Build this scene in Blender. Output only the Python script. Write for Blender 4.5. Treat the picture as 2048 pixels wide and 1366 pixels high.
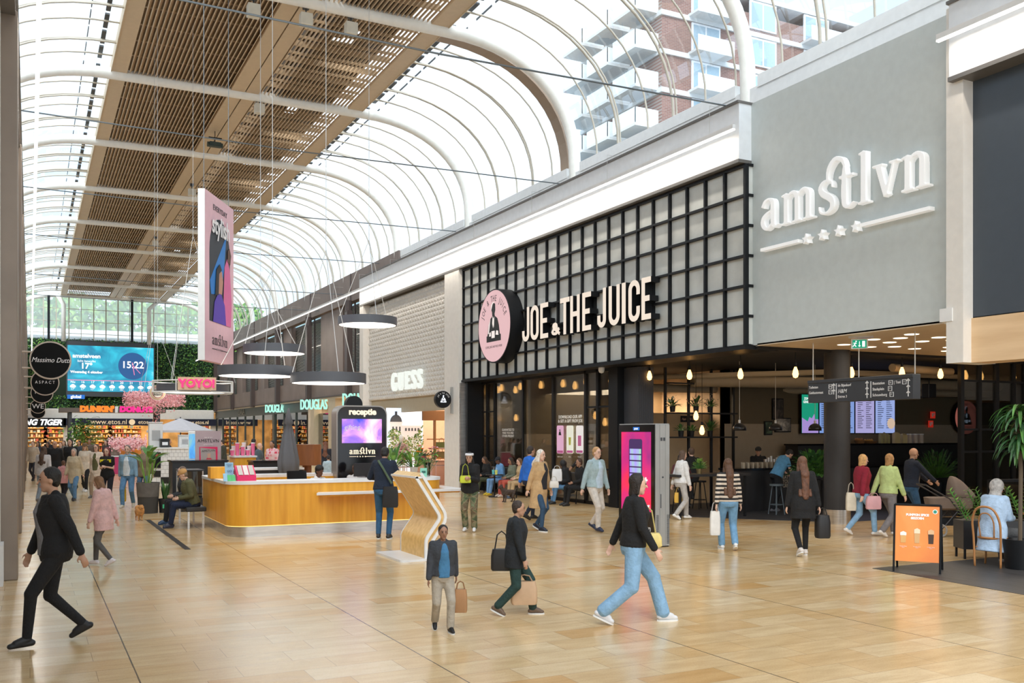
import bpy, bmesh, math, random
from mathutils import Vector, Matrix, Quaternion
R = math.radians
for o in list(bpy.data.objects): bpy.data.objects.remove(o, do_unlink=True)
scene = bpy.context.scene
COL = scene.collection
# ---------------- camera (2048 x 1366 frame, eye height 2.05 m, hall axis = +Y) ----------------
F_PX, EYE = 1890.0, 2.05
TH = math.atan(964 / 1890.0); SN, CS = math.sin(TH), math.cos(TH)
cam_d = bpy.data.cameras.new('camera'); cam = bpy.data.objects.new('camera', cam_d); COL.objects.link(cam)
cam.location = (0, 0, EYE); cam.rotation_euler = (R(90), 0, -TH)
cam_d.sensor_width = 36; cam_d.lens = 36 * F_PX / 2048; cam_d.shift_y = (865 - 683) / 2048
cam_d.clip_end = 400; scene.camera = cam
# ---------------- world, sun, exposure ----------------
W = bpy.data.worlds.new('world'); scene.world = W; W.use_nodes = True
nt = W.node_tree; bg = nt.nodes['Background']
tc = nt.nodes.new('ShaderNodeTexCoord'); nz = nt.nodes.new('ShaderNodeTexNoise'); cr = nt.nodes.new('ShaderNodeValToRGB')
nz.inputs['Scale'].default_value = 2.2; nz.inputs['Detail'].default_value = 5
nt.links.new(tc.outputs['Generated'], nz.inputs['Vector']); nt.links.new(nz.outputs['Fac'], cr.inputs['Fac'])
cr.color_ramp.elements[0].position = .35; cr.color_ramp.elements[0].color = (.66, .80, .94, 1)
cr.color_ramp.elements[1].position = .62; cr.color_ramp.elements[1].color = (.93, .97, 1, 1)
nt.links.new(cr.outputs['Color'], bg.inputs['Color']); bg.inputs['Strength'].default_value = 1.25
sd = bpy.data.lights.new('sun', 'SUN'); sd.energy = 3.4; sd.angle = R(50); sd.color = (1, .97, .92)
so = bpy.data.objects.new('sun', sd); COL.objects.link(so); so.rotation_euler = (R(38), R(-28), 0)
vs = scene.view_settings; vs.view_transform = 'Standard'; vs.look = 'None'; vs.gamma = 1; vs.use_curve_mapping = False
vs.exposure = 0.6
scene.cycles.max_bounces = 8; scene.cycles.transparent_max_bounces = 24
scene.cycles.diffuse_bounces = 4; scene.cycles.glossy_bounces = 3

def ray(px, py):
    a = (px - 1024) / F_PX; b = (865 - py) / F_PX
    return Vector((SN + a * CS, CS - a * SN, b))
def fl(px, py, z=0.0):
    r = ray(px, py); t = (z - EYE) / r.z; return Vector((r.x * t, r.y * t, z))
def aX(px, py, X):
    r = ray(px, py); t = X / r.x; return Vector((X, r.y * t, EYE + r.z * t))
def aY(px, py, Y):
    r = ray(px, py); t = Y / r.y; return Vector((r.x * t, Y, EYE + r.z * t))
def aD(px, py, d):
    r = ray(px, py); return Vector((r.x * d, r.y * d, EYE + r.z * d))

def area_light(name, loc, sx, sy, power, color=(1, .93, .82), rot=(0, 0, 0)):
    l = bpy.data.lights.new(name, 'AREA'); l.shape = 'RECTANGLE'; l.size = sx; l.size_y = sy; l.energy = power; l.color = color
    o = bpy.data.objects.new(name, l); COL.objects.link(o); o.location = loc; o.rotation_euler = rot; return o
# fascia lamps lie in their fittings; broad ceiling areas added to light interiors
area_light('fascia_led_light', (13.16, 53, 8.41), .06, 74, 400, (1, .90, .78), (0, R(-18), 0))
area_light('fascia_led_light', (13.16, 5.5, 8.41), .06, 10, 60, (1, .90, .78), (0, R(-18), 0))
area_light('fascia_led_light', (.12, 53, 8.41), .06, 74, 300, (1, .90, .78), (0, R(18), 0))
area_light('passage_ceiling_light', (17.5, 12.9, 3.88), 6, 4, 90, (1, .85, .66))
area_light('shop_ceiling_light', (17, 37, 3.85), 4, 7, 330, (1, .78, .60))
area_light('shop_ceiling_light', (16.0, 25.5, 3.3), 2, 6, 300, (1, .76, .5))
area_light('shop_ceiling_light', (18.5, 18.7, 3.7), 5, 3, 9, (1, .72, .45))
area_light('shop_ceiling_light', (17.6, 52, 3.9), 3, 18, 420, (1, .85, .68))
area_light('shop_ceiling_light', (17.6, 76, 3.9), 3, 26, 420, (1, .85, .68))
area_light('shop_ceiling_light', (7, 95, 3.7), 15, 5, 560, (1, .78, .5))

# ---------------- materials ----------------
_m = {}
def mat(name, col=(.8, .8, .8), rough=.5, metal=0, emit=None, es=1, var=0, vs=6, bump=0, bs=60, spec=None, stretch=None, alpha=None):
    if name in _m: return _m[name]
    m = bpy.data.materials.new(name); _m[name] = m; m.use_nodes = True; n = m.node_tree.nodes; L = m.node_tree.links
    b = n['Principled BSDF']; b.inputs['Base Color'].default_value = (*col, 1); b.inputs['Roughness'].default_value = rough
    b.inputs['Metallic'].default_value = metal
    if spec is not None: b.inputs['Specular IOR Level'].default_value = spec
    if emit: b.inputs['Emission Color'].default_value = (*emit, 1); b.inputs['Emission Strength'].default_value = es
    t = n.new('ShaderNodeTexCoord'); src = t.outputs['Object']
    if stretch:
        mp = n.new('ShaderNodeMapping'); mp.inputs['Scale'].default_value = stretch; L.new(src, mp.inputs['Vector']); src = mp.outputs['Vector']
    if not emit or var:
        z = n.new('ShaderNodeTexNoise'); z.inputs['Scale'].default_value = vs; z.inputs['Detail'].default_value = 4; L.new(src, z.inputs['Vector'])
        v = var if var else .03
        r = n.new('ShaderNodeValToRGB'); r.color_ramp.elements[0].position = .32; r.color_ramp.elements[1].position = .68
        r.color_ramp.elements[0].color = (*[max(0, c * (1 - v)) for c in col], 1); r.color_ramp.elements[1].color = (*[min(1, c * (1 + v)) for c in col], 1)
        L.new(z.outputs['Fac'], r.inputs['Fac']); L.new(r.outputs['Color'], b.inputs['Base Color'])
    if bump:
        z2 = n.new('ShaderNodeTexNoise'); z2.inputs['Scale'].default_value = bs; z2.inputs['Detail'].default_value = 3; L.new(src, z2.inputs['Vector'])
        bp = n.new('ShaderNodeBump'); bp.inputs['Strength'].default_value = bump; bp.inputs['Distance'].default_value = .02
        L.new(z2.outputs['Fac'], bp.inputs['Height']); L.new(bp.outputs['Normal'], b.inputs['Normal'])
    return m
def emat(name, col, s=1): return mat(name, tuple(c * .15 for c in col), .6, 0, col, s * .62)
def cloth(name, col, var=.12): return mat('cloth_' + name, col, .9, 0, None, 1, var, 14, .5, 38)
def glass(name, tint=(.93, .97, 1), rough=0.0, refl=1.0, haze=0.0):
    if name in _m: return _m[name]
    m = bpy.data.materials.new(name); _m[name] = m; m.use_nodes = True; n = m.node_tree.nodes; L = m.node_tree.links; n.clear()
    o = n.new('ShaderNodeOutputMaterial'); t = n.new('ShaderNodeBsdfTransparent'); g = n.new('ShaderNodeBsdfGlossy'); x = n.new('ShaderNodeMixShader')
    f = n.new('ShaderNodeFresnel'); f.inputs['IOR'].default_value = 1.5; mu = n.new('ShaderNodeMath'); mu.operation = 'MULTIPLY'; mu.use_clamp = True; mu.inputs[1].default_value = refl * 1.6
    t.inputs['Color'].default_value = (*tint, 1); g.inputs['Roughness'].default_value = rough
    L.new(f.outputs[0], mu.inputs[0]); L.new(mu.outputs[0], x.inputs[0]); L.new(t.outputs[0], x.inputs[1]); L.new(g.outputs[0], x.inputs[2])
    last = x
    if haze:
        d = n.new('ShaderNodeBsdfTranslucent'); d.inputs['Color'].default_value = (.85, .9, .95, 1)
        y = n.new('ShaderNodeMixShader'); y.inputs[0].default_value = haze; L.new(x.outputs[0], y.inputs[1]); L.new(d.outputs[0], y.inputs[2]); last = y
    L.new(last.outputs[0], o.inputs['Surface']); return m

def floor_mat():
    m = bpy.data.materials.new('stone_floor'); m.use_nodes = True; n = m.node_tree.nodes; L = m.node_tree.links; b = n['Principled BSDF']
    t = n.new('ShaderNodeTexCoord'); mp = n.new('ShaderNodeMapping'); L.new(t.outputs['Object'], mp.inputs['Vector'])
    br = n.new('ShaderNodeTexBrick'); br.offset = .37; br.offset_frequency = 2; br.squash = 1.0
    br.inputs['Scale'].default_value = 1; br.inputs['Brick Width'].default_value = .8; br.inputs['Row Height'].default_value = .385
    br.inputs['Mortar Size'].default_value = .003; br.inputs['Mortar Smooth'].default_value = .3; br.inputs['Bias'].default_value = -.15
    br.inputs['Color1'].default_value = (0, 0, 0, 1); br.inputs['Color2'].default_value = (1, 1, 1, 1); br.inputs['Mortar'].default_value = (.5, .5, .5, 1)
    L.new(mp.outputs['Vector'], br.inputs['Vector'])
    cr = n.new('ShaderNodeValToRGB'); e = cr.color_ramp.elements; e[0].position = 0; e[0].color = (.74, .54, .30, 1); e[1].position = 1; e[1].color = (.55, .28, .07, 1)
    for p, c in ((.25, (.80, .63, .40)), (.5, (.72, .49, .24)), (.72, (.77, .59, .35)), (.87, (.66, .38, .13))):
        q = e.new(p); q.color = (*c, 1)
    L.new(br.outputs['Color'], cr.inputs['Fac'])
    nz = n.new('ShaderNodeTexNoise'); nz.inputs['Scale'].default_value = 2.2; nz.inputs['Detail'].default_value = 8; nz.inputs['Roughness'].default_value = .62
    mp2 = n.new('ShaderNodeMapping'); mp2.inputs['Scale'].default_value = (.8, 3.2, 1); L.new(t.outputs['Object'], mp2.inputs['Vector']); L.new(mp2.outputs['Vector'], nz.inputs['Vector'])
    r2 = n.new('ShaderNodeValToRGB'); r2.color_ramp.elements[0].position = .34; r2.color_ramp.elements[0].color = (.82, .76, .66, 1); r2.color_ramp.elements[1].position = .66; r2.color_ramp.elements[1].color = (1.0, .99, .97, 1)
    L.new(nz.outputs['Fac'], r2.inputs['Fac'])
    mx = n.new('ShaderNodeMixRGB'); mx.blend_type = 'MULTIPLY'; mx.inputs[0].default_value = .8; L.new(cr.outputs[0], mx.inputs[1]); L.new(r2.outputs[0], mx.inputs[2])
    # fine speckle of the stone
    n3 = n.new('ShaderNodeTexNoise'); n3.inputs['Scale'].default_value = 60; n3.inputs['Detail'].default_value = 4; L.new(t.outputs['Object'], n3.inputs['Vector'])
    r3 = n.new('ShaderNodeValToRGB'); r3.color_ramp.elements[0].position = .3; r3.color_ramp.elements[0].color = (.82, .76, .68, 1); r3.color_ramp.elements[1].position = .5; r3.color_ramp.elements[1].color = (1, 1, 1, 1); L.new(n3.outputs['Fac'], r3.inputs['Fac'])
    m3 = n.new('ShaderNodeMixRGB'); m3.blend_type = 'MULTIPLY'; m3.inputs[0].default_value = .5; L.new(mx.outputs[0], m3.inputs[1]); L.new(r3.outputs[0], m3.inputs[2])
    # joints: mortar, and an expansion joint every 2.4 m
    m4 = n.new('ShaderNodeMixRGB'); m4.inputs[2].default_value = (.30, .20, .11, 1); L.new(m3.outputs[0], m4.inputs[1])
    fm = n.new('ShaderNodeMath'); fm.operation = 'MULTIPLY'; fm.inputs[1].default_value = .75; L.new(br.outputs['Fac'], fm.inputs[0]); L.new(fm.outputs[0], m4.inputs[0])
    sx = n.new('ShaderNodeSeparateXYZ'); L.new(t.outputs['Object'], sx.inputs[0])
    a1 = n.new('ShaderNodeMath'); a1.operation = 'ADD'; a1.inputs[1].default_value = 24 - .80; L.new(sx.outputs['X'], a1.inputs[0])
    a2 = n.new('ShaderNodeMath'); a2.operation = 'MODULO'; a2.inputs[1].default_value = 2.4; L.new(a1.outputs[0], a2.inputs[0])
    a3 = n.new('ShaderNodeMath'); a3.operation = 'LESS_THAN'; a3.inputs[1].default_value = .012; L.new(a2.outputs[0], a3.inputs[0])
    m5 = n.new('ShaderNodeMixRGB'); m5.inputs[2].default_value = (.10, .07, .04, 1); L.new(m4.outputs[0], m5.inputs[1]); L.new(a3.outputs[0], m5.inputs[0])
    L.new(m5.outputs[0], b.inputs['Base Color'])
    rr = n.new('ShaderNodeMapRange'); rr.inputs['To Min'].default_value = .12; rr.inputs['To Max'].default_value = .28; L.new(nz.outputs['Fac'], rr.inputs['Value']); L.new(rr.outputs[0], b.inputs['Roughness'])
    b.inputs['Specular IOR Level'].default_value = .55
    bp = n.new('ShaderNodeBump'); bp.inputs['Strength'].default_value = .03; bp.inputs['Distance'].default_value = .01
    n5 = n.new('ShaderNodeTexNoise'); n5.inputs['Scale'].default_value = 3.5; L.new(t.outputs['Object'], n5.inputs['Vector']); L.new(n5.outputs['Fac'], bp.inputs['Height']); L.new(bp.outputs['Normal'], b.inputs['Normal'])
    return m
def wood_mat(name, c1, c2, scale=(1, 1, .12), s=9, rough=.38):
    if name in _m: return _m[name]
    m = bpy.data.materials.new(name); _m[name] = m; m.use_nodes = True; n = m.node_tree.nodes; L = m.node_tree.links; b = n['Principled BSDF']
    t = n.new('ShaderNodeTexCoord'); mp = n.new('ShaderNodeMapping'); mp.inputs['Scale'].default_value = scale; L.new(t.outputs['Object'], mp.inputs['Vector'])
    z = n.new('ShaderNodeTexNoise'); z.inputs['Scale'].default_value = s; z.inputs['Detail'].default_value = 6; L.new(mp.outputs['Vector'], z.inputs['Vector'])
    r = n.new('ShaderNodeValToRGB'); r.color_ramp.elements[0].position = .3; r.color_ramp.elements[1].position = .7
    r.color_ramp.elements[0].color = (*c1, 1); r.color_ramp.elements[1].color = (*c2, 1)
    L.new(z.outputs['Fac'], r.inputs['Fac']); L.new(r.outputs[0], b.inputs['Base Color']); b.inputs['Roughness'].default_value = rough
    return m
def brick_mat(name, c1, c2, mortar, w, h, ms=.01, rough=.8, rot=None):
    if name in _m: return _m[name]
    m = bpy.data.materials.new(name); _m[name] = m; m.use_nodes = True; n = m.node_tree.nodes; L = m.node_tree.links; b = n['Principled BSDF']
    t = n.new('ShaderNodeTexCoord'); mp = n.new('ShaderNodeMapping'); mp.inputs['Rotation'].default_value = rot or (R(90), 0, 0); L.new(t.outputs['Object'], mp.inputs['Vector'])
    br = n.new('ShaderNodeTexBrick'); br.inputs['Scale'].default_value = 1; br.inputs['Brick Width'].default_value = w; br.inputs['Row Height'].default_value = h; br.inputs['Mortar Size'].default_value = ms
    br.inputs['Color1'].default_value = (*c1, 1); br.inputs['Color2'].default_value = (*c2, 1); br.inputs['Mortar'].default_value = (*mortar, 1)
    L.new(mp.outputs[0], br.inputs['Vector']); L.new(br.outputs['Color'], b.inputs['Base Color']); b.inputs['Roughness'].default_value = rough
    return m
def ramp_mat(name, stops, scale=1.0, emit=1.0, seed=0, stretch=(1, 1, 1), dist=0.6):
    """procedural swirl of several colours, as on a lit screen or a printed picture"""
    if name in _m: return _m[name]
    m = bpy.data.materials.new(name); _m[name] = m; m.use_nodes = True; n = m.node_tree.nodes; L = m.node_tree.links; b = n['Principled BSDF']
    t = n.new('ShaderNodeTexCoord'); mp = n.new('ShaderNodeMapping'); mp.inputs['Location'].default_value = (seed, seed * 1.7, seed * .3); mp.inputs['Scale'].default_value = stretch
    z = n.new('ShaderNodeTexNoise'); z.inputs['Scale'].default_value = scale; z.inputs['Detail'].default_value = 5; z.inputs['Distortion'].default_value = dist
    L.new(t.outputs['Object'], mp.inputs['Vector']); L.new(mp.outputs[0], z.inputs['Vector']); r = n.new('ShaderNodeValToRGB')
    while len(r.color_ramp.elements) < len(stops): r.color_ramp.elements.new(.5)
    for e, (p, c) in zip(r.color_ramp.elements, stops): e.position = p; e.color = (*c, 1)
    L.new(z.outputs['Fac'], r.inputs['Fac'])
    if emit: L.new(r.outputs[0], b.inputs['Emission Color']); b.inputs['Emission Strength'].default_value = emit; b.inputs['Base Color'].default_value = (.02, .02, .02, 1); b.inputs['Roughness'].default_value = .2
    else: L.new(r.outputs[0], b.inputs['Base Color']); b.inputs['Roughness'].default_value = .5
    return m
WHITE = mat('white_paint', (.80, .80, .79), .5); OFFW = mat('warm_white_paint', (.80, .77, .72), .5)
BLACK = mat('black_metal', (.010, .011, .013), .45, spec=.25); DGREY = mat('dark_grey_metal', (.055, .06, .068), .4)
STEEL = mat('brushed_steel', (.62, .60, .57), .28, .9, None, 1, .12, 3, 0, 60, None, (1, 1, 8)); ALU = mat('grey_aluminium', (.40, .40, .39), .42, .35)
TAN = mat('tan_painted_metal', (.56, .43, .28), .5); RIB = mat('cream_steel_tube', (.82, .80, .74), .35)
CABLE = mat('dark_steel_cable', (.16, .18, .19), .4, .6); WIRE = mat('thin_steel_wire', (.62, .62, .60), .4, .5)
BROWN = mat('brown_cladding', (.19, .145, .125), .5, 0, None, 1, .12, 1.2); DBROWN = mat('dark_brown_steel', (.07, .05, .045), .45)
WTXT = mat('white_lettering', (.9, .9, .9), .5); BTXT = mat('black_lettering', (.015, .015, .015), .5)
LEAF = mat('leaf_green', (.07, .19, .035), .45, 0, None, 1, .5, 5); DLEAF = mat('dark_leaf_green', (.03, .10, .03), .4, 0, None, 1, .5, 5); LLEAF = mat('light_leaf_green', (.20, .38, .06), .45, 0, None, 1, .4, 5)
OAK = wood_mat('orange_oak_veneer', (.72, .31, .02), (.90, .45, .045), (1.4, 1.4, .10), 7, .35); PALE = wood_mat('pale_oak_panel', (.70, .47, .26), (.85, .62, .38), (1, .10, 1), 6, .5)
CORIAN = mat('white_solid_surface', (.82, .82, .82), .3)
LAMPW = emat('lamp_diffuser', (1, .93, .84), 3.2); LEDM = emat('led_strip_diffuser', (1, .93, .84), 4.5)

# ---------------- mesh helper ----------------
class MB:
    def __init__(s): s.v = []; s.f = []; s.mi = []; s.m = 0
    def add(s, vs_, fs):
        k = len(s.v); s.v += [tuple(p) for p in vs_]
        for f in fs: s.f.append([i + k for i in f]); s.mi.append(s.m)
        return s
    def box(s, x0, x1, y0, y1, z0, z1):
        v = [(x, y, z) for x in (x0, x1) for y in (y0, y1) for z in (z0, z1)]
        return s.add(v, [(0, 1, 3, 2), (4, 6, 7, 5), (0, 4, 5, 1), (2, 3, 7, 6), (0, 2, 6, 4), (1, 5, 7, 3)])
    def quad(s, *p): return s.add(p, [tuple(range(len(p)))])
    def rings(s, rings, cap=True, closed=False):
        n = len(rings[0]); vs_ = [p for r in rings for p in r]; fs = []
        m = len(rings)
        for i in range(m if closed else m - 1):
            a, b = i * n, ((i + 1) % m) * n
            for j in range(n): fs.append((a + j, a + (j + 1) % n, b + (j + 1) % n, b + j))
        if cap and not closed: fs.append(tuple(reversed(range(n)))); fs.append(tuple(range((m - 1) * n, m * n)))
        return s.add(vs_, fs)
    def tube(s, pts, r, n=8, closed=False, cap=True):
        pts = [Vector(p) for p in pts]; rr = r if isinstance(r, (list, tuple)) else [r] * len(pts); out = []
        up = None
        for i, p in enumerate(pts):
            a = pts[i - 1] if (i or closed) else p; b = pts[(i + 1) % len(pts)] if (i < len(pts) - 1 or closed) else p
            t = (b - a).normalized()
            if up is None: up = t.orthogonal().normalized()
            up = (up - t * up.dot(t)); up = up.normalized() if up.length > 1e-6 else t.orthogonal().normalized()
            w = t.cross(up)
            out.append([p + (up * math.cos(2 * math.pi * k / n) + w * math.sin(2 * math.pi * k / n)) * rr[i] for k in range(n)])
        return s.rings(out, cap, closed)
    def cyl(s, c, r, z0, z1, n=24, r2=None):
        r2 = r if r2 is None else r2
        return s.rings([[(c[0] + q * math.cos(2 * math.pi * k / n), c[1] + q * math.sin(2 * math.pi * k / n), z) for k in range(n)] for q, z in ((r, z0), (r2, z1))])
    def lathe(s, prof, c=(0, 0, 0), n=24, sx=1, sy=1):
        return s.rings([[(c[0] + sx * q * math.cos(2 * math.pi * k / n), c[1] + sy * q * math.sin(2 * math.pi * k / n), c[2] + z) for k in range(n)] for q, z in prof])
    def disc_y(s, c, r, y0, y1, n=40):   # short cylinder along local y
        return s.rings([[(c[0] + r * math.cos(2 * math.pi * k / n), y, c[2] + r * math.sin(2 * math.pi * k / n)) for k in range(n)] for y in (y0, y1)])
    def poly_y(s, pts, y0, y1):          # polygon in x,z extruded in y (y0 nearer the viewer)
        return s.rings([[(x, y, z) for x, z in pts] for y in (y0, y1)])
    def stroke(s, pts, w, y0, y1, n=1):
        """flat stroke along points (x, z[, width]) extruded in y"""
        P = [Vector((p[0], p[1])) for p in pts]; Wd = [(p[2] if len(p) > 2 else w) for p in pts]
        L, Rr = [], []
        for i, p in enumerate(P):
            a = P[max(i - 1, 0)]; b = P[min(i + 1, len(P) - 1)]; t = (b - a)
            t = t.normalized() if t.length > 1e-9 else Vector((1, 0)); nn = Vector((-t.y, t.x))
            if 0 < i < len(P) - 1:
                t1 = (P[i] - P[i - 1]).normalized(); cs = max(.35, abs(t1.dot(t))); k = 1 / cs
            else: k = 1
            L.append(p + nn * Wd[i] / 2 * k); Rr.append(p - nn * Wd[i] / 2 * k)
        for i in range(len(P) - 1):
            q = [L[i], L[i + 1], Rr[i + 1], Rr[i]]
            s.poly_y([(a.x, a.y) for a in q], y0, y1)
        return s
    def build(s, name, mats, parent=None, smooth=False, norm=True):
        me = bpy.data.meshes.new(name); me.from_pydata(s.v, [], s.f)
        ms = mats if isinstance(mats, (list, tuple)) else [mats]
        for m in ms: me.materials.append(m)
        if len(ms) > 1: me.polygons.foreach_set('material_index', s.mi)
        me.update()
        if norm:
            bm = bmesh.new(); bm.from_mesh(me); bmesh.ops.recalc_face_normals(bm, faces=bm.faces); bm.to_mesh(me); bm.free()
        o = bpy.data.objects.new(name, me); COL.objects.link(o)
        if parent is not None: o.parent = parent
        if smooth:
            me.polygons.foreach_set('use_smooth', [True] * len(me.polygons))
            if smooth == 'auto':
                try: me.set_sharp_from_angle(angle=R(40))
                except Exception: pass
        return o
def thing(name, label, cat, loc=(0, 0, 0), rz=0, group=None):
    o = bpy.data.objects.new(name, None); COL.objects.link(o); o.location = loc; o.rotation_euler = (0, 0, R(rz)); o.empty_display_size = .1
    return tag(o, label, cat, group)
def tag(o, label, cat, group=None, kind=None):
    if label: o['label'] = label
    if cat: o['category'] = cat
    if group: o['group'] = group
    if kind: o['kind'] = kind
    return o
def struct(name, mb, m, smooth=False):
    o = mb.build(name, m, None, smooth); o['kind'] = 'structure'; return o
def copy_tree(o, parent=None):
    c = o.copy(); COL.objects.link(c)
    if parent is not None: c.parent = parent
    for ch in list(o.children): copy_tree(ch, c)
    return c
FUSE = []
def bevel(o, w=.01, seg=2):
    b = o.modifiers.new('b', 'BEVEL'); b.width = w; b.segments = seg; b.limit_method = 'ANGLE'; return o
def text(s, size, m, parent, at=(0, 0, 0), ext=.002, align='CENTER', sx=1.0, off=0.0, shear=0.0, name='lettering', spacing=1.0, ls=1.0, rot=0.0, valign='CENTER', back=False):
    """writing that reads from the -y side, in the local frame of its parent"""
    cu = bpy.data.curves.new('t', 'FONT'); cu.body = s; cu.size = size; cu.extrude = ext; cu.align_x = align; cu.align_y = valign
    cu.offset = off; cu.shear = shear; cu.space_character = spacing; cu.space_line = ls; cu.resolution_u = 3
    t = bpy.data.objects.new('t', cu); COL.objects.link(t)
    me = bpy.data.meshes.new_from_object(t); bpy.data.objects.remove(t, do_unlink=True); bpy.data.curves.remove(cu)
    M = Matrix.Translation(at) @ (Matrix.Rotation(math.pi, 4, 'Z') if back else Matrix()) @ Matrix.Rotation(R(90), 4, 'X') @ Matrix.Rotation(R(rot), 4, 'Z') @ Matrix.Diagonal((sx, 1, 1, 1))
    me.transform(M); me.materials.clear(); me.materials.append(m)
    o = bpy.data.objects.new(name, me); COL.objects.link(o); o.parent = parent; return o
def arc(cx, cz, rx, rz, a0, a1, n=10, w=None):
    out = []
    for i in range(n + 1):
        a = R(a0 + (a1 - a0) * i / n); p = (cx + rx * math.cos(a), cz + rz * math.sin(a))
        out.append(p if w is None else (*p, w[0] + (w[1] - w[0]) * (i / n if len(w) < 3 else 0) if len(w) < 3 else w[0] + (w[1] - w[0]) * math.sin(math.pi * i / n)))
    return out
# ================= THE HALL =================
YB, YE = -8.0, 91.7            # hall from behind the camera to the far end wall
XW, XP, ZT = 13.5, 15.6, 14.1  # shop fascia plane, vault springing, underside of the flat ceiling
CX = 6.78
RIBS = [17.9 + 8.2 * k for k in range(-3, 10)]
f = MB().quad((-6, YB, 0), (40, YB, 0), (40, 100, 0), (-6, 100, 0)); struct('floor', f, floor_mat())
FD = mat('dark_grey_floor', (.045, .045, .05), .45, 0, None, 1, .2, 3)
f = MB(); pts = [(14.3, 31), (14.3, 18.4), (15.56, 16.8), (16.5, 15.8), (20, 15.7), (32, 15.7), (32, 31)]
f.rings([[(x, y, z) for x, y in pts] for z in (.0, .006)]); struct('floor', f, FD)
a, b, c, d = fl(1745, 1137), fl(2300, 1234), fl(2300, 1104), fl(1936, 1120)
a2 = a + (d - a) * 2.6
f = MB(); f.rings([[(p.x, p.y, z) for p in (a, b, Vector((20, 9, 0)), a2)] for z in (0, .006)]); 
struct('floor', f, wood_mat('dark_plank_floor', (.04, .038, .037), (.085, .08, .078), (3, .3, 1), 5, .42))
s0, s1 = fl(296, 1040), fl(377, 1099)
f = MB().box(s0.x - .05, s0.x + .05, s1.y, s0.y, .001, .006); o = f.build('floor_vent', BLACK); tag(o, 'black slotted drain grille set in the stone floor beside the little dog', 'floor grille')

# ---- vault: rib curve (right side), mirrored for the left ----
def vault(off=0.0, n=14, ex=2.25):
    A, B = (XP - 11.1) + off, 3.5 + off; out = []
    for i in range(n + 1):
        t = math.pi / 2 * i / n; out.append((11.1 + A * math.cos(t) ** (2 / ex) if i < n else 11.1, 10.6 + B * math.sin(t) ** (2 / ex)))
    return out
def mir(x): return 2 * CX - x
gv = vault(.42); rv = vault(-.02)
GL = glass('roof_glass', (.80, .88, .95), 0.0, .12, .03)
wi = 0
for k in range(len(RIBS) - 1):
    y0, y1 = RIBS[k], RIBS[k + 1]
    for side in (0, 1):
        m = MB(); X = (lambda x: x) if side == 0 else mir
        ps = [(16.02, 10.5)] + gv
        for (xa, za), (xb, zb) in zip(ps[:-1], ps[1:]): m.quad((X(xa), y0, za), (X(xa), y1, za), (X(xb), y1, zb), (X(xb), y0, zb))
        wi += 1; struct('window_%d' % wi, m, GL)
# tubular ribs
tr = 0
for y in RIBS:
    m = MB(); path = [(x, y, z) for x, z in [(XP, 9.2), (XP, 9.9)] + rv]
    path += [(CX, y, ZT)] + [(mir(x), yy, z) for x, yy, z in reversed(path)]
    m.tube(path, .19, 14); tr += 1; struct('trim_%d' % tr, m, RIB, True)
# glazing bars (one mesh of bars for each bay)
for k in range(len(RIBS) - 1):
    m = MB(); y0 = RIBS[k]
    offs = [.75, 1.95, 3.0, 3.35, 4.55, 5.75, 6.1, 7.3]
    for j, dy in enumerate(offs):
        w = .045 if j in (3, 6) else .03
        for X in ((lambda x: x), mir):
            inner = [(X(x), z) for x, z in [(15.9, 10.5)] + vault(.26 if j not in (2, 5) else .1, 12)]
            m.tube([(x, y0 + dy, z) for x, z in inner], w, 6)
    tr += 1; struct('trim_%d' % tr, m, mat('beige_glazing_bar', (.50, .45, .37), .5), True)
m = MB()
for X in ((lambda x: x), mir):
    for xx, w, zz in ((11.45, .13, 14.42), (11.95, .025, 14.44)):
        for k in range(len(RIBS) - 1):
            y0 = RIBS[k]; 
            for j in range(6): m.box(min(X(xx), X(xx + w)), max(X(xx), X(xx + w)), y0 + .35 + j * 1.3, y0 + 1.4 + j * 1.3, zz, zz + .05)
tr += 1; struct('trim_%d' % tr, m, mat('dark_roof_strip', (.05, .055, .06), .5))
m = MB(); path = [(x, 27.0, z) for x, z in [(15.8, 10.5)] + vault(.12)]       # the broad brown frame beside the second rib
for dy in (0,): m.rings([[(x, 26.75, z), (x, 27.25, z), (x + .1, 27.25, z + .12), (x + .1, 26.75, z + .12)] for _, (x, _, z) in enumerate(path)])
tr += 1; struct('trim_%d' % tr, m, mat('brown_expansion_frame', (.33, .24, .17), .5))

# ---- flat louvred ceiling ----
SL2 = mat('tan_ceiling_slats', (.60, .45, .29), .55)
m = MB()
for x0, x1 in ((2.42, 2.9), (6.3, 6.77), (6.81, 7.25), (10.55, 11.1)): m.box(x0, x1, YB, YE, ZT, ZT + .12)
m.box(2.40, 2.43, YB, YE, ZT - .02, ZT + .35); m.box(11.09, 11.12, YB, YE, ZT - .02, ZT + .35)
struct('ceiling', m, TAN)
m = MB()
for k in range(len(RIBS) - 1):
    y0, y1 = RIBS[k] + .2, RIBS[k + 1] - .2
    for i in range(25):
        x = 2.97 + i * .1345
        m.rings([[(x, y, ZT + .02), (x + .014, y, ZT + .01), (x + .118, y, ZT + .15), (x + .104, y, ZT + .16)] for y in (y0, y1)])
    for j in range(1, 6):
        yy = y0 + (y1 - y0) * j / 6; m.box(2.9, 6.3, yy, yy + .02, ZT + .13, ZT + .17)
struct('ceiling', m, SL2)
m = MB()
for k in range(len(RIBS) - 1):
    y0, y1 = RIBS[k] + .2, RIBS[k + 1] - .2
    for i in range(25):
        x = 7.31 + i * .1345; m.box(x, x + .022, y0, y1, ZT + .02, ZT + .10)
    for j in range(1, 12):
        yy = y0 + (y1 - y0) * j / 12; m.box(7.25, 10.55, yy, yy + .05, ZT + .12, ZT + (.3 if j % 2 else .2))
struct('ceiling', m, SL2)
m = MB(); rnd = random.Random(4)
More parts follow.
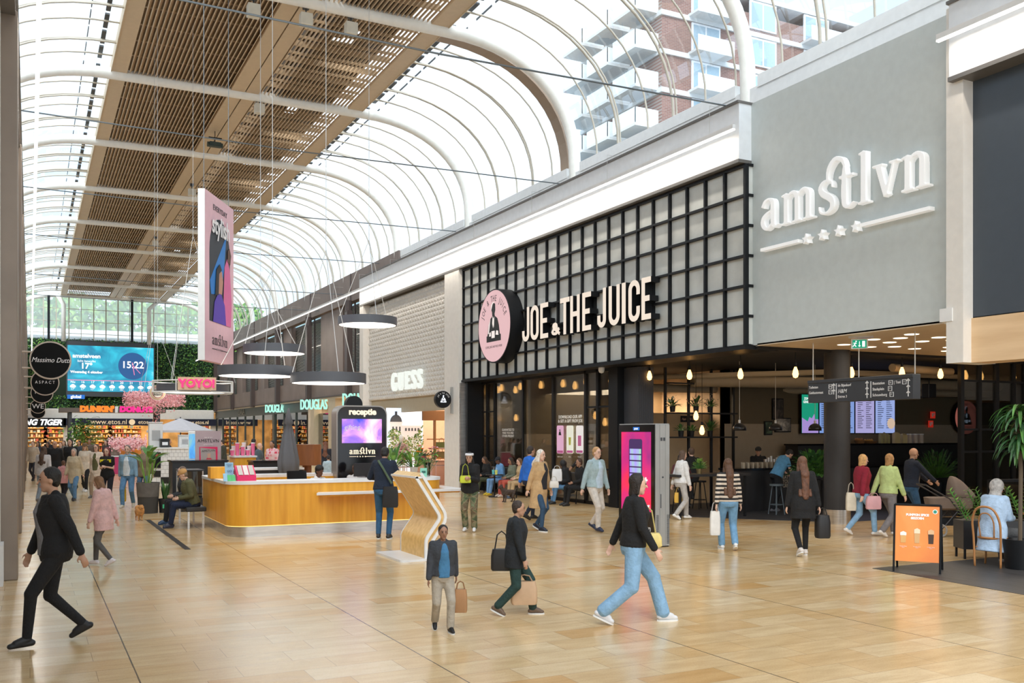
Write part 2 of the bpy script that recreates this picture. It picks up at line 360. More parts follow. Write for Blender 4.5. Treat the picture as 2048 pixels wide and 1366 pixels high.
DK = mat('dark_roof_deck', (.10, .075, .05), .8)
pass
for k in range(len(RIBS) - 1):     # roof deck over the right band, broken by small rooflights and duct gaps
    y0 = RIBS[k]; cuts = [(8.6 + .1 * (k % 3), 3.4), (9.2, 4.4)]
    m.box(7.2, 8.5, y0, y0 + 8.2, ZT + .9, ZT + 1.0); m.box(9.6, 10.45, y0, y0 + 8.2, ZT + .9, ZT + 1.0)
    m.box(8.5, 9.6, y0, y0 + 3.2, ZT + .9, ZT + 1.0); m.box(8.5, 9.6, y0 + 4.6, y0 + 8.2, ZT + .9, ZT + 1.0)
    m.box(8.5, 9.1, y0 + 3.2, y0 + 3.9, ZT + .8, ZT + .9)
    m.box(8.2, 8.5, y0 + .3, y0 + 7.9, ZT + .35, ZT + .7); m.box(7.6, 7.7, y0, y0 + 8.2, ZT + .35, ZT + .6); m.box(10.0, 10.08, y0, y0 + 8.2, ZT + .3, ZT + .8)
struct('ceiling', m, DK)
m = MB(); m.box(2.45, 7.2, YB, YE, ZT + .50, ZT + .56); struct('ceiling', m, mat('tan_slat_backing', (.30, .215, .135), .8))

# ---- end glazing above the green wall ----
m = MB(); prof = [(mir(x), z) for x, z in gv] ; prof = prof + [(x, z) for x, z in reversed(gv)]
m.add([(x, YE, z) for x, z in [(mir(16.02), 10.2)] + prof + [(16.02, 10.2)]], [tuple(range(len(prof) + 2))]); wi += 1; struct('window_%d' % wi, m, glass('end_glass', (.80, .88, .92), 0, .3, .38))
m = MB()
for i in range(-1, 17): m.box(i * 1.0, i * 1.0 + (.09 if i % 4 else .05), YE - .1, YE - .02, 10.2, 14.1)
for z in (10.75, 11.8, 12.9): m.box(-2.4, 16, YE - .09, YE - .03, z, z + .045)
tr += 1; struct('trim_%d' % tr, m, mat('beige_glazing_bar', (.5, .45, .37)))
m = MB()
for x in (1.35, 8.1): m.box(x, x + .2, YE - .3, YE - .12, 10.2, 14.0)
tr += 1; struct('trim_%d' % tr, m, BLACK)
m = MB()
for x in (2.6, 9.6): m.tube([(x, YE - .6, 10), (x, YE - .6, 13.2), (x + (.9 if x > 5 else -.5), YE - .6, 14.1)], .19, 12)
tr += 1; struct('trim_%d' % tr, m, RIB, True)

# ---- right side: white fascia boxes, columns, reveals ----
def fascia(y0, y1, name='wall_right'):
    m = MB(); m.box(XW, XP, y0, y1, 7.9, 9.1); struct(name, m, mat('cool_white_fascia', (.78, .81, .84), .5))
    m = MB(); m.box(XW - .05, XP, y0 - .02, y1 + .02, 9.1, 9.15); m.box(XW - .02, XP - .3, y0 - .01, y1 + .01, 7.83, 7.90)
    global tr; tr += 1; struct('trim_%d' % tr, m, mat('anthracite_edge_strip', (.16, .15, .14), .4, .3))
fascia(15.79, 41.9); fascia(YB, 10.61)
m = MB(); m.box(XP - .1, XP + .4, YB, 41.9, 9.1, 10.35)
for k in range(-3, 4):                       # raised upstands between the ribs
    y = 17.9 + 8.2 * k; m.box(XP - .12, XP + .42, y + .35, y + 7.75, 10.3, 10.6)
struct('wall_right', m, WHITE)
m = MB(); m.box(XW, XP, 30.62, 31.9, 0, 7.85); m.box(XW, XP, 41.38, 41.9, 0, 7.85); m.box(13.6, 14.4, 10.42, 10.74, 3.2, 9.1)
struct('wall_right', m, OFFW)
m = MB(); m.box(XW + .22, XP, 30.55, 30.63, 0, 3.87); m.box(XW + .02, XW + .25, 30.5, 30.63, 0, 3.8); tr += 1; struct('trim_%d' % tr, m, STEEL)
# grey wall with the big lettering, dark panel and timber panel to its right
m = MB(); m.box(13.84, 14.1, 10.74, 15.79, 3.92, 9.13); struct('wall_right', m, mat('grey_green_paint', (.58, .63, .625), .6))
m = MB(); m.box(13.84, 14.2, YB, 10.42, 3.93, 7.84); struct('wall_right', m, mat('slate_blue_paint', (.055, .07, .09), .45))
m = MB(); m.box(13.8, 14.3, YB, 10.42, 3.2, 3.93); struct('wall_right', m, PALE)
# black grid facade of the juice bar
m = MB(); m.box(13.72, 13.9, 15.79, 30.6, 3.95, 7.83); m.box(13.72, 13.9, 15.75, 15.8, 3.95, 7.83)
struct('wall_right', m, mat('pale_fibre_cement', (.64, .66, .63), .7, 0, None, 1, .10, 1.6, .15, 30))
m = MB(); NC = 22; w = (30.6 - 15.79) / NC
for i in range(NC + 1): y = 15.79 + i * w; m.box(13.64, 13.74, y - .027, y + .027, 3.87, 7.8)
for i in range(7): z = 3.90 + i * .648; m.box(13.63, 13.735, 15.76, 30.62, z - .025, z + .025)
for i in range(7): z = 3.90 + i * .648; m.box(13.7, 13.9, 15.72, 15.77, z - .03, z + .03)
m.box(13.62, 13.72, 15.73, 15.79, 3.87, 7.8); m.box(13.6, 14.5, 15.7, 30.62, 3.83, 3.9)
tr += 1; struct('trim_%d' % tr, m, BLACK)

# ---- brown office facade along the far half ----
m = MB(); m.box(15.4, 15.8, 41.9, YE, 9.1, 10.6); m.box(15.4, 15.8, 41.9, YE, 4.16, 5.27)
for k in range(6):
    y = 49.3 + 8.2 * k; m.box(15.6, 15.9, y - 6.1, y - 1.6, 5.27, 9.1) if k < 2 else m.box(15.6, 15.9, y - 2.6, y - .3, 5.27, 9.1)
struct('wall_right', m, BROWN)
m = MB()
for k in range(6):
    y = 49.3 + 8.2 * k; m.box(15.12, 15.42, y - .22, y + .22, 4.0, 8.6); m.tube([(15.27, y, 8.55), (15.27, y, 9.15)], .2, 10); m.box(15.36, 15.42, y - .06, y + .06, 9.1, 10.6)
    for yy in (y - 1.55, y - 6.2, y - 7.9): m.box(15.7, 15.78, yy, yy + .07, 5.27, 9.1)
m.box(15.3, 16, 41.9, YE, 4.08, 4.16)
tr += 1; struct('trim_%d' % tr, m, DBROWN)
m = MB(); m.box(16.0, 16.03, 41.9, YE, 5.27, 9.1); wi += 1; struct('window_%d' % wi, m, mat('dark_office_glass', (.05, .08, .09), .06, 0, None, 1, .4, .6))
m = MB()
for i in range(46): z = 5.35 + i * .08; m.box(15.92, 15.95, 42.0, YE, z, z + .025)
tr += 1; struct('trim_%d' % tr, m, mat('window_blinds', (.30, .30, .28), .6))

# ---- left side ----
m = MB(); m.box(-2.0, -.22, YB, YE, 7.9, 9.1); m.box(-2.2, -1.8, YB, YE, 9.1, 10.6); struct('wall_left', m, OFFW)
m = MB(); m.box(-2.0, -.18, YB, YE, 7.83, 7.9); m.box(-2, -.17, YB, YE, 9.1, 9.15); tr += 1; struct('trim_%d' % tr, m, mat('anthracite_edge_strip'))
m = MB(); m.box(-2.4, -1.5, YB, YE, 0, 7.9); struct('wall_left', m, mat('left_wall_paint', (.6, .56, .52), .5))
for i, y in enumerate((14.8, 21.6, 28.5, 36.7, 44.9, 53.1, 61.3, 69.5, 77.7, 85.9)):
    m = MB(); m.box(-1.5, -.15, y, y + .7, 0, 7.9); o = struct('wall_left', m, mat('taupe_steel_cladding', (.27, .215, .17), .35, .35, None, 1, .10, 1.5)); bevel(o, .015)
m = MB(); m.box(-1.5, -.32, 14.28, 14.79, 0, .55); m.box(-1.5, -.36, 14.30, 14.79, .55, 8); struct('wall_left', m, WHITE)

# ---- end wall under the green wall ----
m = MB(); m.box(-1.5, 15.3, YE - .4, YE + .2, 3.25, 4.12); struct('wall_back', m, OFFW)
m = MB(); m.box(-2.4, 16, YE + .2, YE + .4, 4.15, 10.3); struct('wall_back', m, mat('green_wall_backing', (.015, .03, .015), .9))
m = MB(); m.box(-3, 17, 99.5, 99.7, 0, 4); m.box(-3, 17, YE, 99.6, 3.9, 4.0); struct('wall_back', m, mat('shop_back_wall', (.62, .45, .22), .7, 0, None, 1, .3, 1.5))
for x0, x1 in ((2.6, 3.6), (15.0, 16.0), (-2.4, -1.6)):
    m = MB(); m.box(x0, x1, YE - .4, YE + .2, 0, 3.3); struct('wall_back', m, OFFW)
# green wall: thousands of leaves nobody could count
rnd = random.Random(7); m = MB()
for i in range(11500):
    x = rnd.uniform(-1.75, 15.25); z = rnd.uniform(4.2, 10.3)
    if 1.75 < x < 8.6 and 5.35 < z < 9.55: continue
    s_ = rnd.uniform(.07, .17); a_ = rnd.uniform(0, 6.28); m.m = rnd.choice((0, 0, 0, 1, 1, 2)); y = YE + .12 - rnd.uniform(0, .35)
    dx, dz = math.cos(a_) * s_, math.sin(a_) * s_ - .04; t_ = rnd.uniform(-.1, .1)
    m.quad((x, y, z), (x + dx * .5 - dz * .4, y - .06 + t_, z + dz * .5 + dx * .4), (x + dx, y - .03, z + dz), (x + dx * .5 + dz * .4, y + t_, z + dz * .5 - dx * .4))
o = m.build('living_wall', [DLEAF, LEAF, LLEAF], None, False, False); tag(o, 'living green wall of dense leaves around the big blue screen', 'green wall', None, 'stuff')

# ---- enclosure of the juice bar and passage ----
DW = mat('olive_brown_wall', (.10, .075, .04), .7); LW = mat('beige_lower_wall', (.30, .24, .17), .7); BK = mat('black_ceiling', (.012, .011, .011), .8)
m = MB(); m.box(13.9, 32, 15.6, 31.2, 3.84, 3.9); struct('ceiling', m, BK)
m = MB(); m.box(13.84, 32, 8.8, 15.6, 3.9, 3.95); struct('ceiling', m, mat('beige_passage_ceiling', (.62, .50, .36), .6))
m = MB(); m.box(14.3, 32, YB, 8.8, 3.15, 3.2); struct('ceiling', m, mat('oak_soffit', (.45, .28, .13), .5))
m = MB(); m.box(17.6, 32, 21.2, 21.4, 2.3, 3.85); m.box(14.3, 17.6, 27, 27.2, 2.0, 3.85); struct('wall_right', m, DW)
m = MB(); m.box(17.6, 17.8, 21.2, 31, 0, 3.85); struct('wall_right', m, mat('warm_plaster_wall', (.55, .40, .26), .7, 0, None, 1, .2, 1.5))
m = MB(); m.box(17.6, 32, 21.19, 21.4, 0, 2.3); m.box(14.3, 17.6, 26.99, 27.2, 0, 2.0); struct('wall_right', m, LW)
m = MB(); m.box(32, 32.2, YB, 31.2, 0, 4); m.box(14.4, 32, 31.0, 31.2, 0, 4); m.box(14, 32.2, 31.2, 31.9, 0, 8); struct('wall_right', m, mat('dark_inner_wall', (.07, .055, .04), .7))
c1 = aY(1285, 900, 24.2)
m = MB(); m.box(c1.x, c1.x + 1.05, 24.2, 24.9, 0, 3.84); struct('wall_right', m, mat('beige_pillar', (.50, .38, .23), .7))
# ducts and pipes under the black ceiling
m = MB()
m.tube([(14.9, 22.2, 3.58), (17.6, 17.4, 3.55), (24, 17.0, 3.55)], .07, 10); m.tube([(16, 20.6, 3.45), (27, 19.4, 3.5)], .16, 12); m.tube([(15.5, 21.9, 3.3), (28, 20.2, 3.3)], .12, 12); m.tube([(18.6, 16.2, 3.62), (21.2, 16.6, 3.62)], .10, 12)
m.box(17, 28, 20.6, 20.9, 3.5, 3.7); tr += 1; struct('trim_%d' % tr, m, mat('tan_duct', (.34, .27, .18), .6), 'auto')
# big black round pillar with a steel foot
pc = aD(1674, 1045, 21.35)
m = MB(); m.cyl((pc.x, pc.y), .285, .32, 3.92, 40); struct('wall_right', m, mat('black_round_pillar', (.03, .03, .033), .5, 0, None, 1, .1, 3), 'auto')
m = MB(); m.cyl((pc.x, pc.y), .30, 0, .32, 40); tr += 1; struct('trim_%d' % tr, m, STEEL, 'auto')
# shop front glazing of the juice bar: dark frame and panes
WG = glass('shop_window_glass', (.90, .92, .92), 0, .55)
m = MB(); m.box(13.72, 14.36, 30.35, 30.6, 0, 3.87)
for px in (960, 975, 990, 1047, 1107, 1172, 1196, 1225):
    p = aX(px, 900, 14.3); m.box(14.26, 14.36, p.y - .05, p.y + .05, 0, 3.85)
yl, yr = aX(960, 900, 14.3).y, aX(1225, 900, 14.3).y
m.box(14.26, 14.36, yr, yl, .0, .09); m.box(14.26, 14.36, yr, yl, 3.75, 3.85)
for z in (1.05, 1.9, 2.75): m.box(14.28, 14.34, aX(988, 900, 14.3).y, yl, z, z + .05)
for z in (1.0, 2.75): m.box(14.28, 14.34, yr, aX(1172, 900, 14.3).y, z, z + .05)
m.box(14.2, 14.5, 21.55, yr + .05, 0, 3.85); tr += 1; struct('trim_%d' % tr, m, BLACK)
m = MB(); m.box(14.30, 14.32, yr, yl, .09, 3.75); wi += 1; struct('window_%d' % wi, m, WG)
m = MB()
for i in range(5):
    x0 = 14.42 + i * .1; m.box(x0, x0 + .045, 20.9, 21.8, .03, 3.8)
for i in range(16): m.box(14.4, 14.9, 20.86 + 0, 20.9, .03, 3.8) if i == 0 else m.tube([(14.4 + i * .032, 20.86, .05), (14.4 + i * .032, 20.86, 3.8)], .012, 6)
struct('door_1', m, mat('anthracite_folding_door', (.05, .052, .06), .4))
# glazed partition to the right of the bar
m = MB()
for px, w in ((1922, .12), (1958, .09), (1992, .12), (2026, .09), (2048, .09)):
    p = aY(px, 900, 15.6); m.box(p.x - w / 2, p.x + w / 2, 15.55, 15.65, 0, 3.85)
xl = aY(1922, 900, 15.6).x
for z in (1.55, 2.1, 3.3, 3.8): m.box(xl, 32, 15.57, 15.63, z, z + .05)
tr += 1; struct('trim_%d' % tr, m, BLACK)
m = MB(); m.box(xl, 32, 15.59, 15.60, 0, 3.8); wi += 1; struct('window_%d' % wi, m, WG)
# black shelving grid inside the bar
m = MB(); gl_, gr_ = aY(1330, 900, 20.7).x, aY(1466, 900, 20.7).x
for i in range(4): x = gl_ + (gr_ - gl_) * (i / 3) ** 1.0; m.box(x - .03, x + .03, 20.66, 20.72, 0, 3.8)
for z in (1.9, 2.55, 3.35): m.box(gl_, gr_, 20.5, 20.74, z, z + .04)
o = m.build('shelving_grid', BLACK); tag(o, 'tall black metal shelving grid with plants inside the juice bar', 'shelving')
m = MB(); m.box(gl_ - .3, gr_ + .2, 21.9, 22.0, 0, 2.6); struct('wall_right', m, mat('peach_inner_wall', (.52, .36, .20), .7))

# ---- beyond the glass ----
BR = brick_mat('red_brown_brick', (.20, .095, .075), (.26, .13, .10), (.3, .25, .22), .4, .12, .012)
b0 = thing('apartment_block', 'brick and white apartment block with balconies seen through the glass vault', 'building', (40, 55, 0))
m = MB(); m.box(0, 36, 0, 11, 0, 33.5); m.build('wall', BR, b0)
m = MB()
for i in range(9): z = 12.5 + i * 2.75; m.box(-.12, 36, -.15, 11, z, z + .35)
m.build('concrete_band', mat('pale_concrete', (.62, .64, .64), .7), b0)
for i in range(8):
    z = 13.1 + i * 2.75
    for j in range(3):
        w0 = MB(); yy = .4 + j * 3.6; w0.box(-2.0, 0, yy, yy + 2.9, z - .35, z - .15); bal = w0.build('balcony', mat('pale_concrete'), b0)
        g = MB(); g.box(-2.0, -1.95, yy, yy + 2.9, z - .15, z + .95); g.box(-2, 0, yy, yy + .04, z - .15, z + .95); g.build('balustrade', mat('frosted_balustrade', (.72, .78, .80), .3), bal)
    for j in range(6):
        x = 2.6 + j * 5.4; fr = MB(); fr.box(x, x + 2.6, -.1, .02, z, z + 2.1); fo = fr.build('window', mat('white_window_frame', (.78, .80, .82), .5), b0)
        p = MB(); p.box(x + .15, x + 1.2, -.12, -.09, z + .12, z + 1.95); p.box(x + 1.35, x + 2.45, -.12, -.09, z + .12, z + 1.95); p.build('pane', mat('blue_grey_pane', (.32, .44, .52), .08), fo)
        if j % 2 == 0:
            q = MB(); q.box(x - .3, x + 3, -1.2, 0, z - .3, z - .12); bo = q.build('balcony', mat('pale_concrete'), b0)
            q = MB(); q.box(x - .3, x + 3, -1.2, -1.16, z - .12, z + .8); q.build('balustrade', mat('frosted_balustrade'), bo)
b1 = thing('office_building', 'low blue glazed building seen through the far vault', 'building', (24, 92, 0))
m = MB(); m.box(0, 14, -30, 60, 0, 15); m.build('wall', mat('blue_grey_cladding', (.30, .45, .52), .5, 0, None, 1, .3, .15), b1)
m = MB()
for i in range(20):
    for j in range(3): m.box(-.06, .02, -28 + i * 4.4, -26 + i * 4.4, 8.2 + j * 2.3, 9.6 + j * 2.3)
m.build('window', mat('blue_grey_pane'), b1)
b2 = thing('flat_roofed_building', 'white flat roofed building behind the end glazing', 'building', (5, 104, 0))
m = MB(); m.box(-14, 14, 0, 5, 0, 11.6); m.box(-15, 15, -.8, 6, 11.6, 12.3); m.build('wall', mat('white_render', (.72, .75, .77), .6), b2)
m = MB()
for i in range(9): m.box(-13 + i * 3, -10.9 + i * 3, -.05, .02, 10.2, 11.4)
m.build('window', mat('blue_grey_pane'), b2)
for i, (x, h_) in enumerate(((-7, 9.5), (-1, 10.5), (5, 9.5), (11, 10.5), (17, 9), (23, 10.5))):
    t = thing('tree', 'leafy green tree seen through the end glazing behind the white flat roof', 'tree', (x, 118 + (i % 2) * 3, 0), 0, 'trees behind the end glazing')
    m = MB(); m.tube([(0, 0, 0), (0, 0, 10)], .3, 8); m.build('trunk', mat('bark', (.12, .09, .06), .9), t)
    m = MB(); rn = random.Random(i)
    for q in range(1500):
        u, v, w_ = rn.gauss(0, 1), rn.gauss(0, 1), rn.gauss(0, 1); l_ = math.sqrt(u * u + v * v + w_ * w_); r_ = rn.uniform(.7, 1) * 4.6; p = (u / l_ * r_, v / l_ * r_, 10.5 + h_ * .3 + w_ / l_ * r_)
        s_ = .5; m.m = rn.choice((0, 1)); m.quad(p, (p[0] + rn.uniform(-s_, s_), p[1], p[2] + s_ * .6), (p[0] + s_, p[1] + rn.uniform(-s_, s_), p[2] + rn.uniform(-s_, s_)), (p[0] + s_ * .4, p[1], p[2] - s_ * .6))
    m.build('crown', [LEAF, LLEAF], t, False, False)
# ================= LETTER SHAPES =================
def cr(pts, n=4):
    """smooth curve through (x, z, width) points"""
    P = [pts[0]] + list(pts) + [pts[-1]]; out = []
    for i in range(1, len(P) - 2):
        for k in range(n):
            t = k / n; q = []
            for j in range(3):
                a, b, c, d = P[i - 1][j], P[i][j], P[i + 1][j], P[i + 2][j]
                q.append(.5 * ((2 * b) + (-a + c) * t + (2 * a - 5 * b + 4 * c - d) * t * t + (-a + 3 * b - 3 * c + d) * t ** 3))
            out.append(tuple(q))
    out.append(tuple(pts[-1])); return out
def ser(x, z, w=.42, h=.07): return [(x - w / 2, z, h), (x + w / 2, z, h)]
SERIF = {
 'a': (.84, [cr([(.10, .74, .17), (.2, .92, .12), (.38, .97, .09), (.54, .88, .17), (.57, .66, .2), (.57, .25, .2), (.62, .08, .14), (.72, .04, .08), (.82, .10, .04)]), cr([(.57, .58, .07), (.32, .53, .1), (.13, .38, .17), (.11, .2, .19), (.24, .04, .13), (.4, .06, .09), (.57, .24, .06)])]),
 'm': (1.42, [[(.2, .97, .19), (.2, 0, .19)], [(.68, .7, .19), (.68, 0, .19)], [(1.16, .7, .19), (1.16, 0, .19)], cr([(.2, .72, .06), (.36, .92, .1), (.54, .95, .13), (.66, .84, .18), (.68, .66, .19)]), cr([(.68, .72, .06), (.84, .92, .1), (1.02, .95, .13), (1.14, .84, .18), (1.16, .66, .19)]), ser(.2, .03), ser(.68, .03), ser(1.16, .03), [(.0, .92, .06), (.22, .97, .07)]]),
 's': (.72, [cr([(.60, .74, .05), (.56, .9, .08), (.38, .98, .09), (.2, .92, .13), (.13, .77, .18), (.24, .6, .2), (.46, .47, .21), (.6, .32, .19), (.6, .15, .17), (.46, .03, .11), (.28, .01, .09), (.12, .08, .07), (.07, .25, .05)])]),
 't': (.62, [cr([(.22, 1.3, .08), (.22, .9, .19), (.22, .25, .2), (.28, .07, .15), (.42, .04, .09), (.58, .14, .04)]), [(.02, .95, .08), (.56, .95, .08)]]),
 'L': (0, [cr([(-.40, .9, .07), (-.44, 1.1, .11), (-.36, 1.36, .15), (-.14, 1.55, .15), (.12, 1.48, .13), (.24, 1.25, .1)])]),
 'l': (.44, [[(.2, 1.5, .19), (.2, 0, .19)], ser(.2, .03, .4), [(.02, 1.45, .06), (.22, 1.5, .07)]]),
 'v': (.84, [[(.16, .95, .2), (.44, .04, .17)], [(.42, .04, .09), (.70, .95, .08)], ser(.14, .95, .38), ser(.70, .95, .32)]),
 'n': (.92, [[(.2, .97, .19), (.2, 0, .19)], [(.68, .7, .19), (.68, 0, .19)], cr([(.2, .72, .06), (.36, .92, .1), (.54, .95, .13), (.66, .84, .18), (.68, .66, .19)]), ser(.2, .03), ser(.68, .03), [(.0, .92, .06), (.22, .97, .07)]]),
 'G': (.86, [cr([(.72, .78, .05), (.6, .94, .08), (.42, .99, .08), (.2, .82, .15), (.12, .5, .19), (.2, .18, .15), (.42, .01, .08), (.6, .06, .08), (.68, .2, .12)]), [(.68, .42, .15), (.68, .02, .15)], ser(.66, .42, .34, .06)]),
 'U': (.86, [cr([(.17, .97, .17), (.17, .4, .17), (.2, .16, .15), (.42, .01, .08), (.62, .15, .07), (.66, .4, .07), (.66, .97, .07)]), ser(.17, .97, .36, .05), ser(.66, .97, .3, .05)]),
 'E': (.74, [[(.17, 1, .17), (.17, 0, .17)], [(.04, .97, .06), (.62, .97, .06)], [(.04, .03, .06), (.64, .03, .06)], [(.17, .52, .06), (.46, .52, .06)], [(.61, .98, .05), (.61, .76, .04)], [(.63, .02, .05), (.63, .26, .04)], [(.46, .42, .04), (.46, .62, .04)]]),
 'S': (.68, [cr([(.56, .74, .04), (.52, .92, .08), (.36, .99, .08), (.16, .9, .12), (.12, .74, .16), (.26, .56, .18), (.46, .42, .18), (.56, .26, .15), (.5, .08, .11), (.32, .01, .08), (.14, .08, .08), (.09, .28, .04)])]),
}
def serif_word(word, size, y0, y1, gap=.13, parts=None, center=True):
    """returns list of (MB) per letter, local x centred"""
    tot = sum(SERIF[c][0] + gap for c in word if c != 'L') - gap; x = -tot / 2 if center else 0; res = []
    for c in word:
        wd, st = SERIF[c]; m = MB()
        for s_ in st: m.stroke([((x + p[0]) * size, p[1] * size, p[2] * size) for p in s_], .1, y0, y1)
        res.append(m)
        if c != 'L': x += wd + gap
    return res, tot * size
def logo(parent, size, y0, y1, M_, at=(0, 0), one=True, stars=True, body=None):
    """the five-star-hotel style wordmark with its rule of four stars"""
    ms, w = serif_word('amsLtlvn', size, y0, y1)
    # move ligature to sit before t
    out = []
    def mv(m): m.v = [(a + at[0], b, c + at[1]) for a, b, c in m.v]; return m
    rule = MB(); stt = MB(); lz = -.62 * size; hw = w / 2
    if stars:
        rule.box(-hw, -hw + .26 * w, y0, y1, lz - .05 * size, lz + .05 * size); rule2 = MB().box(hw - .36 * w, hw, y0, y1, lz - .05 * size, lz + .05 * size)
        for i in range(4):
            cx_ = -hw + w * (.31 + .10 * i); r1 = .17 * size; pts = [(cx_ + (r1 if k % 2 == 0 else r1 * .42) * math.sin(k * math.pi / 5), lz + (r1 if k % 2 == 0 else r1 * .42) * math.cos(k * math.pi / 5)) for k in range(10)]
            stt.poly_y(pts, y0, y1)
    if one:
        allm = MB()
        for m in ms: allm.add(m.v, m.f)
        mv(allm).build('wordmark', M_, parent)
        if stars: r_ = MB(); r_.add(rule.v, rule.f); r_.add(rule2.v, rule2.f); r_.add(stt.v, stt.f); mv(r_).build('star_rule', M_, parent)
    else:
        lig = ms.pop(3); ms[3].add(lig.v, lig.f)
        for m in ms:
            o = mv(m).build('letter', M_, parent); r = o.modifiers.new('r', 'REMESH'); r.mode = 'VOXEL'; r.voxel_size = .014; FUSE.append(o)
        mv(rule).build('rule', M_, parent); mv(rule2).build('rule', M_, parent)
        for i in range(4):
            q = MB(); n = len(stt.v) // 4; q.rings([stt.v[i * n:i * n + n // 2], stt.v[i * n + n // 2:(i + 1) * n]]); mv(q).build('star', M_, parent)

# ---------------- big wall lettering ----------------
pL, pR = aX(1535, 460, 13.84), aX(1867, 388, 13.84)
xh = .66; midy = (pL.y + pR.y) / 2
t = thing('wall_lettering', 'large white serif wall lettering with four stars and rules on grey wall', 'sign', (13.84, midy, 6.28), -90)
SW = mat('white_sign_letter', (.88, .89, .89), .4, 0, (1, 1, 1), .16)  # faint glow added so the letters stand out from the wall
logo(t, (pL.y - pR.y) / 6.45, -.16, -.02, SW, one=False)
# ---------------- juice bar letters ----------------
CREAM = emat('cream_lit_face', (1, .86, .72), .85)
def block(ch, w, h, t_):
    r = w / 2 - t_ / 2; a = t_ / 2; k = min(r, .16 * h)
    L_ = [(a, 0), (a, h)]
    if ch == 'O': return [arc(w / 2, h - r - a, r, r, 180, 0, 12) + arc(w / 2, r + a, r, r, 0, -180, 12) + [(a, h - r - a)]]
    if ch == 'U': return [[(a, h)] + arc(w / 2, r + a, r, r, 180, 360, 12) + [(w - a, h)]]
    if ch == 'J': return [[(w - a, h)] + arc(w / 2, r + a, r, r, 0, -180, 12) + [(a, .32 * h)]]
    if ch == 'C': return [[(w - a, .64 * h)] + arc(w / 2, h - r - a, r, r, 0, 180, 12) + arc(w / 2, r + a, r, r, 180, 360, 12) + [(w - a, .36 * h)]]
    if ch == 'E': return [L_, [(a, h - a), (w, h - a)], [(a, a), (w, a)], [(a, h / 2), (w * .85, h / 2)]]
    if ch == 'T': return [[(w / 2, 0), (w / 2, h)], [(0, h - a), (w, h - a)]]
    if ch == 'H': return [L_, [(w - a, 0), (w - a, h)], [(a, h / 2), (w - a, h / 2)]]
    if ch == 'I': return [[(w / 2, 0), (w / 2, h)]]
    if ch == '&': return [[(w, .0), (w * .25, .62 * h)] + arc(w * .42, .78 * h, w * .22, .16 * h, 180, 0, 8) + [(w * .3, .5 * h), (w * .12, .3 * h)] + arc(w * .42, .26 * h, w * .34, .2 * h, 190, 300, 8) + [(w * .95, .5 * h)]]
XJ = 13.42
lets = [('J', 640, 710, 0), ('O', 725, 806, 0), ('E', 825, 903, 0), ('&', 940, 1022, 1), ('T', 1028, 1122, 0), ('H', 1132, 1226, 0), ('E', 1255, 1342, 0), ('J', 1410, 1495, 0), ('U', 1526, 1636, 0), ('I', 1660, 1697, 0), ('C', 1728, 1842, 0), ('E', 1862, 1956, 0)]
zb_, zt_ = aX(1300, 637.5, XJ).z, aX(1298, 553, XJ).z
y0_ = aX(1045, 640, XJ).y
t = thing('shop_lettering', 'raised condensed letters with cream faces and black sides on the black grid', 'sign', (XJ, y0_, zb_), -90)
for ch, u0, u1, sm in lets:
    ya, yb = aX(920 + u0 / 5.12, 640, XJ).y, aX(920 + u1 / 5.12, 640, XJ).y; w = ya - yb; h = (zt_ - zb_) * (.30 if sm else 1); tw = .135 if not sm else .085
    if ch == 'I': tw = w
    m = MB(); f_ = MB()
    for s_ in block(ch, w, h, tw):
        s2 = [(p[0] + y0_ - ya, p[1] + (0.05 if sm else 0)) for p in s_]; m.stroke(s2, tw, .0, .26); f_.stroke(s2, tw, -.012, -.002)
    lo = m.build('letter', BLACK, t); f_.build('letter_face', CREAM, lo)
# ---------------- round logo signs ----------------
PINK = mat('pale_pink_panel', (.78, .49, .50), .45)
def figure(parent, r, y, dark, light):
    m = MB(); S = r / 100.0
    P = lambda pts: [(a * S, b * S) for a, b in pts]
    m.poly_y(P([(-46, -44), (46, -44), (46, -26), (-46, -26)]), y - .004, y)                   # table
    m.poly_y(P([(-40, -26), (-34, 2), (-20, 22), (-8, 28), (-10, 40), (-14, 46), (-12, 60), (0, 66), (10, 62), (11, 44), (6, 34), (8, 28), (24, 20), (34, 0), (40, -26)]), y - .006, y - .002)
    m.build('figure', dark, parent)
    q = MB(); q.poly_y(P([(-5, 28), (-8, 8), (-2, -6), (0, 4), (3, -4), (5, 26), (1, 20)]), y - .011, y - .008)
    q.poly_y(P([(-16, 44), (-15, 60), (-4, 68), (6, 68), (-6, 62), (-11, 52)]), y - .011, y - .008)
    q.poly_y(P([(-36, -20), (-31, 4), (-20, 20), (-24, 4), (-30, -20)]), y - .011, y - .008)
    q.poly_y(P([(-12, -34), (8, -34), (8, -14), (-12, -14)]), y - .011, y - .008); q.poly_y(P([(14, -26), (32, -28), (30, -16), (18, -14)]), y - .011, y - .008); q.poly_y(P([(-28, -28), (-16, -28), (-18, -16), (-26, -18)]), y - .011, y - .008)
    q.build('figure_highlight', light, parent)
def arc_text(s, r, size, m, parent, y, a0, a1, sx=.7, off=0.0):
    n = len(s)
    for i, ch in enumerate(s):
        if ch == ' ': continue
        a = R(a0 + (a1 - a0) * i / (n - 1)); text(ch, size, m, parent, (r * math.cos(a), y, r * math.sin(a)), .001, 'CENTER', sx, off, rot=math.degrees(a) - 90)
